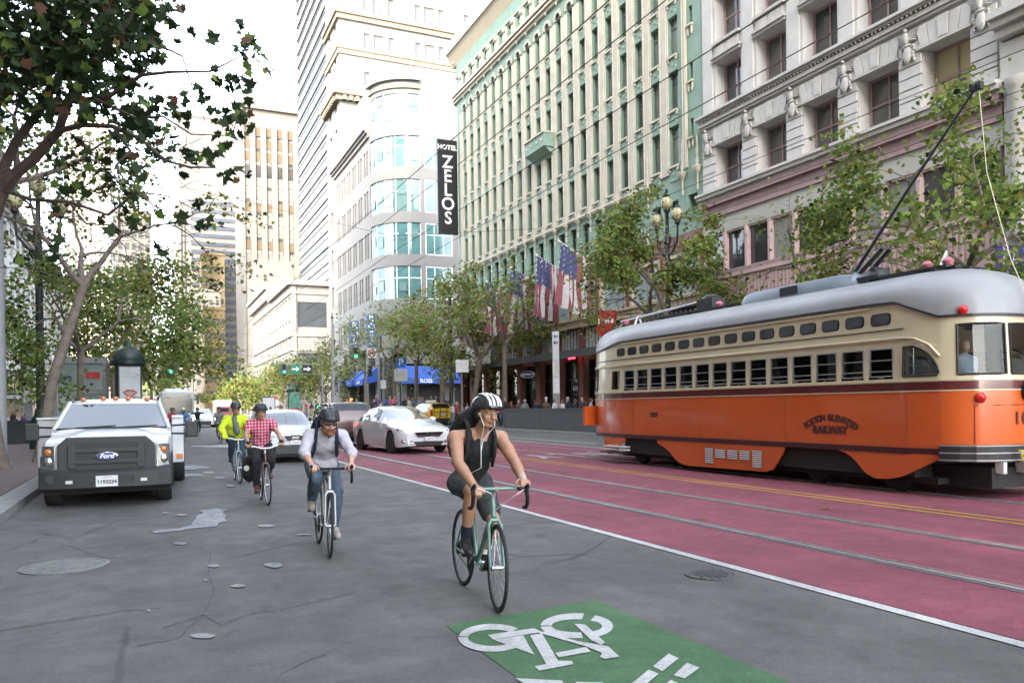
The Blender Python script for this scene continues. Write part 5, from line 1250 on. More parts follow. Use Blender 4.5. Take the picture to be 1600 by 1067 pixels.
# purple banner and far ad panels
p = ond(1580, 415, 21.5); t_ = thing('pole_banner', 'purple university banner on the pole beside the pink building', 'banner', (p.x, p.y, p.z), R(-25))
MB().box(-.36, -.02, -.95, .36, .0, .5).build('cloth', M('banner_purple', (.045, .03, .16), .7, .1), t_)
text('lettering', 'SAN FRANCISCO', .2, m_wht, t_, (-.12, -.024, -.2), (R(90), R(-90), 0), .002); text('lettering', 'UNIVERSITY', .2, m_wht, t_, (.14, -.024, -.2), (R(90), R(-90), 0), .002); MB().tube([(-.5, 0, .52), (.4, 0, .52)], .02, 6).build('rod', m_black, t_)
p = ond(460, 608, 112); t_ = thing('ad_kiosk', 'far dark kiosk with a green and red advertising poster', 'kiosk', (p.x, p.y, .14), 0); t_.scale = (.68,) * 3
MB().lathe([(1.3, 0), (1.3, 6.0), (1.5, 6.2), (1.1, 7.0), (.3, 7.6), (0, 7.7)], 16).build('drum', m_dkgreen, t_, smooth=40); MB().box(-1.1, -1.45, 1.0, 1.1, -1.35, 5.6).build('poster', M('poster_green', (.12, .32, .24), .5, .5, 1.2), t_); MB().box(-1.0, -1.47, 1.6, 1.0, -1.451, 2.3).build('poster_stripe', m_signred, t_)
p = ond(431, 620, 105); t_ = thing('temporary_sign', 'small orange and white sign on a post in front of the far trees', 'sign', (p.x, p.y, .14), 0); pole(t_, 3.4, .06); plate(t_, (0, -.1, 2.6), .9, 1.4, m_wht); plate(t_, (0, -.13, 3.0), .8, .5, M('sign_orange', (.6, .16, .04), .5))
p = ond(421, 627, 92); t_ = thing('advertising_stand', 'backlit white advertising panel on the far pavement', 'panel', (p.x, p.y, .14), 0); MB().box(-.75, -.12, .3, .75, .12, 2.9).build('case', m_black, t_); MB().box(-.66, -.13, .5, .66, -.121, 2.8).build('poster', m_pylon, t_); MB().sphere((.2, -.14, 1.2), (.2, .02, .6), 10, 6).build('poster_figure', m_navy, t_)
# flags on slanted poles
m_fr, m_fw, m_fb = M('flag_red', (.25, .075, .088), .8, .1, 4), M('flag_white', (.55, .53, .52), .8, .1, 4), M('flag_blue', (.06, .07, .17), .8, .1, 4)
def flag(label, base, tip, seed):
    t_ = thing('flag', label, 'flag', base, 0, 'striped flags on the green building'); v_ = Vector(tip) - Vector(base); q = random.Random(seed)
    MB().tube([(0, 0, 0), tuple(v_)], [.06, .04], 8).sphere(tuple(v_), .1, 8, 6).build('flagpole', m_wht, t_, smooth=60)
    NX, NY = 26, 22; Lh = v_.length * .55; W2 = 3.9; ax = v_.normalized()
    def P(i, j):     # i along the pole from the tip, j down the cloth
        a = v_ - ax * (Lh * i / NX + .15)
        fold = .16 * math.sin(i * .8 + seed) * (j / NY) + .1 * math.sin(i * 2.1 + j * .2 + seed)
        pull = (.18 + .1 * math.sin(seed)) * j / NY
        return a + Vector((fold * .8, -fold * .9 + 0, -W2 * j / NY)) - Vector((ax.x, ax.y, 0)) * (Lh * .35 * (i / NX - .5) * (j / NY)) + Vector((0, pull, 0))
    mb = MB(); 
    for i in range(NX):
        for j in range(NY):
            can = i < NX * .54 and j < NY * .42
            mi = 2 if can else int(i * 13 / NX) % 2
            mb.add([tuple(P(i, j)), tuple(P(i + 1, j)), tuple(P(i + 1, j + 1)), tuple(P(i, j + 1))], [(0, 1, 2, 3)], mi)
    c = mb.build('cloth', [m_fr, m_fw, m_fb], t_, recalc=False)
    st_ = MB(); n_ = Vector((-.03, -.03, 0))
    for i in range(1, 12, 2):
        for j in range(1, 11, 2):
            o_ = P(i, j + (i // 2) % 2 * .8) + n_; a = (P(i + 1, j) - P(i, j)).normalized() * .09; b = Vector((0, 0, -.09)); st_.add([tuple(o_ + a), tuple(o_ + b), tuple(o_ - a), tuple(o_ - b)], [(0, 1, 2, 3)])
            st_.add([tuple(o_ + a * .6 + b * .6), tuple(o_ - a * .6 + b * .6), tuple(o_ - a * .6 - b * .6), tuple(o_ + a * .6 - b * .6)], [(0, 1, 2, 3)])
    st_.build('stars', m_fw, c, recalc=False)
FL = ['flag nearest the streetcar, stars showing clear of the tree', 'second flag from the streetcar, hanging at the tree edge', 'third flag from the streetcar, half hidden in leaves', 'fourth flag from the streetcar, low behind the forked tree', 'farthest flag, beside the dark strain pole']
for k, (a, b) in enumerate((((947, 424), (874, 376)), ((892, 432), (840, 399)), ((846, 446), (800, 418)), ((800, 462), (762, 440)), ((762, 478), (722, 460)))):
    flag(FL[k], onx(*a, 26.8), onx(*b, 23.6), k * 1.7 + .4)
# ---- overhead wires
m_wire = M('wire', (.02, .02, .022), .6, 0)
def wire(label, pts, r_=.012, sag=0.0, group='overhead wires'):
    P = []
    for a, b in zip(pts, pts[1:]):
        for i in range(8): t = i / 8; P.append(tuple(Vector(a).lerp(Vector(b), t) - Vector((0, 0, sag * 4 * t * (1 - t)))))
    P.append(pts[-1]); tag(MB().tube(P, r_ * .5, 5, 0, False).build('overhead_wire', m_wire, recalc=False), label, 'wire', group)
for lab, X, Z, r_ in (('trolley wire over the kerb lane, lower of the pair', 4.85, 6.3, .016), ('trolley wire beside the kerb lane pair', 5.45, 6.3, .014), ('contact wire over the near red track', 6.9, 6.4, .016), ('contact wire between the red tracks', 8.2, 6.5, .016),
                   ('wire touched by the streetcar pole', 12.95, 7.32, .016), ('wire just beyond the streetcar pole', 14.3, 7.2, .014), ('high feeder wire along the right pavement', 19.0, 8.6, .02)):
    wire(lab, [(X, y, Z) for y in (-12, 24, 60, 96, 140, 200)], r_, .08)
for k, (y, lab) in enumerate(((24, 'span wire across the street before the lane sign'), (60, 'span wire across the street by the forked tree'), (78, 'span wire on the near side of the crossing'), (95, 'span wire on the far side of the crossing'), (118, 'span wire past the crossing'), (150, 'distant span wire over the trees'))):
    wire(lab, [(-4, y, 8.6), (7, y + .3, 6.75 + .25), (22.5, y + .8, 9.0)], .012 if y < 70 else .022, .0, 'span wires')
for k, (a, b, lab) in enumerate((((3, 93, 7.5), (16, 80, 7.0), 'slanting wire over the crossing, first'), ((5, 76, 7.0), (20, 97, 8.0), 'slanting wire over the crossing, second'), ((-3, 90, 8.0), (9, 76, 6.6), 'slanting wire over the crossing, third'))):
    wire(lab, [a, b], .02, .1, 'span wires')
# ------------------------------------------------------------------ streetcar
m_org = M('tram_orange', (.58, .105, .018), .22, .08, .6, coat=.45)
m_maroon = M('tram_maroon', (.10, .012, .012), .25, .05, 1, coat=.5)
m_tcream = M('tram_cream', (.56, .50, .33), .3, .05, .8, coat=.4)
m_roof = M('tram_roof_grey', (.27, .275, .285), .4, .15, .8, coat=.12)
m_shroud = M('tram_shroud', (.20, .24, .29), .35, .1, 1.5)
m_alu = M('aluminium', (.42, .42, .42), .35, .1, 5, metal=.7)
m_rub = M('black_rubber', (.012, .012, .012), .55, .1, 5)
m_under = M('underframe', (.014, .013, .012), .8, .3, 3)
m_tint = glass('tram_glass', (.42, .46, .46), 1.0)
m_endgl = glass('tram_end_glass', (.80, .82, .80), .7)
m_inside = M('tram_interior', (.10, .105, .095), .7, .1, 2)
m_seat = M('seat_leatherette', (.035, .05, .075), .5, .1, 3)
m_redl = M('red_lens', (.5, .01, .01), .2, .05, 3, coat=.5)
m_chain = M('yellow_chain', (.55, .45, .03), .5, .1, 5)
TX, TS = 12.83, 1.28
tram = thing('streetcar', 'orange and cream vintage streetcar with a silver roof and raised trolley pole', 'streetcar', (TX, 0, 0), 0)
YR, YF = 8.15, 21.0
def hwid(y):
    if y < 9.5: return TS * max(0, 1 - ((9.5 - y) / (9.5 - YR)) ** 3.2) ** (1 / 2.6)
    if y > 17.7: return TS * max(0, 1 - ((y - 17.7) / (YF - 17.7)) ** 2.5) ** (1 / 2.0)
    return TS
WIN = [(9.62 + .612 * i, 10.12 + .612 * i) for i in range(14)]
side_y = sorted({round(v, 4) for a, b in WIN for v in (a, b)} | {9.5, 9.42, 18.32, 18.75} | {8.8})
side_y = [y for y in side_y if y >= 8.8]
def ycurve(x, rear):
    q_ = min(1, abs(x) / TS)
    if rear: return 9.5 - (9.5 - YR) * (1 - q_ ** 2.6) ** (1 / 3.2)
    return 17.7 + (YF - 17.7) * (1 - q_ ** 2.0) ** (1 / 2.5)
xs = sorted(s_ * v for v in (0.0, .18, .36, .46, .6, .8, .95, 1.1, 1.16, 1.2, 1.23) for s_ in (-1, 1)); xs = sorted(set(xs))
xr = [x for x in xs if ycurve(x, True) < 8.79]
xf = sorted({-1.15, -1.05, -.9, -.66, -.6, -.3, 0, .3, .6, .66, .9, 1.05, 1.15})
xf = [x for x in xf if ycurve(x, False) > 18.8]
PER = [(-hwid(y), y) for y in reversed(side_y)] + [(x, ycurve(x, True)) for x in xr] + [(hwid(y), y) for y in side_y] + [(x, ycurve(x, False)) for x in reversed(xf)]
ZL = [.72, 1.2, 1.75, 1.89, 1.96, 2.0, 2.5, 2.62, 2.68, 2.80, 2.9, 3.14]
NP = len(PER)
def axis_pt(y): return (0.0, min(max(y, YR + 1.35), YF - 1.6))
def zg(p):
    x, y = p
    t = max(0, min(1, (9.75 - y) / .95)); t = t * t * (3 - 2 * t)
    u = max(0, min(1, (y - 18.4) / 1.2))
    return 3.28 - .34 * t - .16 * u
def at_z(p, z, off=0.0):
    d_ = max(0, z - 1.9) * .055 + max(0, .95 - z) * .06 - off
    c = axis_pt(p[1]); v_ = Vector((p[0] - c[0], p[1] - c[1])); L_ = v_.length or 1
    k = (L_ - d_) / L_; return (c[0] + v_.x * k, c[1] + v_.y * k, z)
def ishole(i, za, zb):
    p, q_ = PER[i], PER[(i + 1) % NP]; cx_, cy_, z = (p[0] + q_[0]) / 2, (p[1] + q_[1]) / 2, (za + zb) / 2
    if 1.96 < z < 2.5 and abs(cx_) > 1.0 and z > 1.97:
        for a, b in WIN:
            if a < cy_ < b: return True
        if 8.8 < cy_ < 9.42 or 18.32 < cy_ < 18.75: return z > 1.98
    if cy_ < 8.79 and 2.0 < z < 2.8:
        for a, b in ((-1.1, -.46), (-.36, .36), (.46, 1.1)):
            if a < cx_ < b: return True
    if cy_ > 18.8 and 2.0 < z < 2.62 and (abs(cx_) < .6 or .66 < abs(cx_) < 1.05): return True
    return False
mb = MB(); levels = [[at_z(p, min(z, zg(p))) for p in PER] for z in ZL] + [[at_z(p, zg(p)) for p in PER]]
for k in range(len(levels) - 1):
    za = ZL[k]; zb = ZL[k + 1] if k + 1 < len(ZL) else 3.28
    mi = 0 if zb <= 1.75 else 1 if zb <= 1.89 else 2
    for i in range(NP):
        if ishole(i, za, zb): continue
        j = (i + 1) % NP
        mb.add([levels[k][i], levels[k][j], levels[k + 1][j], levels[k + 1][i]], [(0, 1, 2, 3)], mi)
mb.build('body', [m_org, m_maroon, m_tcream], tram, smooth=50, weld=True)
# roof dome
mb = MB(); NR = 9; rings = []
for t in range(NR + 1):
    a = t / NR * math.pi / 2; k = math.cos(a) ** .75 if t < NR else 0; ring = []
    for p in PER:
        b = at_z(p, zg(p), .03 if t == 0 else .03 * k); c = axis_pt(p[1]); z0 = zg(p)
        ring.append((c[0] + (b[0] - c[0]) * k, c[1] + (b[1] - c[1]) * k, z0 - .02 + (3.86 - z0) * math.sin(a) ** .85))
    rings.append(ring)
for t in range(NR):
    for i in range(NP):
        j = (i + 1) % NP; mb.add([rings[t][i], rings[t][j], rings[t + 1][j], rings[t + 1][i]], [(0, 1, 2, 3)])
mb.build('roof', m_roof, tram, smooth=70, weld=True)
def band(nm, z0, z1, off, m, cond=lambda p: True, par=None, zf=None):
    b_ = MB()
    for i in range(NP):
        p, q_ = PER[i], PER[(i + 1) % NP]
        if cond(p) and cond(q_):
            f0, f1 = (zf(p), zf(q_)) if zf else (0, 0)
            A = [at_z(p, z0 + f0, off), at_z(q_, z0 + f1, off), at_z(q_, z1 + f1, off), at_z(p, z1 + f0, off)]
            B = [at_z(p, z0 + f0, -.01), at_z(q_, z0 + f1, -.01), at_z(q_, z1 + f1, -.01), at_z(p, z1 + f0, -.01)]
            b_.add(A + B, [(0, 1, 2, 3), (3, 2, 6, 7), (0, 4, 5, 1)])
    return b_.build(nm, m, par or tram)
band('gutter', 0, .035, .045, m_black, zf=lambda p: zg(p) - .015)
band('drip_rail', 3.2, 3.235, .03, m_tcream, lambda p: 9.9 < p[1] < 18.6)
band('belt_line', 1.735, 1.755, .012, m_tcream)
band('sill_rail', 1.905, 1.95, .02, m_tcream)
band('rub_strip', 2.62, 2.68, .03, m_tcream, lambda p: p[1] > 9.0)
band('dark_line', 2.80, 2.815, .015, m_black, lambda p: p[1] > 8.9)
band('rub_rail', .70, .80, .025, M('tram_dark_band', (.05, .010, .010), .5, .1, 2), lambda p: p[1] > 8.6)
band('bumper', .60, .87, .09, m_black, lambda p: p[1] < 8.85)
for z in (.62, .735, .85): band('bumper_strip', z, z + .02, .1, m_alu, lambda p: p[1] < 8.85)
# side windows with sash bars, each a part
def tramwin(w_, h_, bars):
    b_ = MB(); t = .022
    b_.box(0, -.02, 0, t, .02, h_); b_.box(w_ - t, -.02, 0, w_, .02, h_); b_.box(t, -.02, 0, w_ - t, .02, t); b_.box(t, -.02, h_ - t, w_ - t, .02, h_)
    for z in bars: b_.box(t, -.026, z - .009, w_ - t, .014, z + .009)
    return b_.mesh('window', m_alu)
wm = tramwin(.5, .5, (.10, .29)); wp = MB().box(.02, 0, .02, .48, .006, .48).mesh('pane', m_tint)
for a, b in WIN:
    for s_ in (-1, 1):
        x = at_z((s_ * hwid(a), a), 2.24, -.015)[0]; x2 = at_z((s_ * hwid(b), b), 2.24, -.015)[0]
        rz = math.atan2(-(b - a), (x - x2)) if s_ < 0 else math.atan2((b - a), (x2 - x))
        f_ = obj('window', wm, tram, (x if s_ > 0 else x2, a if s_ > 0 else b, 2.0), (0, 0, rz)); obj('pane', wp, f_)
# rounded quarter window behind the last side window
for s_ in (-1, 1):
    P = lambda y, z, o=.012: at_z((s_ * hwid(y), y), z, o)
    c = [(9.42, 2.0), (8.83, 2.0), (8.80, 2.05), (8.82, 2.14), (8.88, 2.25), (8.98, 2.36), (9.1, 2.44), (9.24, 2.49), (9.42, 2.5)]
    mb = MB(); mb.tube([P(*q_) for q_ in c] + [P(*c[0])], .018, 6); g_ = mb.build('quarter_window', m_rub, tram)
    MB().poly([P(*q_, .0) for q_ in c]).build('pane', m_tint, g_, recalc=False)
    MB().poly([P(8.78, 2.0, .006)] + [P(*q_, .006) for q_ in c[1:]] + [P(9.42, 2.52, .006), P(8.78, 2.52, .006)]).build('corner_panel', m_tcream, tram, recalc=False)
    mb = MB(); mb.tube([P(18.0, 2.65, .02), P(9.5, 2.65, .02), P(9.2, 2.62, .02), P(8.95, 2.5, .02), P(8.78, 2.3, .02)], .022, 6); mb.build('beading', m_tcream, tram, smooth=60)
# pill-shaped standee windows
pill = []
for k in range(16):
    a = 2 * math.pi * k / 16; pill.append((.11 * math.copysign(abs(math.cos(a)) ** .6, math.cos(a)) + (.1 if math.cos(a) > 0 else -.1), .11 * math.copysign(abs(math.sin(a)) ** .7, math.sin(a))))
pf_ = MB().prism([(x, 0, z) for x, z in pill], (0, .02, 0)).mesh('standee_window', m_rub); pg_ = MB().prism([(x * .88, -.004, z * .8) for x, z in pill], (0, -.008, 0)).mesh('pane', m_glassd)
for i in range(16):
    y = 9.9 + .56 * i
    for s_ in (-1, 1):
        x = at_z((s_ * hwid(y), y), 3.02, .008)[0]; dx = hwid(y + .1) - hwid(y - .1)
        f_ = obj('standee_window', pf_, tram, (x, y, 3.0), (0, 0, R(-90) * -s_ + math.atan2(dx, .2) * -s_)); obj('pane', pg_, f_)
# end windows
for rear, ws, z0, z1 in ((True, ((-1.1, -.46), (-.36, .36), (.46, 1.1)), 2.0, 2.8), (False, ((-1.05, -.66), (-.6, .6), (.66, 1.05)), 2.0, 2.62)):
    for a, b in ws:
        P = [(x, ycurve(x, rear)) for x in sorted({a, b} | {x for x in (xr if rear else xf) if a < x < b})]
        lo, hi = [at_z(p, z0, .004) for p in P], [at_z(p, z1, .004) for p in P]
        loop = lo + hi[::-1] + [lo[0]]
        rs = []
        for k in range(len(loop) - 1): rs.append(loop[k])
        f_ = MB().tube(loop, .02, 6).build('end_window', m_rub, tram)
        g_ = MB()
        for k in range(len(P) - 1): g_.add([at_z(P[k], z0, -.006), at_z(P[k + 1], z0, -.006), at_z(P[k + 1], z1, -.006), at_z(P[k], z1, -.006)], [(0, 1, 2, 3)])
        g_.build('pane', m_endgl, f_, recalc=False)
# interior
MB().box(-1.15, 8.6, .8, 1.15, 19.2, .86).build('floor', m_inside, tram); MB().box(-1.15, 9.4, 2.98, 1.15, 18.4, 3.0).build('ceiling', m_inside, tram)
sm_ = MB().box(-.42, 0, .86, .42, .4, 1.28).box(-.42, .38, 1.2, .42, .48, 1.98).mesh('seat', m_seat, bevel=.02)
for i in range(10):
    for s_ in (-1, 1): obj('seat', sm_, tram, (s_ * .7, 9.7 + i * .85, 0))
for i in range(9):
    MB().tube([(-.3, 10 + i, .86), (-.3, 10 + i, 2.98)], .018, 6).build('grab_pole', m_alu, tram)
for i in range(5): MB().box(-.06, 10 + i * 1.8, 2.93, .06, 10.5 + i * 1.8, 2.975).build('ceiling_fill_lamp', M('tram_fill_lamp', (1, .93, .8), .5, 0, emit=1.2), tram)  # unseen glowing strips, added to brighten the dark interior
# skirts traced at the car side
def skirt(pts, nm='skirt'):
    Q = sorted((onx(x, y, TX - TS - .005) for x, y in pts), key=lambda v: v.y)
    ys_ = [q_.y for q_ in Q]; zs_ = [max(.12, q_.z) for q_ in Q]
    N_ = 26; Y_ = np.linspace(ys_[0], min(ys_[-1], 19.3), N_)
    for s_ in (-1, 1):
        b_ = MB(); vs_ = []
        for y in Y_:
            z = min(.70, float(np.interp(y, ys_, zs_))); x = hwid(y) - .004
            vs_ += [(s_ * x, y, .705), (s_ * x, y, z), (s_ * (x - .05), y, z), (s_ * (x - .05), y, .705)]
        b_.add(vs_, [(i * 4 + j, i * 4 + (j + 1) % 4, i * 4 + 4 + (j + 1) % 4, i * 4 + 4 + j) for i in range(N_ - 1) for j in range(4)] + [(0, 1, 2, 3), tuple(range(4 * N_ - 4, 4 * N_))])
        b_.build(nm, m_org, tram, smooth=30)
skirt([(1311, 703), (1326, 709), (1340, 722), (1352, 738), (1368, 747), (1390, 748), (1412, 744), (1440, 730), (1462, 719), (1483, 714)])
skirt([(1028, 692), (1045, 703), (1058, 720), (1072, 727), (1200, 737), (1212, 731), (1219, 712), (1226, 702)])
skirt([(937, 702), (948, 709), (962, 708), (968, 694), (977, 689)])
for (x0, x1, n_, y0, y1) in ((1104, 1116, 8, 699, 724), (1120, 1135, 5, 701, 716), (1139, 1154, 5, 702, 718), (1158, 1173, 5, 703, 719), (1178, 1192, 9, 703, 731)):
    a, b = onx(x0, y0, TX - TS), onx(x1, y1, TX - TS)
    g_ = MB().box(-TS - .008, b.y, b.z, -TS - .004, a.y, a.z).build('grille', m_under, tram)
    for k in range(n_): z = a.z + (b.z - a.z) * (k + .5) / n_; MB().box(-TS - .02, b.y, z - .011, -TS - .009, a.y, z + .011).build('grille_slat', m_wht, g_)
# underframe, trucks and wheels
MB().box(-1.18, 9.3, .30, 1.18, 18.2, .719).box(-1.0, 9.0, .2, 1.0, 18.6, .30).build('underframe', m_under, tram)  # real underframe, made fuller and near black to supply the shade below
wh = MB().lathe([(.0, -.06), (.3, -.06), (.33, -.05), (.33, .05), (.37, .055), (.37, .07), (0, .07)], 24, 0, Matrix.Rotation(R(90), 4, 'Y')).mesh('wheel', m_under, smooth=40)
for yc in (10.75, 16.9):
    MB().box(-1.02, yc - 1.15, .28, -.9, yc + 1.15, .46).box(.9, yc - 1.15, .28, 1.02, yc + 1.15, .46).box(-.9, yc - .2, .2, .9, yc + .2, .5).build('truck_frame', m_under, tram)
    for dy in (-.9, .9):
        for x in (-.9, .9): obj('wheel', wh, tram, (x, yc + dy, .37), (0, 0, 0 if x < 0 else math.pi))
for k, z in enumerate((.28, .36, .44)): MB().box(-1.36 - (.12 if k == 0 else 0), 17.95, z, -1.15, 19.0, z + .035).build('step', m_wht if k else m_black, tram)
for x in (-.62, -.12): MB().box(x - .04, 8.12, .42, x + .04, 8.26, .6).build('bumper_post', m_wht, tram)
MB().box(-.75, 8.25, .18, .75, 9.3, .5).build('coupler_box', m_under, tram)
mb = MB()
for k in range(12): t = k / 11; mb.torus((-.42 + t * .5, 8.0, .78 - .3 * math.sin(math.pi * t)), .035, .013, 'y' if k % 2 else 'z', 10, 5)
mb.cbox((.1, 8.02, .5), (.14, .08, .16)); mb.build('chain', m_chain, tram)
# lamps, panels, numbers
def rear_at(x, z, off=0.0): return at_z((x, ycurve(x, True)), z, off)
for x, z, r_ in ((-.88, 1.62, .075), (-1.05, 3.02, .07), (.88, 1.62, .075)):
    p = rear_at(x, z, .01 if z < 2 else .03); yw = math.atan2(p[0], -(p[1] - 9.6)) if True else 0
    MB().lathe([(r_ * 1.15, 0), (r_ * 1.15, .02), (r_, .03), (r_ * .7, .06), (0, .075)], 16, 0, Matrix.Rotation(yw * .6, 4, 'Z') @ Matrix.Rotation(R(90), 4, 'X')).build('tail_lamp', m_redl, tram, p, smooth=50)
p = rear_at(0, 1.72, 0); MB().lathe([(.17, 0), (.17, .08), (.13, .15), (.06, .19), (0, .2)], 20, 0, Matrix.Rotation(R(90), 4, 'X')).build('rear_lamp_cover', m_rub, tram, p, smooth=50)
MB().tube([(0, 8.02, 3.0), (0, 7.95, 1.9)], .006, 4).build('trolley_rope', m_tcream, tram)
pl = MB()
for (x0, z0, x1, z1) in ((-.95, 1.5, .9, 1.5), (-.95, .9, -.95, 1.5)):
    pl.tube([rear_at(x0 + (x1 - x0) * t / 6, z0 + (z1 - z0) * t / 6, .002) for t in range(7)], .006, 4)
pl.build('panel_line', m_maroon, tram)
seam = MB()
for y in (9.35, 12.15, 14.9, 17.65):
    for s_ in (-1, 1): seam.tube([at_z((s_ * hwid(y), y), z, .0015) for z in (.82, 1.2, 1.73)], .0035, 4)
for s_ in (-1, 1):
    for k in range(60): y = 9.3 + k * .15; seam.sphere(at_z((s_ * hwid(y), y), 1.70, .002), .006, 5, 4); seam.sphere(at_z((s_ * hwid(y), y), .84, .002), .006, 5, 4)
stuff(seam.build('seams_and_rivets', M('seam_orange', (.30, .05, .012), .4, .1), tram))
m_num = M('tram_lettering', (.06, .012, .01), .5, .1, 4)
for i, c in enumerate('1059'):
    x = -.265 + i * .17; p = rear_at(x, 1.28, .012); n_ = math.atan((ycurve(x + .05, True) - ycurve(x - .05, True)) / .1); text('number', c, .27, m_num, tram, p, (R(90), 0, n_), .002, bold=.01, scale=(.9, 1, 1))
def side_text(nm, s_, size, y, z, roll=0, bold=.008): return text(nm, s_, size, m_num, tram, (-TS - .006, y, z), (R(90) , -roll, R(-90)), .002, bold=bold)
yc = onx(1298, 655, TX - TS).y; s_ = 'BOSTON ELEVATED'
for i, c in enumerate(s_):
    a = (i - (len(s_) - 1) / 2) / (len(s_) - 1); 
    o = side_text('lettering', c, .165, yc - a * 1.18, 1.27 - .62 * a * a + .02, 0); o.rotation_euler = (R(90), 0, R(-90)); o.rotation_mode = 'XYZ'
    o.rotation_euler = (Matrix.Rotation(R(-90), 3, 'Z') @ Matrix.Rotation(R(90), 3, 'X') @ Matrix.Rotation(-a * .95, 3, 'Z')).to_euler()
side_text('lettering', 'RAILWAY', .19, yc, 1.06, 0, .012); side_text('number', '1059', .17, onx(1023, 655, TX - TS).y, 1.32)
MB().box(-1.35, 20.05, 1.0, -.85, 20.17, 1.55).build('front_panel', m_org, tram)
# roof gear
ya, yb = onx(1173, 465, 12.6).y, onx(1340, 435, 12.6).y
sh = MB(); prof = [(-.5, 0), (-.5, .16), (-.42, .3), (-.2, .36), (.2, .36), (.42, .3), (.5, .16), (.5, 0)]
st_ = [(yb - .25, .25, .12), (yb, .8, .9), (yb + .4, 1, 1), (ya - .2, 1, 1), (ya, .92, .85)]
vv = [(x * kx, y, 3.76 + z * kz) for y, kx, kz in st_ for x, z in prof]; n_ = len(prof)
ff = [(i * n_ + j, i * n_ + j + 1, (i + 1) * n_ + j + 1, (i + 1) * n_ + j) for i in range(len(st_) - 1) for j in range(n_ - 1)] + [tuple(range(n_)), tuple(range((len(st_) - 1) * n_, len(st_) * n_))]
sh.add(vv, ff).build('roof_shroud', m_shroud, tram, smooth=35); MB().box(-.515, ya - 1.75, 3.86, -.497, ya - 1.25, 4.03).build('vent_panel', m_black, tram)
for x in (-.42, -.18, .18, .42): MB().box(x - .07, yb - 2.1, 3.86, x + .07, yb - .3, 3.9).build('roof_plank', m_black, tram)
for x in (-.42, -.18, .18, .42): MB().box(x - .07, ya + .2, 3.86, x + .07, ya + 3.4, 3.9).build('roof_plank', m_black, tram)
for y in (yb - 1.9, yb - .5, ya + .5, ya + 2.0, ya + 3.2): MB().box(-.55, y - .04, 3.72, .55, y + .04, 3.858).build('plank_bracket', m_black, tram)
MB().box(-.3, yb - .55, 3.9, .3, yb - .05, 3.98).lathe([(.26, 0), (.2, .1), (.1, .14)], 16, 0, None, (0, yb - .3, 3.98)).tube([(-.12, yb + .1, 4.05), (-.1, yb - .5, 4.5)], .05, 6).tube([(.12, yb + .1, 4.05), (.1, yb - .5, 4.5)], .05, 6).tube([(-.2, yb - .35, 4.1), (.2, yb - .35, 4.1)], .06, 8).build('trolley_base', m_black, tram)
pb, pt_ = onx(1338, 424, TX), onx(1527, 136, TX)
MB().tube([(0, pb.y, pb.z), (0, (pb.y + pt_.y) / 2, (pb.z + pt_.z) / 2 + .03), (0, pt_.y, pt_.z)], [.038, .030, .022], 8).build('trolley_pole', m_black, tram, smooth=60)
MB().box(-.05, pt_.y - .1, pt_.z - .06, .05, pt_.y + .1, pt_.z + .06).sphere((0, pt_.y - .02, pt_.z + .02), .075, 10, 8).build('trolley_shoe', m_black, tram)
MB().tube([(0, pt_.y - .05, pt_.z - .1), (.02, pt_.y - .15, 5.4), (.0, 8.4, 3.9), (0, 8.05, 3.0)], .008, 5).build('trolley_rope', m_tcream, tram)
q0, q1 = onx(972, 492, TX), onx(1100, 478, TX)
MB().tube([(0, q0.y, 4.05), (0, q1.y, 4.18)], .035, 8).build('stowed_pole', m_alu, tram); MB().box(-.2, q1.y - .6, 3.88, .2, q1.y, 4.2).sphere((0, q1.y - .3, 4.2), (.18, .3, .12), 10, 6).build('stowed_base', m_black, tram)
MB().tube([(-.15, q0.y - .9, 3.8), (0, q0.y - .9, 4.12)], .03, 6).tube([(.15, q0.y - .9, 3.8), (0, q0.y - .9, 4.12)], .03, 6).build('pole_hook', m_wht, tram)
MB().tube([(0, q0.y - .2, 4.06), (-.3, q0.y + .3, 3.5)], .012, 5).build('stowed_rope', m_tcream, tram)
for y in (q0.y - .7, q1.y - 1.0, yb - 1.6, yb - 2.0): MB().lathe([(.08, 0), (.1, .08), (.05, .14), (0, .15)], 10, 0, None, (-.3, y, 3.9)).build('insulator', M('insulator_pink', (.42, .13, .16), .4, .1), tram, smooth=50)
MB().tube([(-.12, yb - 1.7, 3.9), (0, yb - 1.75, 4.2), (.12, yb - 1.7, 3.9)], .03, 6).build('pole_catcher', m_wht, tram)
# ------------------------------------------------------------------ cars
m_tyre = M('tyre_rubber', (.014, .014, .015), .75, .2, 12, .2, 60)
m_carglass = glass('car_glass', (.30, .36, .38), 1.35)
m_wscreen = glass('windscreen_glass', (.38, .46, .50), 3.2)
m_chrome = M('chrome', (.55, .56, .57), .12, .05, 3, metal=1.0)
m_hl = M('headlamp_glass', (.55, .56, .56), .12, .35, 14, coat=.8, spec=.8)
m_amber = M('amber_lens', (.55, .16, .02), .2, .15, 12, coat=.6)
m_plate = M('plate_white', (.62, .62, .62), .5, .05, 5)
m_trim = M('black_trim', (.016, .017, .018), .5, .1, 4)
m_grey_trim = M('charcoal_trim', (.017, .019, .021), .5, .12, 6)
m_carint = M('car_interior', (.03, .03, .032), .8, .2, 3)
def smooth_keys(keys, y, w_=.10):
    xs_, zs_ = zip(*keys); f_ = lambda t: float(np.interp(t, xs_, zs_))
    return sum(f_(y + o) * g for o, g in ((-w_, .25), (0, .5), (w_, .25)))
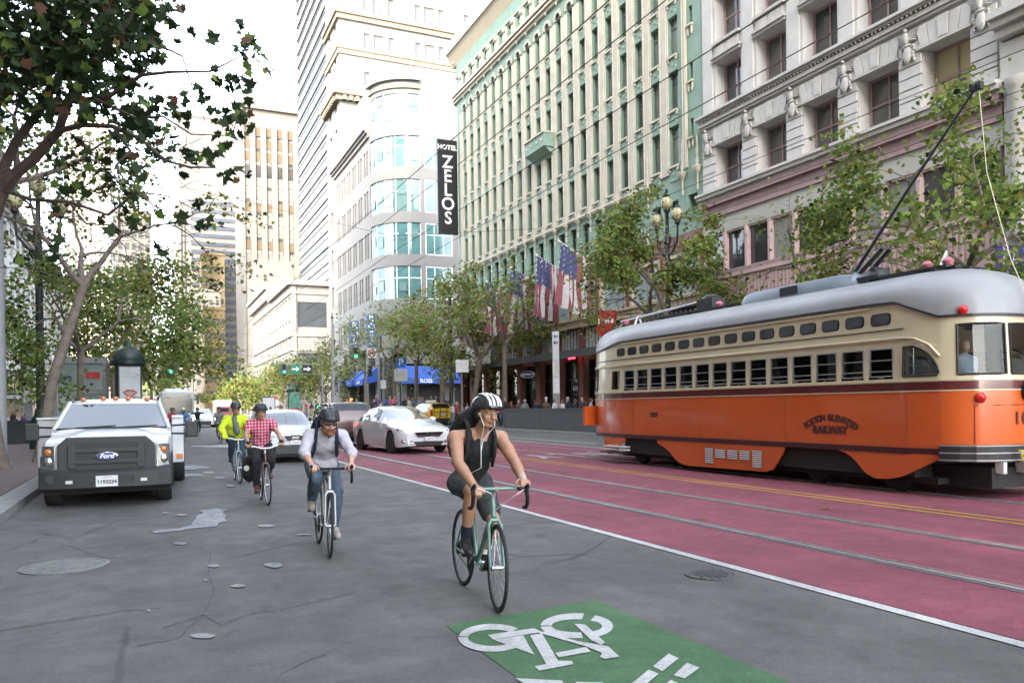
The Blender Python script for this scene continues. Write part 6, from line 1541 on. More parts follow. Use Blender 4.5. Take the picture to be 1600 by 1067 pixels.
def wheel(parent, at, r_, wd, rimm=None, side=1, spokes=5):
    x, y, z = at
    T = Matrix.Rotation(R(90) * side, 4, 'Y')
    o = MB().lathe([(r_ * .62, -wd / 2), (r_ * .94, -wd / 2), (r_, -wd * .38), (r_, wd * .38), (r_ * .94, wd / 2), (r_ * .64, wd / 2)], 28, 0, T).build('wheel', m_tyre, parent, at, smooth=45)
    b_ = MB().lathe([(r_ * .64, wd * .44), (r_ * .6, wd * .2), (r_ * .58, -.02)], 28, 0, T); b_.lathe([(0, wd * .36), (r_ * .16, wd * .36), (r_ * .2, wd * .1)], 12, 0, T)
    for k in range(spokes * 2):
        a = 2 * math.pi * k / (spokes * 2) + (.16 if k % 2 else -.16) + math.pi / spokes * (k % 2) * 0
        b_.prism([(r_ * .14, -r_ * .05, wd * .32), (r_ * .62, -r_ * .04, wd * .34), (r_ * .62, r_ * .04, wd * .34), (r_ * .14, r_ * .05, wd * .32)], (0, 0, -.03), 0, T @ Matrix.Rotation(a, 4, 'Z'))
    b_.build('rim', rimm or m_alu, o, smooth=40); MB().lathe([(r_ * .62, -.05), (0, -.05)], 20, 0, T).build('brake_disc', m_trim, o)
    return o
def car(label, cat, loc, rz, scale, paint, K, L_, wheels, wr, glass_side, wind, rear, group=None, nm='car', smooth=38, roofm=None, arch=.07):
    """K: key heights and widths along the length; local y = 0 at the nose, going back"""
    t_ = thing(nm, label, cat, loc, rz, group); t_.scale = (scale,) * 3
    ys = sorted({round(v, 3) for v in np.linspace(0, L_, 44)} | {round(w_ + d_, 3) for w_ in wheels for d_ in (-wr - arch, -wr * .8, -wr * .4, 0, wr * .4, wr * .8, wr + arch)} | set(glass_side[:2]) | set(wind) | set(rear))
    S = []
    for y in ys:
        zb = smooth_keys(K['zb'], y); hw = smooth_keys(K['hw'], y); zs = smooth_keys(K['zs'], y); zr = smooth_keys(K['zr'], y); hr = smooth_keys(K['hr'], y)
        for w_ in wheels:
            d_ = abs(y - w_)
            if d_ < wr + arch - 1e-3: zb = max(zb, wr + math.sqrt((wr + arch) ** 2 - d_ * d_) * .98)
        zs = max(zs, zb + .06); zr = max(zr, zs + .012)
        S.append([(hw * .95, zb), (hw * .995, zb + (zs - zb) * .35), (hw, zb + (zs - zb) * .72), (hw * .965, zs), (hr, zr - .035), (hr * .86, zr), (hr * .45, zr + .018), (0, zr + .024)])
    k = len(S[0]); groups = {}
    def put(nm_, q_): groups.setdefault(nm_, MB()).add(q_, [(0, 1, 2, 3)])
    for i in range(len(ys) - 1):
        c = (ys[i] + ys[i + 1]) / 2
        for j in range(k - 1):
            n_ = 'body'
            if j == 3 and glass_side[0] < c < glass_side[1] and not any(abs(c - p) < .045 for p in glass_side[2:]): n_ = 'side_window'
            if j >= 5 and wind[0] < c < wind[1]: n_ = 'windscreen'
            if j == 4 and wind[0] + .05 < c < wind[1] - .05: n_ = 'windscreen'
            if j >= 5 and rear[0] < c < rear[1]: n_ = 'rear_window'
            for s_ in (-1, 1):
                A = [(s_ * x, y, z) for (x, z), y in ((S[i][j], ys[i]), (S[i][j + 1], ys[i]), (S[i + 1][j + 1], ys[i + 1]), (S[i + 1][j], ys[i + 1]))]
                put(n_ if n_ != 'side_window' else n_ + ('' if s_ < 0 else '_'), A if s_ < 0 else A[::-1])
    for e, i in ((0, 0), (1, len(ys) - 1)):
        P = [(x, ys[i], z) for x, z in S[i]] + [(-x, ys[i], z) for x, z in S[i][::-1]]
        groups['body'].poly(P)
    for n_, b_ in groups.items():
        m_ = {'body': paint, 'windscreen': m_wscreen, 'rear_window': m_carglass}.get(n_, m_carglass)
        me = b_.mesh(n_.strip('_'), m_, recalc=False)
        bm = bmesh.new(); bm.from_mesh(me); bmesh.ops.remove_doubles(bm, verts=bm.verts, dist=.0005); bmesh.ops.recalc_face_normals(bm, faces=bm.faces); bm.to_mesh(me); bm.free()
        me.polygons.foreach_set('use_smooth', [True] * len(me.polygons)); me.set_sharp_from_angle(angle=R(smooth)); obj(n_.strip('_'), me, t_)
    hw0 = max(v for _, v in K['hw'])
    for w_ in wheels:
        for s_ in (-1, 1): wheel(t_, (s_ * (hw0 - .12), w_, wr), wr, .21, None, s_)
        MB().box(-hw0 + .06, w_ - wr - .05, .18, hw0 - .06, w_ + wr + .05, wr * 1.7).build('wheel_well', m_trim, t_)
    zc = float(np.interp(wind[0], *zip(*K['zs'])))
    MB().box(-hw0 + .1, wind[0] + .25, .3, hw0 - .1, rear[1] - .1, zc - .12).build('cabin_floor', m_carint, t_)
    for x in (-.38, .38):
        MB().box(x - .24, wind[1] + .3, zc - .2, x + .24, wind[1] + .48, zc + .22, 0).sphere((x, wind[1] + .38, zc + .34), (.13, .07, .1), 8, 6).build('seat', m_carint, t_, bevel=.03)
    for s_ in (-1, 1):
        MB().sphere((s_ * (hw0 + .1), wind[0] + .55, zc + .08), (.13, .08, .085), 10, 8).box(min(s_ * hw0, s_ * (hw0 - .12)), wind[0] + .53, zc + .0, max(s_ * hw0, s_ * (hw0 - .12)), wind[0] + .6, zc + .05).build('mirror', paint, t_, smooth=50)
    return t_
def light(t_, nm, pts, m, d=.03):
    return MB().prism(pts, (0, -d, 0)).build(nm, m, t_, bevel=.008)
def mir(pts): return [(-x, y, z) for x, y, z in pts]
m_wcar = M('white_car_paint', (.62, .63, .64), .2, .03, 1, coat=.9)
m_silver = M('silver_blue_paint', (.38, .43, .47), .25, .04, 1, coat=.9, metal=.3)
m_taxi = M('taxi_yellow', (.60, .38, .015), .3, .05, 1, coat=.7)
m_copper = M('copper_paint', (.10, .062, .052), .3, .05, 1, coat=.8, metal=.3)
SED = dict(zb=[(0, .26), (.3, .2), (4.4, .22), (4.86, .34)], zs=[(0, .6), (.1, .68), (.5, .78), (1.3, .93), (3, .98), (4.86, .96)], hw=[(0, .66), (.08, .78), (.35, .88), (.8, .92), (3.9, .92), (4.6, .86), (4.86, .76)],
           zr=[(0, .63), (.1, .72), (.5, .83), (1.1, .94), (1.4, 1.0), (2.25, 1.40), (2.8, 1.455), (3.4, 1.42), (4.25, 1.10), (4.7, 1.06), (4.86, 1.0)], hr=[(0, .6), (.3, .76), (1.3, .80), (1.5, .76), (2.2, .62), (3.3, .61), (4.3, .70), (4.86, .66)])
p = gnd(640, 709)
sed = car('white sedan coming down the near red track', 'car', (p.x + .62, p.y - .3, 0), R(5), 1.13, m_wcar, SED, 4.86, (.95, 3.75), .33, (1.75, 4.0, 2.75), (1.42, 2.25), (3.45, 4.2))
for f in (lambda q_: q_, mir):
    light(sed, 'headlamp', f([(.42, .1, .66), (.72, .2, .70), (.86, .42, .78), (.86, .42, .70), (.74, .2, .62), (.44, .08, .60)]), M('headlamp_dark', (.16, .165, .17), .15, .6, 16, metal=.6, coat=.8), .06)
    light(sed, 'fog_lamp_strip', f([(.52, .02, .40), (.82, .16, .44), (.82, .16, .36), (.56, .02, .33)]), m_trim, .05)
    light(sed, 'chrome_strip', f([(.5, .0, .335), (.8, .13, .42), (.82, .13, .39), (.5, 0, .30)]), m_chrome, .06)
MB().prism([(-.45, .0, .64), (.45, .0, .64), (.36, .0, .52), (-.36, .0, .52)], (0, -.05, 0)).build('grille', m_trim, sed)
MB().prism([(-.46, -.052, .66), (.46, -.052, .66), (.43, -.052, .60), (-.43, -.052, .60)], (0, -.02, 0)).build('chrome_bar', m_chrome, sed)
MB().prism([(-.5, .0, .38), (.5, .0, .38), (.4, .0, .26), (-.4, .0, .26)], (0, -.05, 0)).build('lower_intake', m_trim, sed)
e_ = MB().lathe([(0, -.01), (.075, -.01), (.075, .01), (0, .01)], 16, 0, Matrix.Translation((0, -.078, .60)) @ Matrix.Rotation(R(90), 4, 'X')).build('emblem', m_trim, sed); text('lettering', 'H', .14, m_chrome, e_, (0, -.092, .60), TXT, .006, bold=.008)
b_ = MB().box(-.16, -.09, .40, .16, -.07, .52).build('number_plate', m_plate, sed); text('lettering', '7XGK194', .06, m_navy, b_, (0, -.092, .455), TXT, .001)
# silver blue suv
SUV = dict(zb=[(0, .34), (.3, .26), (4.4, .28), (4.7, .4)], zs=[(0, .72), (.1, .86), (.5, .98), (1.2, 1.06), (3, 1.1), (4.7, 1.1)], hw=[(0, .72), (.08, .82), (.3, .90), (.8, .93), (4.3, .93), (4.7, .86)],
           zr=[(0, .76), (.08, .90), (.5, 1.02), (1.1, 1.10), (1.3, 1.15), (2.0, 1.60), (2.6, 1.70), (4.2, 1.68), (4.55, 1.45), (4.7, 1.15)], hr=[(0, .66), (.3, .8), (1.2, .84), (1.4, .82), (2.0, .70), (4.2, .68), (4.7, .72)])
p = gnd(462, 723)
suv = car('silver blue suv right behind the checked shirt cyclist', 'car', (p.x + .02, p.y, 0), R(2), .93, m_silver, SUV, 4.7, (.9, 3.6), .36, (1.65, 4.2, 2.7, 3.55), (1.3, 2.0), (4.25, 4.6))
for f in (lambda q_: q_, mir):
    light(suv, 'headlamp', f([(.48, .04, .86), (.80, .2, .93), (.86, .32, .98), (.86, .3, .84), (.74, .14, .76), (.5, .03, .76)]), m_hl, .05)
    light(suv, 'chrome_wing', f([(.12, -.02, .90), (.46, -.02, .90), (.30, -.02, .70), (.24, -.02, .70), (.36, -.02, .86), (.12, -.02, .86)]), m_chrome, .03)
MB().prism([(-.46, .0, .89), (.46, .0, .89), (.3, 0, .70), (-.3, 0, .70)], (0, -.015, 0)).build('grille', m_trim, suv)
MB().torus((0, -.05, .81), .085, .014, 'y', 20, 6).box(-.11, -.06, .79, .11, -.045, .83).build('emblem', m_chrome, suv)
MB().box(-.62, -.04, .30, .62, .02, .58).prism([(.62, -.04, .30), (.86, .14, .32), (.88, .14, .56), (.62, -.04, .58)], (0, .05, 0)).prism([(-.62, -.04, .30), (-.86, .14, .32), (-.88, .14, .56), (-.62, -.04, .58)], (0, .05, 0)).build('bumper', m_trim, suv)
b_ = MB().box(-.16, -.07, .60, .16, -.05, .72).build('number_plate', m_plate, suv); text('lettering', '6YRB207', .06, m_navy, b_, (0, -.072, .655), TXT, .001)
# copper minivan seen from its back corner, going away
VAN = dict(SUV, zr=[(0, .8), (.1, .9), (.6, 1.0), (1.0, 1.12), (1.9, 1.66), (2.6, 1.74), (4.6, 1.72), (4.9, 1.5), (5.0, 1.0)], zs=[(0, .76), (.5, .92), (1.2, 1.02), (5.0, 1.08)], zb=[(0, .3), (5.0, .36)], hw=[(0, .74), (.3, .92), (4.6, .95), (5.0, .88)], hr=[(0, .66), (1.2, .84), (2.0, .74), (4.6, .74), (5.0, .78)])
p = gnd(520, 700)
van = car('copper coloured minivan with a lit tail lamp behind the bearded cyclist', 'car', (p.x + .9, p.y + 5.6, 0), R(180), 1.06, m_copper, VAN, 5.0, (1.0, 3.9), .35, (1.5, 4.5, 2.5, 3.5), (1.0, 1.9), (4.62, 4.9))
m_tail = M('tail_lamp_lit', (.9, .12, .02), .2, .1, 6, emit=.9)
for s_ in (-1, 1): MB().box(s_ * .78 - .1, 4.93, .85, s_ * .78 + .1, 5.04, 1.3).build('tail_lamp', m_tail, van, bevel=.02)
MB().box(-.85, 4.98, .36, .85, 5.08, .62).build('bumper', m_trim, van, bevel=.03)
# yellow taxi from behind with a bicycle rack
p = gnd(680, 668)
taxi = car('yellow taxi seen from behind beyond the white sedan', 'taxi', (p.x, p.y + 4.4, 0), R(184), 1.12, m_taxi, SUV, 4.7, (.9, 3.6), .36, (1.65, 4.2, 2.7, 3.55), (1.3, 2.0), (4.25, 4.62))
for s_ in (-1, 1): MB().box(s_ * .80 - .08, 4.62, .85, s_ * .80 + .08, 4.74, 1.25).build('tail_lamp', m_redl, taxi, bevel=.02)
MB().box(-.22, 4.7, .85, .22, 4.74, 1.0).build('number_plate', m_plate, taxi); MB().box(-.8, 4.66, .36, .8, 4.78, .66).build('bumper', m_trim, taxi)
mb = MB()
for x in (-.7, -.25, .25, .7): mb.tube([(x, 4.75, .7), (x, 4.95, .75), (x, 4.98, 1.5)], .025, 6)
mb.tube([(-.95, 4.98, 1.5), (.95, 4.98, 1.5)], .03, 6).tube([(-.8, 4.98, 1.1), (.8, 4.98, 1.1)], .022, 6).build('rack', m_black, taxi)
MB().box(-.35, 2.6, 1.73, .35, 2.85, 1.9).build('roof_sign', m_plate, taxi, bevel=.03)
# far silver car with headlamps on
p = gnd(321, 668)
fc = car('distant silver car with its headlamps on behind the dark cyclist', 'car', (p.x, p.y, 0), 0, 1.2, m_silver, SED, 4.86, (.95, 3.75), .33, (1.75, 4.0, 2.75), (1.42, 2.25), (3.45, 4.2))
m_hon = M('headlamp_on', (1, .98, .93), .3, 0, emit=4)
for f in (lambda q_: q_, mir): light(fc, 'headlamp', f([(.5, .06, .68), (.8, .22, .72), (.8, .2, .56), (.5, .04, .54)]), m_hon, .06)
MB().prism([(-.55, .0, .5), (.55, 0, .5), (.45, 0, .26), (-.45, 0, .26)], (0, -.04, 0)).build('grille', m_trim, fc)
# city bus and trolley bus
def bus(label, px, py, wpx, D, col, L_=11, dest=None):
    p = ond(px, py, D); W2 = wpx / FPX * D; t_ = thing('bus', label, 'bus', (p.x, p.y, 0), R(2)); H = W2 * 1.12
    MB().box(-W2 / 2, 0, .3, W2 / 2, L_, H).build('body', col, t_, bevel=.16); MB().box(-W2 * .44, -.03, H * .36, W2 * .44, -.004, H * .80).build('windscreen', m_glassg, t_, bevel=.02)
    MB().box(-W2 * .4, -.03, H * .83, W2 * .4, -.004, H * .94).build('destination_sign', m_glassd, t_); MB().box(-W2 * .5, -.1, .32, W2 * .5, -.004, .6).build('bumper', m_trim, t_)
    for s_ in (-1, 1):
        MB().box(s_ * W2 * .38 - .14, -.05, .7, s_ * W2 * .38 + .14, -.006, .92).build('headlamp', m_hl, t_); wheel(t_, (s_ * (W2 / 2 - .16), 2.2, .48), .48, .28, None, s_)
        for k in range(6): MB().box(s_ * (W2 / 2 + .012) - .01, 1.2 + k * 1.5, H * .48, s_ * (W2 / 2 + .012) + .01, 2.5 + k * 1.5, H * .8).build('side_window', m_glassd, t_)
        MB().tube([(s_ * W2 * .5, .2, H * .9), (s_ * (W2 * .5 + .3), -.2, H * .85)], .03, 6).box(s_ * (W2 * .5 + .3) - .1, -.25, H * .62, s_ * (W2 * .5 + .3) + .1, -.15, H * .85).build('mirror', m_trim, t_)
    MB().box(-W2 * .35, 2, H + .002, W2 * .35, 6, H + .35).build('roof_unit', m_wht, t_, bevel=.05)
    return t_
bus('pale grey city bus coming up the street behind the pickup truck', 280, 660, 48, 84, M('bus_pale', (.40, .45, .45), .4, .05, 1))
bus('red and white bus standing left of the pale grey bus', 246, 655, 34, 104, M('bus_red', (.36, .06, .05), .4, .05, 1))
p = ond(352, 640, 118); t_ = thing('delivery_van', 'distant white box van with a red front among the far trees', 'van', (p.x, p.y, 0), 0)
MB().box(-1.2, 1.4, .5, 1.2, 6, 3.1).build('box_body', m_wht, t_, bevel=.05); MB().box(-1.05, 0, .4, 1.05, 1.398, 2.1).build('cab', M('van_red', (.40, .10, .10), .4, .05), t_, bevel=.12); MB().box(-.9, -.02, 1.3, .9, -.004, 1.9).build('windscreen', m_glassd, t_)
for s_ in (-1, 1):
    for y in (.8, 4.6): wheel(t_, (s_ * .95, y, .4), .4, .24, None, s_)

# ------------------------------------------------------------------ white pickup truck with a service body
TRX, TRY = -.66, 14.95
tk = thing('pickup_truck', 'white pickup truck with a black grille and service body parked at the kerb', 'pickup truck', (TRX, TRY, 0), R(-1.5))
m_twhite = M('truck_white', (.56, .57, .58), .3, .05, 1.5, coat=.5)
def loft(secs, m, nm, par, smooth=40):
    b_ = MB(); k = len(secs[0][1])
    vs_ = []
    for y, P in secs: vs_ += [(-x, y, z) for x, z in P[::-1]] + [(x, y, z) for x, z in P[1:]] if abs(P[0][0]) < 1e-6 else [(-x, y, z) for x, z in P[::-1]] + [(x, y, z) for x, z in P]
    n_ = len(vs_) // len(secs)
    fs_ = [(i * n_ + j, i * n_ + j + 1, (i + 1) * n_ + j + 1, (i + 1) * n_ + j) for i in range(len(secs) - 1) for j in range(n_ - 1)]
    fs_ += [tuple(range(n_)), tuple(range((len(secs) - 1) * n_, len(secs) * n_))]
    return b_.add(vs_, fs_).build(nm, m, par, smooth=smooth)
# nose and hood: half section from the centre line out
def hs(zc, ze, hw, zf, zb): return [(0, zc), (.42, zc - .005), (.60, zc - .03), (.70, ze), (hw - .04, ze - .02), (hw, zf), (hw + .005, .85), (hw, zb)]
loft([(.16, hs(1.10, 1.08, .95, 1.0, .62)), (.3, hs(1.17, 1.12, .97, 1.06, .6)), (.9, hs(1.24, 1.18, .985, 1.12, .6)), (1.5, hs(1.29, 1.23, .99, 1.17, .6))], m_twhite, 'hood', tk)
def cs(zr, hr, zb_, hb): return [(0, zr), (hr * .6, zr - .01), (hr * .9, zr - .04), (hr, zr - .1), (hb, zb_), (.995, zb_ - .15), (.995, .55)]
cab = loft([(1.5, cs(1.31, .97, 1.22, .99)), (1.62, cs(1.33, .96, 1.24, .99))], m_twhite, 'cowl', tk)
loft([(2.26, cs(1.80, .76, 1.26, .985)), (2.4, cs(1.845, .78, 1.26, .985)), (3.0, cs(1.86, .79, 1.26, .985)), (3.55, cs(1.83, .78, 1.26, .985))], m_twhite, 'cab', tk)
MB().box(-.99, 1.62, .55, -.93, 2.26, 1.24).box(.93, 1.62, .55, .99, 2.26, 1.24).build('door', m_twhite, tk)
for s_ in (-1, 1): MB().tube([(s_ * .955, 1.52, 1.27), (s_ * .77, 2.3, 1.77)], .045, 8).build('windscreen_pillar', m_twhite, tk, smooth=60)
MB().poly([(-.93, 1.55, 1.285), (.93, 1.55, 1.285), (.745, 2.27, 1.755), (-.745, 2.27, 1.755)]).build('windscreen', m_wscreen, tk, recalc=False)
MB().tube([(-.93, 1.53, 1.29), (0, 1.5, 1.305), (.93, 1.53, 1.29)], .022, 6).tube([(-.6, 1.5, 1.31), (.05, 1.53, 1.34)], .012, 5).tube([(.1, 1.5, 1.31), (.75, 1.53, 1.33)], .012, 5).build('wiper', m_trim, tk)
MB().box(-.9, 1.7, .6, .9, 3.4, 1.12).build('cabin_floor', m_carint, tk); MB().box(-.85, 1.62, 1.1, .85, 1.95, 1.24).build('dashboard', m_carint, tk)
for x in (-.4, .42): MB().box(x - .25, 2.6, .9, x + .25, 2.78, 1.5).sphere((x, 2.68, 1.6), (.14, .07, .1), 8, 6).build('seat', m_carint, tk, bevel=.04)
for x in (-.56, -.22, .0, .22, .56): MB().sphere((x, 2.36, 1.855 - .02 * (abs(x) > .4)), (.055, .07, .035), 10, 6).build('roof_lamp', m_amber, tk, smooth=60)
# grille: rounded charcoal surround, three black slots, horizontal bars, oval badge
def rr(w_, h_, c, zc): return [(-w_ + c, zc + h_), (w_ - c, zc + h_), (w_, zc + h_ - c), (w_, zc - h_ + c * .6), (w_ - c * .6, zc - h_), (-w_ + c * .6, zc - h_), (-w_, zc - h_ + c * .6), (-w_, zc + h_ - c)]
gs = MB().prism([(x, .16, z) for x, z in rr(.74, .31, .14, .87)], (0, -.12, 0)).build('grille_surround', m_grey_trim, tk, bevel=.025)
MB().prism([(x, .036, z) for x, z in rr(.60, .225, .07, .86)], (0, -.008, 0)).build('grille_mesh', m_rub, tk)
for z in (.955, .765): MB().box(-.55, -.0, z - .036, .55, .03, z + .036).build('grille_bar', m_grey_trim, tk, bevel=.012)
for s_ in (-1, 1): MB().box(s_ * .52 - .06, .002, .66, s_ * .52 + .06, .026, 1.06).build('grille_end', m_grey_trim, tk, bevel=.01)
bd = MB().lathe([(0, 0), (.17, 0), (.17, .025), (.15, .035), (0, .035)], 28, 0, Matrix.Translation((0, -.0, .86)) @ Matrix.Diagonal((1, 1, .42, 1)) @ Matrix.Rotation(R(90), 4, 'X')).build('badge', m_chrome, tk, smooth=50)
MB().lathe([(0, 0), (.148, 0), (.148, .006), (0, .006)], 28, 0, Matrix.Translation((0, -.034, .86)) @ Matrix.Diagonal((1, 1, .40, 1)) @ Matrix.Rotation(R(90), 4, 'X')).build('badge_face', M('badge_blue_oval', (.01, .03, .16), .3, .05), bd)
text('lettering', 'Ford', .11, m_wht, bd, (0, -.043, .86), TXT, .002, bold=.004, shear=.3)
for f in (lambda q_: q_, mir):
    hl_ = MB().prism(f([(.765, .12, 1.04), (.965, .16, 1.05), (.975, .17, .66), (.765, .10, .64)]), (0, -.05, 0)).build('headlamp', M('headlamp_dark', (.16, .165, .17), .15, .6, 16, metal=.6, coat=.8), tk, bevel=.012)
    s_ = f([(1, 0, 0)])[0][0]
    MB().sphere((s_ * .86, .11, .945), (.07, .035, .06), 12, 8).build('indicator_lens', m_amber, hl_, smooth=60); MB().sphere((s_ * .86, .1, .78), (.075, .03, .085), 14, 8).build('reflector', m_chrome, hl_, smooth=60)
# bumper
bp = [(-1.03, .2), (-.99, .06), (-.6, -.03), (.6, -.03), (.99, .06), (1.03, .2)]
mb = MB()
Zb = [.30, .34, .58, .63]; off = [.05, 0, 0, .05]
vs_ = [(x, y + off[k], z + (.05 if abs(x) > .8 else 0) * (k > 1)) for k, z in enumerate(Zb) for x, y in bp]; n_ = len(bp)
mb.add(vs_, [(k * n_ + j, k * n_ + j + 1, (k + 1) * n_ + j + 1, (k + 1) * n_ + j) for k in range(3) for j in range(n_ - 1)])
mb.add([(x, .3, Zb[-1]) for x, y in bp] + [(x, y + .05, Zb[-1] + (.05 if abs(x) > .8 else 0)) for x, y in bp], [(j, j + 1, n_ + j + 1, n_ + j) for j in range(n_ - 1)])
mb.build('bumper', m_grey_trim, tk, smooth=30)
MB().box(-.42, -.045, .40, .42, -.034, .54).build('bumper_slot', m_rub, tk)
for s_ in (-1, 1): MB().box(s_ * .56 - .05, -.05, .42, s_ * .56 + .05, -.034, .47).build('tow_hook', m_alu, tk); MB().lathe([(0, 0), (.07, 0), (.07, .02), (0, .02)], 16, 0, Matrix.Translation((s_ * .84, .035, .5)) @ Matrix.Rotation(R(90), 4, 'X')).build('fog_lamp', m_trim, tk)
b_ = MB().box(-.165, -.075, .355, .165, -.06, .535).build('number_plate', m_plate, tk); text('lettering', '1193234', .085, m_grey_trim, b_, (0, -.077, .43), TXT, .001, bold=.003); text('lettering', 'California', .04, m_signred, b_, (0, -.077, .51), TXT, .001)
MB().box(-.95, .3, .22, .95, 6.0, .5).build('chassis', m_under, tk)
for y, wd in ((.78, .26), (4.9, .5)):
    for s_ in (-1, 1): wheel(tk, (s_ * (.86 if y < 2 else 1.0), y, .40), .40, wd, m_wht, s_)
for s_ in (-1, 1): MB().box(s_ * .88 - .14, .35, .45, s_ * .88 + .14, 1.25, .86).build('wheel_well', m_rub, tk)
# service body with side lockers
for s_ in (-1, 1):
    x0, x1 = (s_ * 1.0, s_ * 1.22) if s_ > 0 else (s_ * 1.38, s_ * 1.0)
    lk = MB().box(x0, 2.7, .55, x1, 6.4, 1.46).build('service_locker', m_twhite, tk, bevel=.02)
    MB().box(x0, 2.62, 1.462, x1, 6.4, 1.5).build('locker_lid', m_twhite, lk); MB().box(s_ * 1.14 - .06, 2.66, .62, s_ * 1.14 + .06, 2.697, .72).build('marker_lamp', m_amber, lk)
MB().box(-1.0, 3.7, .6, 1.0, 6.4, .75).build('bed_floor', m_twhite, tk); MB().box(-1.0, 3.62, .6, 1.0, 3.7, 1.3).build('bulkhead', m_twhite, tk)
for s_ in (-1, 1):
    mr = MB().box(s_ * 1.36 - .11, 1.86, 1.08, s_ * 1.36 + .11, 2.0, 1.40).build('mirror', m_trim, tk, bevel=.025)
    MB().tube([(s_ * .96, 1.95, 1.31), (s_ * 1.3, 1.93, 1.33)], .022, 6).tube([(s_ * .97, 1.95, 1.16), (s_ * 1.3, 1.93, 1.15)], .022, 6).build('mirror_arm', m_trim, mr)
# ------------------------------------------------------------------ people
from mathutils import noise as mnoise
m_skin = M('skin_tan', (.36, .19, .115), .5, .08, 5, .06, 60); m_skin2 = M('skin_light', (.42, .25, .18), .5, .08, 5); m_skin3 = M('skin_brown', (.22, .12, .075), .55, .08, 5)
m_hair = M('dark_hair', (.018, .013, .010), .6, .2, 8, .3, 60); m_ginger = M('ginger_beard', (.14, .055, .022), .7, .3, 30, .5, 60)
m_lip = M('lips', (.30, .11, .085), .5, .05, 5); m_eye = M('eye_white', (.6, .58, .55), .3, 0); m_iris = M('iris', (.02, .012, .008), .2, 0)
V = Vector
class Prims:
    """overlapping tapered limbs and ellipsoids, fused into one continuous skin"""
    def __init__(s): s.p = []
    def cap(s, a, b, ra, rb, t=0): s.p.append(('c', V(a), V(b), ra, rb, t)); return s
    def chain(s, pts, rs, t=0):
        for i in range(len(pts) - 1): s.cap(pts[i], pts[i + 1], rs[i], rs[i + 1], t)
        return s
    def ell(s, c, r_, t=0, rot=None): s.p.append(('e', V(c), V(r_), rot or Matrix.Identity(3), 0, t)); return s
    def grow(s, d_, tags=None):
        q = Prims()
        for p in s.p:
            if tags and p[5] not in tags: continue
            if p[0] == 'c': q.p.append(('c', p[1], p[2], p[3] + d_, p[4] + d_, p[5]))
            else: q.p.append(('e', p[1], p[2] + V((d_, d_, d_)), p[3], 0, p[5]))
        return q
    def mesh(s, name, mats, voxel, tagmat=None, wrinkle=0.0, wscale=9.0, smooth_it=4):
        mb = MB()
        for p in s.p:
            if p[0] == 'c':
                a, b = p[1], p[2]; d_ = b - a; L_ = d_.length
                if L_ < 1e-5: mb.sphere(a, p[3], 10, 8); continue
                T = Matrix.Translation(a) @ d_.to_track_quat('Z', 'Y').to_matrix().to_4x4()
                pr = [(p[3] * math.cos(t), p[3] * math.sin(t)) for t in (-1.57, -1.1, -.6, 0)] + [(p[4] * math.cos(t), L_ + p[4] * math.sin(t)) for t in (0, .6, 1.1, 1.57)]
                pr[0] = (0, -p[3]); pr[-1] = (0, L_ + p[4]); mb.lathe(pr, 12, 0, T)
            else: mb.sphere((0, 0, 0), tuple(p[2]), 16, 12, 0, Matrix.Translation(p[1]) @ p[3].to_4x4())
        me = mb.mesh(name, mats)
        o = bpy.data.objects.new('tmp', me); COL.objects.link(o)
        r_ = o.modifiers.new('r', 'REMESH'); r_.mode = 'VOXEL'; r_.voxel_size = voxel
        sm = o.modifiers.new('s', 'SMOOTH'); sm.iterations = smooth_it; sm.factor = .5
        dg = bpy.context.evaluated_depsgraph_get(); dg.update()
        out = bpy.data.meshes.new_from_object(o.evaluated_get(dg)); out.name = name
        bpy.data.objects.remove(o); bpy.data.meshes.remove(me)
        if wrinkle:
            n = len(out.vertices); co = np.empty(n * 3); out.vertices.foreach_get('co', co); co = co.reshape(-1, 3); no = np.empty(n * 3); out.vertex_normals.foreach_get('vector', no); no = no.reshape(-1, 3)
            w_ = np.array([mnoise.noise(V((c[0] * wscale * 1.3, c[1] * wscale, c[2] * wscale * .75 + c[0] * 4))) + .5 * mnoise.noise(V((c[0] * wscale * 2.6 + c[2] * 7, c[1] * wscale * 2, c[2] * wscale * 2))) for c in co])
            co += no * (w_ * wrinkle)[:, None]; out.vertices.foreach_set('co', co.ravel())
        out.materials.clear()
        for m_ in (mats if isinstance(mats, (list, tuple)) else [mats]): out.materials.append(m_)
        out.polygons.foreach_set('use_smooth', [True] * len(out.polygons))
        if tagmat:
            n = len(out.polygons); c = np.empty(n * 3); out.polygons.foreach_get('center', c); c = c.reshape(-1, 3); best = np.full(n, 1e9); mi = np.zeros(n, np.int32)
            for p in s.p:
                if p[0] == 'c':
                    a, b = np.array(p[1]), np.array(p[2]); d_ = b - a; t = np.clip(((c - a) @ d_) / max(1e-9, d_ @ d_), 0, 1); dist = np.linalg.norm(c - a - t[:, None] * d_, axis=1) - (p[3] + (p[4] - p[3]) * t)
                else:
                    q = (c - np.array(p[1])) @ np.array(p[3]); rr_ = np.array(p[2]); k = np.linalg.norm(q / rr_, axis=1); dist = (k - 1) * rr_.min()
                m_ = dist < best; best[m_] = dist[m_]; mi[m_] = tagmat.get(p[5], 0)
            out.polygons.foreach_set('material_index', mi)
        out.update(); return out
def look(f, up=(0, 0, 1)):
    """frame with local -y along f"""
    f = V(f).normalized(); x = (-f).cross(V(up)).normalized()
    if x.length < .1: x = V((1, 0, 0))
    z = x.cross(-f)
    return Matrix((x, -f, z)).transposed()
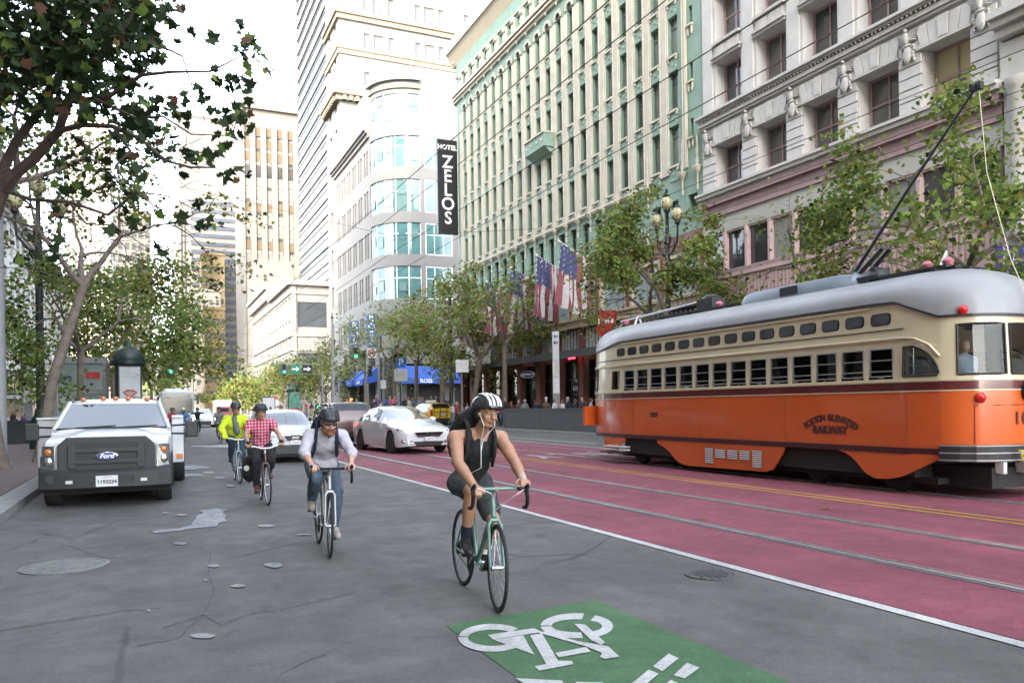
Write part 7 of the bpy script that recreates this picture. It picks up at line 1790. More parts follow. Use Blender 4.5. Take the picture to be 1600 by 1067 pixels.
def head_prims(P, c, F, s_=1.0, t='skin'):
    w = lambda x, y, z: V(c) + F @ V((x * s_, y * s_, z * s_))
    P.ell(w(0, .012, .028), V((.076, .096, .098)) * s_, t, F)            # skull
    P.ell(w(0, -.022, -.035), V((.062, .068, .085)) * s_, t, F)          # face
    P.ell(w(0, -.055, -.092), V((.034, .028, .026)) * s_, t, F)          # chin
    P.cap(w(-.045, .0, -.075), w(-.02, -.055, -.095), .022 * s_, .02 * s_, t); P.cap(w(.045, .0, -.075), w(.02, -.055, -.095), .022 * s_, .02 * s_, t)
    P.cap(w(0, -.088, .012), w(0, -.112, -.03), .009 * s_, .014 * s_, t); P.ell(w(0, -.104, -.036), V((.019, .014, .011)) * s_, t, F)     # nose
    P.cap(w(-.045, -.072, .028), w(.045, -.072, .028), .016 * s_, .016 * s_, t)     # brow
    for k in (-1, 1): P.ell(w(k * .045, -.062, -.028), V((.022, .02, .02)) * s_, t, F); P.ell(w(k * .076, .008, -.01), V((.012, .02, .032)) * s_, t, F)
    P.cap(w(-.018, -.086, -.062), w(.018, -.086, -.062), .012 * s_, .012 * s_, t)
def hand_prims(P, wr, d_, n_, th, r_=1.0, curl=1.0, t='skin'):
    """palm, four unequal bent fingers closing towards n_, thumb on side th"""
    d_, n_ = V(d_).normalized(), V(n_).normalized(); n_ = (n_ - d_ * n_.dot(d_)).normalized(); sd = d_.cross(n_) * (1 if d_.cross(n_).dot(V(th)) > 0 else -1)
    wr = V(wr)
    for k in (-.6, .0, .6): P.cap(wr + sd * k * .02, wr + d_ * .075 + sd * k * .045, .018, .015, t)
    for i, (k, L_) in enumerate(((.033, .036), (.011, .041), (-.011, .038), (-.032, .03))):
        a = wr + d_ * .082 + sd * k; b = a + (d_ * (1 - .45 * curl) + n_ * .75 * curl) .normalized() * L_; c = b + (d_ * (.2 - .75 * curl) + n_ * 1.0).normalized() * L_ * .8; e = c + (d_ * (-.6 * curl) + n_ * .35 * (1.2 - curl)).normalized() * L_ * .6
        P.chain([a, b, c, e], [.0105, .0098, .009, .008], t)
    a = wr + sd * .028 + d_ * .02; b = a + (sd * .8 + d_ * .6 + n_ * .3).normalized() * .045; c = b + (d_ * .55 + n_ * .8 * curl + sd * .1).normalized() * .032
    P.chain([a, b, c], [.016, .0125, .010], t)
def body_prims(J, female=False, k=1.0, hands=True, am=1.0):
    P = Prims(); L_ = lambda a, b, t: V(J[a]).lerp(V(J[b]), t)
    pel, wst, cst, nb = V(J['pelvis']), V(J['waist']), V(J['chest']), V(J['neck'])
    sp = (cst - wst).normalized(); ax = (V(J['shoL']) - V(J['shoR'])).normalized(); fw = ax.cross(sp).normalized()
    Ft = Matrix((ax, fw, sp)).transposed()
    P.ell(pel, (.155 * k, .115 * k, .115), 'torso', Ft); P.ell(wst, (.142 * k, .102 * k, .14), 'torso', Ft); P.ell(cst, (.165 * k, .118 * k, .16), 'torso', Ft)
    P.ell(cst + sp * .09, (.165 * k, .095, .085), 'torso', Ft)
    P.cap(pel, wst, .118 * k, .108 * k, 'torso'); P.cap(wst, cst, .108 * k, .118 * k, 'torso')
    for s_ in 'LR': P.cap(cst + sp * .12, V(J['sho' + s_]), .075, .062, 'torso'); P.cap(nb, L_('neck', 'sho' + s_, .75), .05, .05, 'torso')
    P.cap(nb, V(J['head']) - V((0, 0, .05)), .056, .052, 'skin'); P.cap(cst + sp * .1, nb, .07, .058, 'torso')
    for s_ in 'LR':
        sh, el, ha = V(J['sho' + s_]), V(J['elb' + s_]), V(J['han' + s_])
        P.ell(sh, (.058, .058, .058), 'uarm'); P.cap(sh, sh.lerp(el, .45), .053 * am, .050 * am, 'uarm'); P.cap(sh.lerp(el, .45), el, .050 * am, .040 * am, 'uarm2')
        P.cap(el, el.lerp(ha, .35), .041 * am, .043 * am, 'farm'); P.cap(el.lerp(ha, .35), ha, .043 * am, .027 * am, 'farm2')
        hp, kn, an, to = V(J['hip' + s_]), V(J['kne' + s_]), V(J['ank' + s_]), V(J['toe' + s_])
        P.cap(hp, hp.lerp(kn, .5), .092 * k, .076 * k, 'thigh'); P.cap(hp.lerp(kn, .5), kn, .076 * k, .056, 'thigh2'); P.ell(kn, (.058, .058, .058), 'thigh2')
        P.cap(kn, kn.lerp(an, .35), .055, .058, 'shin'); P.cap(kn.lerp(an, .35), an, .058, .036, 'shin2')
        P.cap(an, an.lerp(to, .2) - V((0, 0, .02)), .038, .036, 'foot'); P.cap(an.lerp(to, -.18) - V((0, 0, .035)), to, .036, .030, 'foot')
    return P, fw, sp, ax
def rider_joints(lean=.5, head=(0, -1, -.1), sz=1.0, hx=.21, hz=.98, hy=-.02, kR=0.0, bb=(0, .56, .28), up=0.0, elb=.06, crank=2.4, spn=1.0):
    J = {'pelvis': (0, .82, .965)}
    p = V(J['pelvis']); a = lean; sp = V((0, -math.sin(a), math.cos(a)))
    J['waist'] = p + sp * .16 * spn; J['chest'] = p + sp * .33 * spn; J['neck'] = p + sp * .50 * spn + V((0, -.01, .0)); c = V(J['chest']) + sp * .115
    J['head'] = V(J['neck']) + V((0, -.06 - .06 * a, .155))
    for s_, k in (('L', 1), ('R', -1)):
        J['sho' + s_] = c + V((k * .175, 0, .0)); J['han' + s_] = V((k * hx, hy + .07, hz + .045)); m = (V(J['sho' + s_]) + V(J['han' + s_])) / 2
        J['elb' + s_] = m + V((k * elb, .03, -.035)); J['hip' + s_] = p + V((k * .095, -.01, -.03))
        q = crank + (0 if k > 0 else math.pi); pd = V(bb) + V((k * .12, math.sin(q) * .17, math.cos(q) * .17))
        an = pd + V((0, .075, .115)); J['ank' + s_] = an; J['toe' + s_] = pd + V((k * .015, -.09, .04))
        hp = V(J['hip' + s_]); d_ = an - hp; D_ = min(d_.length, .86); mid = hp + d_ * .5; h = math.sqrt(max(.0005, .435 ** 2 - (D_ / 2) ** 2)); fwd = V((0, -1, 0)); fwd = (fwd - d_.normalized() * fwd.dot(d_.normalized())).normalized()
        J['kne' + s_] = mid + fwd * h + V((k * .02, 0, 0))
    return J
def helmet(par, c, F, base, stripe=None, vis=False):
    w = lambda x, y, z: V(c) + F @ V((x, y, z))
    T = Matrix.Translation(w(0, .012, .045)) @ F.to_4x4()
    b_ = MB(); n, k = 20, 7
    vs_ = [(.108 * math.cos(2 * math.pi * j / n) * math.cos(i / k * 1.45 - .12), .145 * math.sin(2 * math.pi * j / n) * math.cos(i / k * 1.45 - .12) + .008, .112 * math.sin(i / k * 1.45 - .12) + .022 * (math.sin(2 * math.pi * j / n) < -.6) * (i == 0)) for i in range(k) for j in range(n)]
    fs_ = [(i * n + j, i * n + (j + 1) % n, (i + 1) * n + (j + 1) % n, (i + 1) * n + j) for i in range(k - 1) for j in range(n)] + [tuple(range((k - 1) * n, k * n))]
    b_.add(vs_, fs_, 0, T); h = b_.build('helmet', base, par, smooth=55)
    so = h.modifiers.new('s', 'SOLIDIFY'); so.thickness = -.012
    ridge = lambda x, m_, r_, nm: MB().tube([tuple(w(x * (1 - .25 * abs(t - .5)), .012 - .145 * math.cos(math.pi * t) * (1 - abs(x) * 1.6), .045 + .118 * math.sin(math.pi * t) * (1 - abs(x) * 1.8) - .0)) for t in (.08, .2, .35, .5, .65, .8, .92)], r_, 6).build(nm, m_, h, smooth=60)
    for x in (-.055, -.02, .02, .055): ridge(x, stripe or base, .0115 if stripe else .010, 'helmet_rib')
    for x in (-.078, -.037, 0, .037, .078): ridge(x, m_rub, .007, 'helmet_vent')
    for s_ in (-1, 1): MB().tube([tuple(w(s_ * .088, -.01, .03)), tuple(w(s_ * .074, -.005, -.04)), tuple(w(s_ * .03, -.03, -.112)), tuple(w(0, -.035, -.118))], .004, 4).build('chin_strap', m_rub, h)
    return h
def face(par, c, F, glasses=False, beard=None, hairm=None, mouth=True, s_=1.0):
    w = lambda x, y, z: V(c) + F @ V((x * s_, y * s_, z * s_))
    if glasses:
        g = MB()
        for k in (-1, 1): g.sphere((0, 0, 0), (.031, .012, .02), 12, 8, 0, Matrix.Translation(w(k * .034, -.086, .008)) @ F.to_4x4()); g.tube([tuple(w(k * .06, -.078, .014)), tuple(w(k * .082, -.03, .012)), tuple(w(k * .082, .01, .008))], .004, 5)
        g.tube([tuple(w(-.012, -.096, .014)), tuple(w(.012, -.096, .014))], .004, 5).build('sunglasses', M('dark_lens', (.008, .008, .009), .08, 0, spec=.8), par, smooth=60)
    else:
        for k in (-1, 1):
            e = MB().sphere((0, 0, 0), (.013, .009, .0062), 10, 8, 0, Matrix.Translation(w(k * .032, -.0835, .006)) @ F.to_4x4()).build('eye', m_eye, par, smooth=60); MB().sphere((0, 0, 0), (.0058, .004, .0058), 8, 6, 0, Matrix.Translation(w(k * .032, -.0905, .006)) @ F.to_4x4()).build('iris', m_iris, e, smooth=60)
    b_ = MB()
    for k in (-1, 1): b_.tube([tuple(w(k * .016, -.0935, .030)), tuple(w(k * .034, -.092, .036)), tuple(w(k * .052, -.080, .029))], [.0045, .0055, .003], 5)
    b_.build('eyebrows', hairm or m_hair, par, smooth=60)
    if mouth:
        MB().sphere((0, 0, 0), (.024, .008, .0065), 10, 6, 0, Matrix.Translation(w(0, -.0985, -.060)) @ F.to_4x4()).sphere((0, 0, 0), (.021, .008, .007), 10, 6, 0, Matrix.Translation(w(0, -.0965, -.073)) @ F.to_4x4()).build('lips', m_lip, par, smooth=60)
        MB().sphere((0, 0, 0), (.017, .006, .0045), 10, 6, 0, Matrix.Translation(w(0, -.1025, -.0665)) @ F.to_4x4()).build('mouth_opening', m_iris, par, smooth=60)
    if beard:
        q = Prims(); q.chain([w(-.066, -.005, -.045), w(-.05, -.055, -.085), w(0, -.085, -.108), w(.05, -.055, -.085), w(.066, -.005, -.045)], [.016, .028, .036, .028, .016]); q.cap(w(-.03, -.094, -.052), w(.03, -.094, -.052), .011, .011); q.cap(w(0, -.07, -.115), w(0, -.062, -.15), .034, .018)
        obj('beard', q.mesh('beard', beard, .006, wrinkle=.006, wscale=40), par)
def hair(par, c, F, m_, L_=.0):
    w = lambda x, y, z: V(c) + F @ V((x, y, z)); q = Prims()
    q.ell(w(0, .03, .045), (.083, .088, .09), 0, F); q.ell(w(0, .05, -.02), (.078, .062, .08), 0, F)
    for k in (-1, 1): q.cap(w(k * .074, .005, .03), w(k * .076, .0, -.025), .014, .01)
    if L_: q.cap(w(0, .06, -.02), w(0, .075, -.02 - L_), .07, .045)
    obj('hair', q.mesh('hair', m_, .009, wrinkle=.004, wscale=30), par)
def cloth(par, nm, P, tags, d_, m_, voxel, wr=.006, ws=10.0, extra=None):
    q = P.grow(d_, tags)
    if extra: q.p += extra.p
    return obj(nm, q.mesh(nm, m_, voxel, wrinkle=wr, wscale=ws, smooth_it=3), par)
# ---- bicycles
def bicycle(label, loc, rz, m_f, drop=True, m_tape=None, m_rimm=None, roll=0.0, steer=0.0, group='bicycles on the road', guards=False, near=True, barm=None):
    t_ = thing('bicycle', label, 'bicycle', loc, rz, group); t_.rotation_euler = (0, roll, rz)
    fr_ = MB(); bb, st, ht, hb, ra = (0, .58, .28), (0, .76, .86), (0, .17, .86), (0, .135, .72), (0, 1.0, .34)
    fr_.tube([ht, hb], .021, 10).tube([ht, (0, .72, .80)], .0165, 10).tube([hb, bb], .021, 10).tube([bb, st], .0165, 10)
    for s_ in (-1, 1): fr_.tube([(s_ * .02, .6, .28), (s_ * .06, .9, .33), (s_ * .065, 1.0, .34)], .010, 8); fr_.tube([(s_ * .016, .73, .79), (s_ * .055, .9, .5), (s_ * .065, 1.0, .34)], .008, 8)
    fr_.tube([(-.04, .58, .28), (.04, .58, .28)], .024, 10); fr_.build('frame', m_f, t_, smooth=50)
    S = Matrix.Translation((0, .1, 0)) @ Matrix.Rotation(steer, 4, 'Z') @ Matrix.Translation((0, -.1, 0))
    fk = MB()
    for s_ in (-1, 1): fk.tube([(s_ * .03, .125, .69), (s_ * .05, .11, .66), (s_ * .055, .04, .42), (s_ * .055, 0, .34)], [.016, .016, .012, .010], 8)
    fk.tube([(-.035, .125, .695), (.035, .125, .695)], .018, 8); fk.v = [tuple(S @ V(v_)) for v_ in fk.v]; fk.build('fork', m_f, t_, smooth=50)
    bm_ = barm or m_alu; hbz = .95
    sm = MB().tube([(0, .165, .86), (0, .158, .93)], .017, 8).tube([(0, .158, .925), (0, .05, hbz)], .016, 8); sm.v = [tuple(S @ V(v_)) for v_ in sm.v]; sm.build('stem', bm_, t_, smooth=50)
    h = MB()
    if drop:
        h.tube([(-.19, .05, hbz), (.19, .05, hbz)], .0135, 8)
        for s_ in (-1, 1):
            dp = MB(); dp.tube([(s_ * .17, .05, hbz), (s_ * .205, .02, hbz), (s_ * .21, -.045, hbz - .005), (s_ * .213, -.085, hbz - .05), (s_ * .215, -.075, hbz - .11), (s_ * .218, -.02, hbz - .14), (s_ * .22, .05, hbz - .145)], .0155, 8)
            dp.tube([(s_ * .21, -.03, hbz), (s_ * .21, -.09, hbz + .025), (s_ * .21, -.11, hbz + .05)], [.017, .02, .012], 8); dp.tube([(s_ * .21, -.1, hbz + .02), (s_ * .212, -.125, hbz - .05), (s_ * .215, -.115, hbz - .1)], [.008, .009, .006], 6)
            dp.v = [tuple(S @ V(v_)) for v_ in dp.v]; dp.build('brake_hood', m_rub, t_, smooth=50)
    else:
        h.tube([(-.31, .16, hbz + .02), (-.18, .09, hbz + .035), (-.06, .05, hbz), (.06, .05, hbz), (.18, .09, hbz + .035), (.31, .16, hbz + .02)], .0125, 8)
        for s_ in (-1, 1):
            gp = MB().tube([(s_ * .22, .112, hbz + .03), (s_ * .315, .163, hbz + .02)], .018, 8)
            gp.v = [tuple(S @ V(v_)) for v_ in gp.v]; gp.build('grip', m_rub, t_, smooth=50)
    h.v = [tuple(S @ V(v_)) for v_ in h.v]; h.build('handlebar', m_tape or bm_, t_, smooth=50)
    def whl(yc, nm, SS=None):
        SS = SS or Matrix.Identity(4)
        o = MB().torus((0, yc, .34), .327, .0135, 'x', 48, 8); o.v = [tuple(SS @ V(v_)) for v_ in o.v]; o = o.build('wheel', m_tyre, t_, smooth=60)
        r_ = MB().torus((0, yc, .34), .306, .010, 'x', 40, 6); r_.v = [tuple(SS @ V(v_)) for v_ in r_.v]; r_.build('rim', m_rimm or m_alu, o, smooth=60)
        hu = MB().tube([(-.045, yc, .34), (.045, yc, .34)], .02, 10); hu.v = [tuple(SS @ V(v_)) for v_ in hu.v]; hu.build('hub', m_alu, o, smooth=50)
        sp = MB()
        for k in range(28):
            a = 2 * math.pi * k / 28; s_ = 1 if k % 2 else -1; b = a + (.5 if (k // 2) % 2 else -.5)
            sp.tube([(s_ * .03, yc + .02 * math.cos(b), .34 + .02 * math.sin(b)), (0, yc + .30 * math.cos(a), .34 + .30 * math.sin(a))], .0016, 3, 0, False)
        sp.v = [tuple(SS @ V(v_)) for v_ in sp.v]; sp.build('spokes', m_alu, o, recalc=False)
        if yc > .5: MB().lathe([(.06, -.012), (.055, .012)], 16, 0, Matrix.Translation((-.04, yc, .34)) @ Matrix.Rotation(R(90), 4, 'Y')).build('cassette', m_under, o)
    whl(0.0, 'front', S); whl(1.0, 'rear')
    MB().tube([(0, .76, .86), (0, .78, .90)], .013, 8).build('seat_post', m_alu, t_); MB().sphere((0, .86, .915), (.075, .09, .028), 12, 8).tube([(0, .86, .915), (0, .70, .915), (0, .64, .905)], [.05, .026, .018], 10).build('saddle', m_rub, t_, smooth=60)
    return t_
def crankset(t_, crank, bb=(0, .58, .28)):
    c = MB().lathe([(.0, -.004), (.095, -.004), (.1, 0), (.095, .004), (0, .004)], 24, 0, Matrix.Translation((-.055, bb[1], bb[2])) @ Matrix.Rotation(R(90), 4, 'Y')).build('chainring', m_under, t_, smooth=30)
    for s_, k in ((1, 0), (-1, math.pi)):
        q = crank + k; pd = V((s_ * .12, bb[1] + math.sin(q) * .17, bb[2] + math.cos(q) * .17))
        a = MB().tube([(s_ * .06, bb[1], bb[2]), (s_ * .075, pd.y, pd.z)], .012, 6).build('crank', m_alu, t_); MB().box(min(s_ * .08, s_ * .17), pd.y - .035, pd.z - .012, max(s_ * .08, s_ * .17), pd.y + .035, pd.z + .012).build('pedal', m_rub, a)
    for z in (-.085, .085): MB().tube([(-.05, bb[1], bb[2] + z), (-.05, 1.0, .34 + z * .6)], .005, 4).build('chain', m_under, t_)
def place(front, rear, D_fix=None):
    f, r_ = gnd(*front), gnd(*rear); d_ = r_ - f; return f, math.atan2(-d_.x, d_.y)
def on_bike(o, bike, dx=(0, 0, 0)): o.location = bike.location; o.rotation_euler = bike.rotation_euler; return o
def backpack(label, bike, J, fw, sp, ax, m_b, big=1.0, vox=.012):
    t_ = thing('backpack', label, 'backpack', (0, 0, 0), 0); on_bike(t_, bike); c = V(J['chest']); F = Matrix((ax, fw, sp)).transposed()
    bk = F @ V((0, 1, 0)); 
    if bk.y < 0: bk = -bk
    q = Prims(); q.ell(c + bk * .185 + sp * -.02, (.155 * big, .10 * big, .24 * big), 0, F); q.ell(c + bk * .24 - sp * .06, (.125 * big, .07 * big, .15 * big), 0, F); q.ell(c + bk * .17 + sp * .14, (.13 * big, .085 * big, .11 * big), 0, F)
    obj('bag', q.mesh('bag', m_b, vox, wrinkle=.012, wscale=9), t_)
    for s_ in (-1, 1):
        a = ax * s_
        MB().tube([c + bk * .14 + sp * .2 + a * .10, c + bk * .02 + sp * .235 + a * .105, c - bk * .085 + sp * .17 + a * .118, c - bk * .135 + sp * .05 + a * .122, c - bk * .115 - sp * .1 + a * .135, c - bk * .0 - sp * .16 + a * .18, c + bk * .12 - sp * .16 + a * .15], [.018, .020, .020, .018, .014, .010, .009], 8).build('strap', m_b, t_, smooth=60)
    return t_
m_cblack = M('black_cloth', (.012, .012, .013), .9, .25, 8, .3, 120); m_cgrey = M('dark_grey_cloth', (.035, .042, .045), .85, .2, 8, .3, 120); m_denim = M('blue_denim', (.055, .085, .12), .85, .35, 5, .4, 160)
m_lilac = M('pale_lilac_shirt', (.42, .40, .44), .85, .08, 5, .25, 120); m_hiviz = M('yellow_jacket', (.46, .56, .01), .7, .12, 5, .3, 80); m_navyc = M('navy_cloth', (.012, .016, .035), .85, .25, 6, .3, 100)
m_sock = M('red_sock', (.30, .02, .03), .9, .1, 8); m_shoeb = M('black_shoe', (.012, .012, .012), .5, .1, 8); m_shoel = M('pale_shoe', (.30, .27, .23), .7, .1, 8); m_shoer = M('brown_shoe', (.11, .04, .03), .6, .1, 8); m_wrap = M('beige_bandage', (.42, .34, .25), .9, .15, 20, .4, 90)
def check_mat():
    m = bpy.data.materials.new('pink_check_shirt'); m.use_nodes = True; n = m.node_tree.nodes; L = m.node_tree.links; p = n['Principled BSDF']; p.inputs['Roughness'].default_value = .85
    tc = n.new('ShaderNodeTexCoord'); sx = n.new('ShaderNodeSeparateXYZ'); L.new(tc.outputs['Object'], sx.inputs[0]); acc = []
    for ax in (0, 2):
        a = n.new('ShaderNodeMath'); a.operation = 'MULTIPLY'; a.inputs[1].default_value = 19; L.new(sx.outputs[ax], a.inputs[0])
        b = n.new('ShaderNodeMath'); b.operation = 'FRACT'; L.new(a.outputs[0], b.inputs[0]); c = n.new('ShaderNodeMath'); c.operation = 'GREATER_THAN'; c.inputs[1].default_value = .42; L.new(b.outputs[0], c.inputs[0]); acc.append(c)
    s = n.new('ShaderNodeMath'); s.operation = 'ADD'; L.new(acc[0].outputs[0], s.inputs[0]); L.new(acc[1].outputs[0], s.inputs[1]); h = n.new('ShaderNodeMath'); h.operation = 'MULTIPLY'; h.inputs[1].default_value = .5; L.new(s.outputs[0], h.inputs[0])
    cr = n.new('ShaderNodeValToRGB'); cr.color_ramp.interpolation = 'CONSTANT'; e = cr.color_ramp.elements; e[0].color = (.55, .44, .46, 1); e[0].position = 0; e[1].position = .25; e[1].color = (.42, .10, .15, 1); x = cr.color_ramp.elements.new(.75); x.color = (.34, .012, .05, 1)
    L.new(h.outputs[0], cr.inputs['Fac']); L.new(cr.outputs['Color'], p.inputs['Base Color']); return m
m_check = check_mat()
TORSO = {'torso'}
def person(label, group=None): return thing('person', label, 'person', (0, 0, 0), 0, group)

# ---- first cyclist: black vest, helmet with white stripes
m_mint = M('mint_green_frame', (.10, .22, .17), .3, .06, 4, coat=.6)
f_, rz = place((780, 955), (729, 917)); CR1 = 2.15
bk1 = bicycle('mint green road bicycle ridden by the man in the black vest', f_, rz, m_mint, True, m_mint, M('black_rim', (.02, .02, .022), .4, .05), R(1.5), R(-6)); crankset(bk1, CR1)
J = rider_joints(.58, hx=.205, hz=.965, hy=-.05, bb=(0, .58, .28), elb=.055, crank=CR1); J['head'] = V(J['head']) + V((.03, -.01, .005)); J['shoL'] = V(J['shoL']) + V((.02, 0, 0)); J['shoR'] = V(J['shoR']) - V((.02, 0, 0)); J['hanR'] = V(J['hanR']) + V((0, -.0, -.03)); J['hanL'] += V((0, .02, .015))
p1 = on_bike(person('bare armed cyclist in a black vest and striped helmet, turning his head'), bk1)
P, fw, sp, ax = body_prims(J, am=1.16); F = look((.26, -1, -.12), (.08, 0, 1)); head_prims(P, J['head'], F)
for s_, k in (('L', 1), ('R', -1)):
    w_ = V(J['han' + s_]); e_ = V(J['elb' + s_]); hand_prims(P, w_, (w_ - e_).normalized() * .6 + V((0, -.6, -.05)), (0, -.05, -1), (-k, 0, .15), curl=.95)
    sh = V(J['sho' + s_]); P.ell(sh.lerp(e_, .48) + V((k * .004, -.012, 0)), (.056, .056, .08), 'uarm', (e_ - sh).to_track_quat('Z', 'Y').to_matrix()); P.ell(sh + V((k * .008, 0, -.02)), (.072, .07, .082), 'uarm')
obj('body', P.mesh('body', m_skin, .0068), p1)
ex = Prims(); c = V(J['chest'])
for k in (-1, 1): ex.chain([c + ax * k * .085 - fw * 0 + sp * .08 + V((0, -.07, 0)), c + ax * k * .1 + sp * .185 + V((0, -.02, 0)), c + ax * k * .09 + sp * .1 + V((0, .08, 0))], [.032, .026, .035])
q = Prims(); q.p = [p for p in P.grow(.013, TORSO).p if not (p[0] == 'c' and ((V(p[1]) - V(J['neck'])).length < .01 or (V(p[2]) - V(J['neck'])).length < .01 or any((V(p[2]) - V(J['sho' + s_])).length < .02 for s_ in 'LR')))]
q.p = [p for p in q.p if not (p[0] == 'e' and (p[1] - (c + sp * .09)).length < .01)]; q.p += ex.p
obj('vest', q.mesh('vest', m_cblack, .009, wrinkle=.006, wscale=11), p1)
cloth(p1, 'shorts', P, {'thigh'}, .022, m_cgrey, .010, .010, 9, Prims().ell(J['pelvis'], (.172, .13, .12)).cap(V(J['hipL']).lerp(V(J['kneL']), .4), V(J['hipL']).lerp(V(J['kneL']), .72), .1, .098).cap(V(J['hipR']).lerp(V(J['kneR']), .4), V(J['hipR']).lerp(V(J['kneR']), .72), .1, .098))
for s_, m_ in (('L', m_sock), ('R', m_navyc)):
    a, k = V(J['ank' + s_]), V(J['kne' + s_]); so = obj('sock', Prims().cap(a, a.lerp(k, .28), .044, .05).mesh('sock', m_, .009), p1)
    if s_ == 'L':
        for t in (.17, .22, .27): MB().torus((0, 0, 0), .05, .007, 'z', 18, 6, 0, Matrix.Translation(a.lerp(k, t)) @ (k - a).to_track_quat('Z', 'Y').to_matrix().to_4x4()).build('sock_stripe', m_wht, so, smooth=60)
    t = V(J['toe' + s_]); obj('shoe', Prims().cap(a.lerp(t, -.2) - V((0, 0, .04)), t - V((0, 0, .004)), .046, .040).cap(a, a.lerp(t, .5) - V((0, 0, .02)), .047, .042).mesh('shoe', m_shoeb, .009), p1)
w_ = V(J['hanL']); obj('bandage', Prims().cap(w_.lerp(V(J['elbL']), .03), w_.lerp(V(J['elbL']), .32), .034, .038).cap(w_, w_ + (w_ - V(J['elbL'])).normalized() * .05, .034, .03).mesh('bandage', m_wrap, .008, wrinkle=.003, wscale=40), p1)
helmet(p1, J['head'], F, M('helmet_black', (.012, .012, .013), .25, .05, 4, coat=.5), m_wht); face(p1, J['head'], F); hair(p1, J['head'], F, m_hair)
w = lambda x, y, z: V(J['head']) + F @ V((x, y, z)); c2 = V(J['chest']) + V((0, -.145, .0))
MB().tube([w(.075, -.015, -.02), w(.06, -.05, -.1), c2 + V((.02, .0, .08)), c2 + V((.0, -.005, -.02)), c2 + V((.01, .02, -.16)), V(J['pelvis']) + V((-.06, -.2, .06))], .0035, 5).tube([w(-.075, -.015, -.02), w(-.05, -.06, -.1), c2 + V((.0, .0, .06)), c2 + V((.0, -.005, -.02))], .0035, 5).build('earphone_cord', m_wht, p1)
for k in (-1, 1): MB().sphere(w(k * .08, -.012, -.012), .010, 8, 6).build('earbud', m_wht, p1)
backpack('black backpack on the back of the man in the vest', bk1, J, fw, sp, ax, m_cblack, 1.32)
# cables in front of the bars
MB().tube([(-.2, -.08, .97), (-.1, -.1, .93), (-.03, .02, .86), (.0, .1, .8)], .003, 4).tube([(.2, -.08, .97), (.1, -.12, .92), (.04, 0, .84), (.0, .1, .78)], .003, 4).build('brake_cables', m_wht, bk1)

# ---- second cyclist: lilac shirt, ginger beard
f_, rz = place((518, 871), (500, 849)); CR2 = 3.6
bk2 = bicycle('silver road bicycle ridden by the bearded man in the lilac shirt', f_, rz, M('silver_frame', (.34, .36, .34), .3, .06, 4, coat=.5, metal=.4), True, m_cblack, m_rub, R(1.5), R(-4)); crankset(bk2, CR2)
J = rider_joints(.74, hx=.21, hz=.955, hy=-.06, bb=(0, .58, .28), elb=.07, crank=CR2); J['head'] = V(J['head']) + V((.01, -.03, -.045))
p2_ = on_bike(person('bearded cyclist in a pale lilac shirt, jeans and a black helmet'), bk2)
P, fw, sp, ax = body_prims(J); F = look((.22, -1, -.34)); head_prims(P, J['head'], F)
for s_, k in (('L', 1), ('R', -1)):
    w_ = V(J['han' + s_]); e_ = V(J['elb' + s_]); hand_prims(P, w_, (w_ - e_).normalized() * .6 + V((0, -.6, -.05)), (0, -.05, -1), (-k, 0, .15), curl=.95)
obj('body', P.mesh('body', m_skin2, .008), p2_)
ex = Prims(); c = V(J['waist'])
ex.chain([c + V((-.09, -.03, -.12)), c + V((.0, -.06, -.15)), c + V((.09, -.03, -.12))], [.075, .07, .075])
cloth(p2_, 'shirt', P, {'torso', 'uarm', 'uarm2'}, .020, m_lilac, .010, .012, 9, ex)
for s_ in 'LR':
    e_, h_ = V(J['elb' + s_]), V(J['han' + s_]); obj('rolled_cuff', Prims().cap(e_.lerp(h_, -.05), e_.lerp(h_, .3), .062, .056).mesh('rolled_cuff', m_lilac, .010, wrinkle=.008, wscale=16), p2_)
    a, t = V(J['ank' + s_]), V(J['toe' + s_]); obj('shoe', Prims().cap(a.lerp(t, -.2) - V((0, 0, .04)), t - V((0, 0, .004)), .047, .042).cap(a, a.lerp(t, .5) - V((0, 0, .02)), .047, .042).mesh('shoe', m_shoel, .010), p2_)
cloth(p2_, 'jeans', P, {'thigh', 'thigh2', 'shin', 'shin2'}, .016, m_denim, .010, .010, 10, Prims().ell(J['pelvis'], (.168, .13, .115)))
helmet(p2_, J['head'], F, M('helmet_black', (.012, .012, .013), .25), m_cgrey); face(p2_, J['head'], F, True, m_ginger, m_ginger); hair(p2_, J['head'], F, M('brown_hair', (.07, .035, .018), .6, .2, 8))
backpack('dark navy backpack worn by the bearded cyclist', bk2, J, fw, sp, ax, m_navyc, 1.05)

# ---- third cyclist: pink checked shirt
f_, rz = place((420, 789), (405, 775)); CR3 = .9
bk3 = bicycle('slim city bicycle with a white handlebar under the checked shirt cyclist', f_, rz, M('dark_brown_frame', (.06, .03, .025), .35, .1, 4, coat=.5), False, m_wht, None, R(-1), R(3), barm=m_wht); crankset(bk3, CR3)
J = rider_joints(.28, spn=.88, hx=.27, hz=1.0, hy=.09, bb=(0, .58, .28), elb=.05, crank=CR3)
p3 = on_bike(person('cyclist in a pink checked shirt with black helmet and sunglasses'), bk3)
P, fw, sp, ax = body_prims(J, k=1.06); F = look((.05, -1, .02)); head_prims(P, J['head'], F)
for s_, k in (('L', 1), ('R', -1)):
    w_ = V(J['han' + s_]); hand_prims(P, w_, V((k * .1, -.8, -.15)), (0, -.1, -1), (-k, 0, .1), curl=.95)
obj('body', P.mesh('body', m_skin, .010), p3)
c = V(J['pelvis']); cloth(p3, 'checked_shirt', P, {'torso', 'uarm'}, .024, m_check, .012, .010, 9, Prims().ell(c + V((0, -.01, -.01)), (.19, .145, .13)))
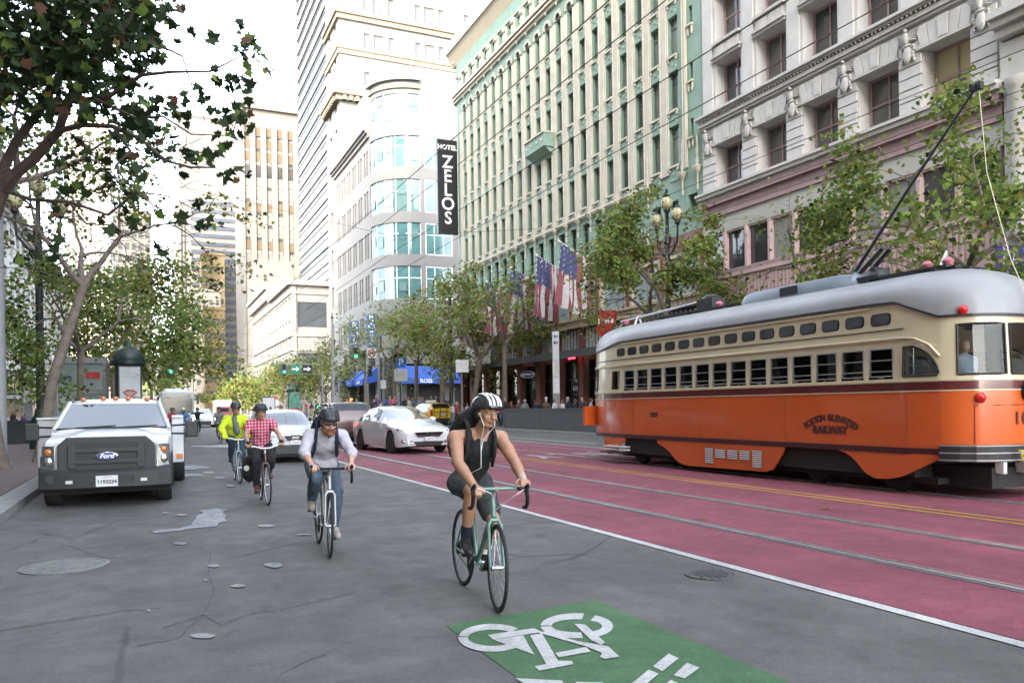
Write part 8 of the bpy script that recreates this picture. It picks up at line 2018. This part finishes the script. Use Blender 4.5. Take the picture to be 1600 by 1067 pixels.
cloth(p3, 'trousers', P, {'thigh', 'thigh2', 'shin', 'shin2'}, .020, m_cblack, .012, .012, 9, Prims().ell(J['pelvis'], (.172, .13, .12)))
for s_ in 'LR': a, t = V(J['ank' + s_]), V(J['toe' + s_]); obj('shoe', Prims().cap(a.lerp(t, -.2) - V((0, 0, .04)), t, .047, .042).cap(a, a.lerp(t, .5) - V((0, 0, .02)), .047, .042).mesh('shoe', m_shoer, .012), p3)
helmet(p3, J['head'], F, m_cgrey); face(p3, J['head'], F, True); hair(p3, J['head'], F, m_hair)
for s_ in 'LR': w_ = V(J['han' + s_]); obj('glove', Prims().cap(w_, w_ + V((0, -.06, -.01)), .042, .042).mesh('glove', m_cblack, .012), p3)
t_ = on_bike(thing('pannier_bag', 'black round pannier bag hanging beside the rear wheel of the city bicycle', 'bag', (0, 0, 0)), bk3)
obj('bag', Prims().ell((-.2, .98, .55), (.11, .19, .24)).cap((-.2, .9, .45), (-.2, 1.05, .45), .11, .11).mesh('bag', m_cblack, .015, wrinkle=.01), t_); MB().sphere((-.25, .8, .58), (.05, .02, .05), 10, 6).build('badge', m_wht, t_)
MB().tube([(-.1, .9, .72), (-.1, 1.1, .72)], .008, 5).tube([(.1, .9, .72), (.1, 1.1, .72)], .008, 5).tube([(-.1, 1.0, .72), (-.07, 1.0, .36)], .006, 5).build('rear_rack', m_black, bk3)

# ---- fourth cyclist: yellow jacket
f_, rz = place((376, 755), (365, 747)); CR4 = 2.9
bk4 = bicycle('pale blue city bicycle with a white handlebar under the yellow jacket cyclist', f_, rz, M('pale_blue_frame', (.20, .28, .32), .35, .06, 4, coat=.5), False, m_wht, None, 0, R(4), barm=m_wht); crankset(bk4, CR4)
J = rider_joints(.28, hx=.285, hz=1.0, hy=.09, bb=(0, .58, .28), elb=.09, crank=CR4); J['head'] = V(J['head']) + V((0, -.02, .02))
p4 = on_bike(person('cyclist in a bright yellow jacket with a grey scarf and jeans'), bk4)
P, fw, sp, ax = body_prims(J, k=1.08); F = look((.1, -1, -.2)); head_prims(P, J['head'], F)
obj('body', P.mesh('body', m_skin, .012), p4)
cloth(p4, 'jacket', P, {'torso', 'uarm', 'uarm2', 'farm', 'farm2'}, .034, m_hiviz, .013, .016, 8)
for s_, k in (('L', 1), ('R', -1)):
    w_ = V(J['han' + s_]); g = Prims(); hand_prims(g, w_, V((k * .1, -.8, -.15)), (0, -.1, -1), (-k, 0, .1), curl=.95); obj('glove', g.grow(.008).mesh('glove', m_hiviz, .010), p4)
    a, t = V(J['ank' + s_]), V(J['toe' + s_]); obj('shoe', Prims().cap(a.lerp(t, -.2) - V((0, 0, .04)), t, .047, .042).cap(a, a.lerp(t, .5) - V((0, 0, .02)), .047, .042).mesh('shoe', m_shoeb, .012), p4)
    sh = V(J['sho' + s_]).lerp(V(J['elb' + s_]), .5); MB().sphere(sh + V((k * .075, -.03, .0)), (.02, .05, .06), 8, 6).build('sleeve_patch', m_cgrey, p4)
c = V(J['chest']); obj('scarf', Prims().cap(c + V((-.03, -.12, .14)), c + V((.02, -.155, -.18)), .06, .075).ell(c + V((0, -.06, .2)), (.09, .08, .05)).mesh('scarf', M('grey_scarf', (.10, .115, .105), .9, .3, 12), .012, wrinkle=.012, wscale=14), p4)
cloth(p4, 'jeans', P, {'thigh', 'thigh2', 'shin', 'shin2'}, .016, M('dark_denim', (.022, .04, .065), .85, .3, 6), .013, .010, 10, Prims().ell(J['pelvis'], (.17, .13, .12)))
helmet(p4, J['head'], F, M('helmet_black', (.012, .012, .013), .25), m_cgrey); face(p4, J['head'], F, True); hair(p4, J['head'], F, m_hair)

# ---- farther cyclists and people: one skin each, cloth colours by limb
SKN, TOP, BOT, SHO, HAI = 0, 1, 2, 3, 4
TAGM = {'skin': SKN, 'torso': TOP, 'uarm': TOP, 'uarm2': TOP, 'farm': SKN, 'farm2': SKN, 'thigh': BOT, 'thigh2': BOT, 'shin': BOT, 'shin2': BOT, 'foot': SHO, 'hair': HAI, 'hat': HAI, 'skirt': BOT, 'coat': TOP}
def simple_body(J, vox, long_sleeve=True, hairlen=0, skirt=False, F=None, k=1.0, hands=True):
    P, fw, sp, ax = body_prims(J, k=k); F = F or look((0, -1, 0)); head_prims(P, J['head'], F)
    w = lambda x, y, z: V(J['head']) + F @ V((x, y, z))
    P.ell(w(0, .03, .045), (.085, .09, .092), 'hair', F); P.ell(w(0, .055, -.01), (.08, .06, .08), 'hair', F)
    if hairlen: P.cap(w(0, .06, -.02), w(0, .08, -.02 - hairlen), .075, .05, 'hair')
    if hands:
        for s_, kk in (('L', 1), ('R', -1)):
            w_ = V(J['han' + s_]); d_ = (w_ - V(J['elb' + s_])).normalized(); n0 = V((-kk, 0, 0)) if abs(d_.x) < .8 else V((0, 0, -1)); hand_prims(P, w_, d_, n0, (0, -1, 0), curl=.35)
    if skirt: P.cap(V(J['pelvis']), (V(J['kneL']) + V(J['kneR'])) / 2 + V((0, 0, -.1)), .15, .2, 'skirt')
    tm = dict(TAGM)
    if long_sleeve: tm['farm'] = tm['farm2'] = TOP
    q = P.grow(.012, {'torso', 'uarm', 'uarm2', 'thigh', 'thigh2', 'shin', 'shin2', 'skirt'} | ({'farm', 'farm2'} if long_sleeve else set())); q.p += [p for p in P.p if p[5] in ('skin', 'hair', 'foot') or (not long_sleeve and p[5] in ('farm', 'farm2'))]
    return q.mesh('body', [m_skin, m_cblack, m_denim, m_shoeb, m_hair], vox, tm, wrinkle=.006, wscale=8)
def col_slots(o, cols):
    for i, m_ in enumerate(cols):
        if m_: o.material_slots[i].link = 'OBJECT'; o.material_slots[i].material = m_
C_ = {n: M('cloth_' + n.replace(' ', '_'), c, .85, .15, 5) for n, c in {'black': (.014, .014, .015), 'white': (.52, .52, .52), 'grey': (.14, .145, .15), 'red': (.34, .03, .035), 'pink': (.46, .12, .20), 'navy': (.02, .028, .06), 'blue': (.06, .15, .32), 'teal': (.03, .20, .24),
      'brown': (.09, .055, .035), 'tan': (.30, .22, .14), 'olive': (.07, .075, .035), 'purple': (.10, .05, .16), 'yellow': (.48, .36, .05), 'maroon': (.13, .02, .03), 'pale blue': (.28, .36, .44), 'cream': (.45, .41, .33)}.items()}
JR = rider_joints(.3, hx=.25, hz=1.0, hy=.08); rb_me = simple_body(JR, .02, hands=False)
JU = rider_joints(.05, hx=.12, hz=1.38, hy=.25, elb=.22); rb_up = simple_body(JU, .02, hands=False)
for lab, blab, px, py, D, me, cols, hm, bikem, roll in (
        ('helmeted cyclist in a grey top, riding left of the yellow jacket cyclist', 'plain dark bicycle under the far cyclist in grey', 347, 690, 38, rb_me, (None, C_['grey'], C_['olive'], None, None), m_cgrey, m_cblack, 0),
        ('cyclist all in black with raised elbows before the far silver car', 'plain dark bicycle under the cyclist in black', 312, 672, 52, rb_up, (None, C_['black'], C_['black'], None, None), m_cblack, m_cblack, 0),
        ('cyclist in a red jacket behind the pickup truck', 'bicycle under the red jacket cyclist behind the truck', 273, 690, 40, rb_me, (None, C_['red'], C_['navy'], None, None), m_cgrey, m_silver, 0),
        ('cyclist in a blue jacket and white helmet behind the pickup truck', 'bicycle under the blue jacket cyclist behind the truck', 290, 690, 42, rb_me, (None, C_['blue'], C_['grey'], None, None), m_wht, m_silver, 0)):
    p = ond(px, py, D); p.z = 0
    b_ = bicycle(blab, p, R(2), bikem, False, None, None, 0, 0); crankset(b_, 2.4)
    o = on_bike(person(lab, 'cyclists far up the street'), b_); bo = obj('body', me, o); col_slots(bo, cols)
    helmet(o, (JU if me is rb_up else JR)['head'], look((0, -1, 0)), hm)
# ---- walkers
def walk_joints(ph=.4, arm=.35, h=1.0, fold=False):
    J = {'pelvis': (0, 0, .93), 'waist': (0, 0, 1.08), 'chest': (0, .005, 1.26), 'neck': (0, .01, 1.44), 'head': (0, -.015, 1.60)}
    for s_, k in (('L', 1), ('R', -1)):
        a = ph * k; b = -arm * k
        J['sho' + s_] = (k * .17, .01, 1.38); J['elb' + s_] = (k * .22, .01 + .28 * math.sin(b), 1.38 - .29 * math.cos(b)); e = V(J['elb' + s_])
        J['han' + s_] = e + V((0, -.22 * math.cos(b) * .35 + .22 * math.sin(b) - .03, -.22)) if not fold else e + V((-k * .16, -.18, .1))
        J['hip' + s_] = (k * .09, 0, .9); kn = V((k * .095, -.43 * math.sin(a), .9 - .43 * math.cos(a))); J['kne' + s_] = kn
        c = a - (.35 if a < 0 else .05); J['ank' + s_] = kn + V((0, -.41 * math.sin(c), -.41 * math.cos(c))); J['toe' + s_] = V(J['ank' + s_]) + V((k * .02, -.16, -.055))
    lo = min(J['toeL'].z, J['toeR'].z) - .03
    return {n: V(v_) - V((0, 0, lo)) for n, v_ in J.items()}
WB = [simple_body(walk_joints(.42, .4), .022), simple_body(walk_joints(-.36, -.35), .022, False), simple_body(walk_joints(.08, .06), .022, True, .16, k=.93), simple_body(walk_joints(.3, .3), .022, False, .22, True, k=.92),
      simple_body(walk_joints(.05, .05, fold=True), .022), simple_body(walk_joints(-.45, -.3), .022, True, 0, k=1.12), simple_body(walk_joints(.2, .2), .022, False, .12, k=.95), simple_body(walk_joints(.02, .02, fold=True), .022, False, .2, True, k=.92)]
SK = [m_skin, m_skin2, m_skin3]; HR = [m_hair, M('brown_hair2', (.07, .04, .02), .6), M('fair_hair', (.28, .2, .1), .6), M('grey_hair', (.3, .3, .3), .6)]
used = set(); qw = random.Random(21)
def walker(x, y, rz, top, bot, where, grp, b=None, z=.15, s_=1.0, hat=None, lab=None):
    b = qw.randrange(8) if b is None else b
    what = ('in a %s top and %s %s' if b in (0, 1, 3, 5, 6) else 'standing in %s and %s %s') % (top, bot, 'skirt' if b in (3, 7) else 'trousers')
    lab = lab or '%s %s' % (what, where)
    if lab in used: return None
    used.add(lab)
    if grp == G5 or y > 57: z = max(z, rise(x, y) + .006)
    t_ = thing('person', lab if lab.startswith('person') else 'person ' + lab, 'person', (x, y, z), rz, grp); t_.scale = (s_,) * 3
    o = obj('body', WB[b], t_); col_slots(o, (SK[qw.randrange(3)], C_[top], C_[bot], None, HR[qw.choice([0, 0, 1, 1, 2, 3])]))
    if hat: MB().sphere((0, -.01, 1.70), (.1, .11, .07), 10, 6).sphere((0, -.06, 1.68), (.12, .14, .015), 10, 4).build('cap', C_[hat], t_, smooth=60)
    return t_
G5, G6 = 'pedestrians at the crossing', 'people on the right pavement'
cols_t = list(C_); cols_b = ['black', 'navy', 'grey', 'blue', 'tan']
def crowd(spots, where, grp, s_=1.0, z=.15, faceing=None):
    combos = [(a, b) for a in cols_t for b in cols_b if a != b]; qw.shuffle(combos); n = 0
    for (x, y) in spots:
        a, b = combos[n]; n += 1
        walker(x, y, qw.uniform(0, 6.28) if faceing is None else faceing + qw.uniform(-.4, .4), a, b, where, grp, z=z, s_=s_ * qw.uniform(.93, 1.05))
def pix(lst, D): return [(lambda p: (p.x, p.y))(ond(px, 640, D + qw.uniform(-3, 3))) for px in lst]
crowd(pix([536, 544, 551, 559, 590, 604, 611, 618, 634, 642], 70), 'crossing the side street', G5, 1.12, 0)
crowd(pix([640, 646, 652, 657, 662, 669, 675, 683, 690, 697, 704], 74), 'by the blue awnings', G5, 1.1)
crowd(pix([498, 506, 513, 520, 527, 480, 488], 92), 'on the far side of the crossing', G5, 1.08, 0)
crowd(pix([466, 472, 452, 440, 404, 398], 118), 'far along the pavement under the trees', G6, 1.08)
crowd(pix([709, 716, 724, 732, 741, 751, 760, 768, 778, 786], 60), 'along the shopfronts', G6)
w2 = lambda px: (lambda p: (p.x, p.y))(onx(px, 640, 23.0))
crowd([(lambda p: (p.x, p.y))(onx(px, 640, X)) for px, X in ((745, 24.6), (756, 23.6), (764, 25.2), (772, 24.2), (800, 25.3), (812, 24.4), (838, 25.4), (846, 24.0), (881, 25.0), (900, 24.4))], 'in front of the dark shop windows', G6, 1.08)
w1 = lambda px, D: (lambda p: (p.x, p.y))(ond(px, 640, D))
walker(*w1(567, 64), .6, 'grey', 'grey', '', G5, 3, 0, 1.05, lab='person in a long grey dress striding across the side street')
walker(*w1(573, 63), -.4, 'pink', 'tan', '', G5, 1, 0, 1.05, lab='person in a bright pink top crossing behind the white sedan')
walker(*w1(586, 66), .3, 'black', 'black', '', G5, 4, 0, 1.05, lab='person dressed all in black with folded arms at the crossing')
walker(*w1(597, 64), 1.2, 'white', 'white', '', G5, 0, 0, 1.05, lab='person dressed all in white walking at the crossing')
walker(*w2(776), 1.4, 'white', 'navy', '', G6, 5, .15, 1.1, 'black', lab='person in a white shirt and dark hat left of the long parapet')
walker(*w2(792), -1.2, 'black', 'black', '', G6, 5, .15, 1.22, lab='tall person in a black coat by the straight tree trunk')
walker(*w2(822), 2.0, 'grey', 'navy', '', G6, 1, .15, 1.1, lab='person in a grey shirt with straps behind the long parapet')
walker(*w2(855), 2.6, 'brown', 'black', '', G6, 0, .15, 1.12, 'white', lab='person in brown with a white cap behind the long parapet')
walker(*w2(869), .5, 'white', 'navy', '', G6, 2, .15, 1.05, lab='person in a white top beside the white station pylon')
walker(*w2(889), 1.8, 'black', 'grey', '', G6, 6, .15, 1.12, lab='fair haired person in black right of the station pylon')
walker(*w2(912), -1.5, 'navy', 'blue', '', G6, 2, .15, 1.08, lab='long haired person in navy next to the streetcar front')
walker(*w2(925), 1.1, 'pale blue', 'navy', '', G6, 0, .15, 1.08, lab='person in pale blue half hidden by the streetcar front')
walker(*w1(715, 56), 1.0, 'red', 'black', '', G6, 1, .15, 1.05, lab='person in a red top by the lane sign post')
walker(*w1(247, 50), 0, 'navy', 'black', '', G5, 4, 0, 1.1, lab='person in dark blue standing behind the pickup cab')
p = ond(22, 645, 39); walker(p.x, p.y, 1.3, 'black', 'black', '', G5, 4, .15, .92, lab='person in a black jacket behind the left stair parapet')
p = ond(38, 650, 39.5); walker(p.x, p.y, -.8, 'purple', 'black', '', G5, 2, .15, .82, lab='person in purple behind the left stair parapet')
# ---- seated passengers in the streetcar
def seated(label, x, y, top, sk, hr, rz=0, hairlen=0):
    J = walk_joints(0, 0); J = {n: V(v_) - V((0, 0, .48)) for n, v_ in J.items()}
    for s_, k in (('L', 1), ('R', -1)): J['kne' + s_] = J['hip' + s_] + V((0, -.4, .02)); J['ank' + s_] = J['kne' + s_] + V((0, -.02, -.4)); J['toe' + s_] = J['ank' + s_] + V((0, -.15, -.05)); J['han' + s_] = J['hip' + s_] + V((0, -.3, .12)); J['elb' + s_] = J['sho' + s_] + V((k * .06, -.06, -.27))
    t_ = thing('person', label, 'person', (x, y, .86), rz, 'passengers in the streetcar'); o = obj('body', simple_body(J, .018, False, hairlen), t_); col_slots(o, (sk, C_[top], C_['navy'], None, hr)); return t_
seated('bald passenger in a pale blue shirt seen through the streetcar end window', TX - .40, 8.95, 'pale blue', m_skin2, m_skin2, R(165)).location.z = 1.33
MB().box(-.9, 8.75, .86, .8, 9.25, 1.3).build('rear_bench', m_seat, tram, bevel=.03)
seated('dark haired passenger in black at the rounded streetcar window', TX - .7, 9.95, 'black', m_skin3, m_hair, R(178))
seated('passenger in navy further along inside the streetcar', TX - .68, 11.6, 'navy', m_skin, m_hair, R(175))
seated('passenger with long hair in the middle of the streetcar', TX - .68, 14.1, 'maroon', m_skin2, HR[1], R(182), .18)
# driver of the truck
dr_ = seated('driver in a white shirt behind the pickup windscreen', TRX + .42, TRY + 2.55, 'white', m_skin, m_hair, 0); dr_.location.z = .62; dr_['group'] = 'drivers'
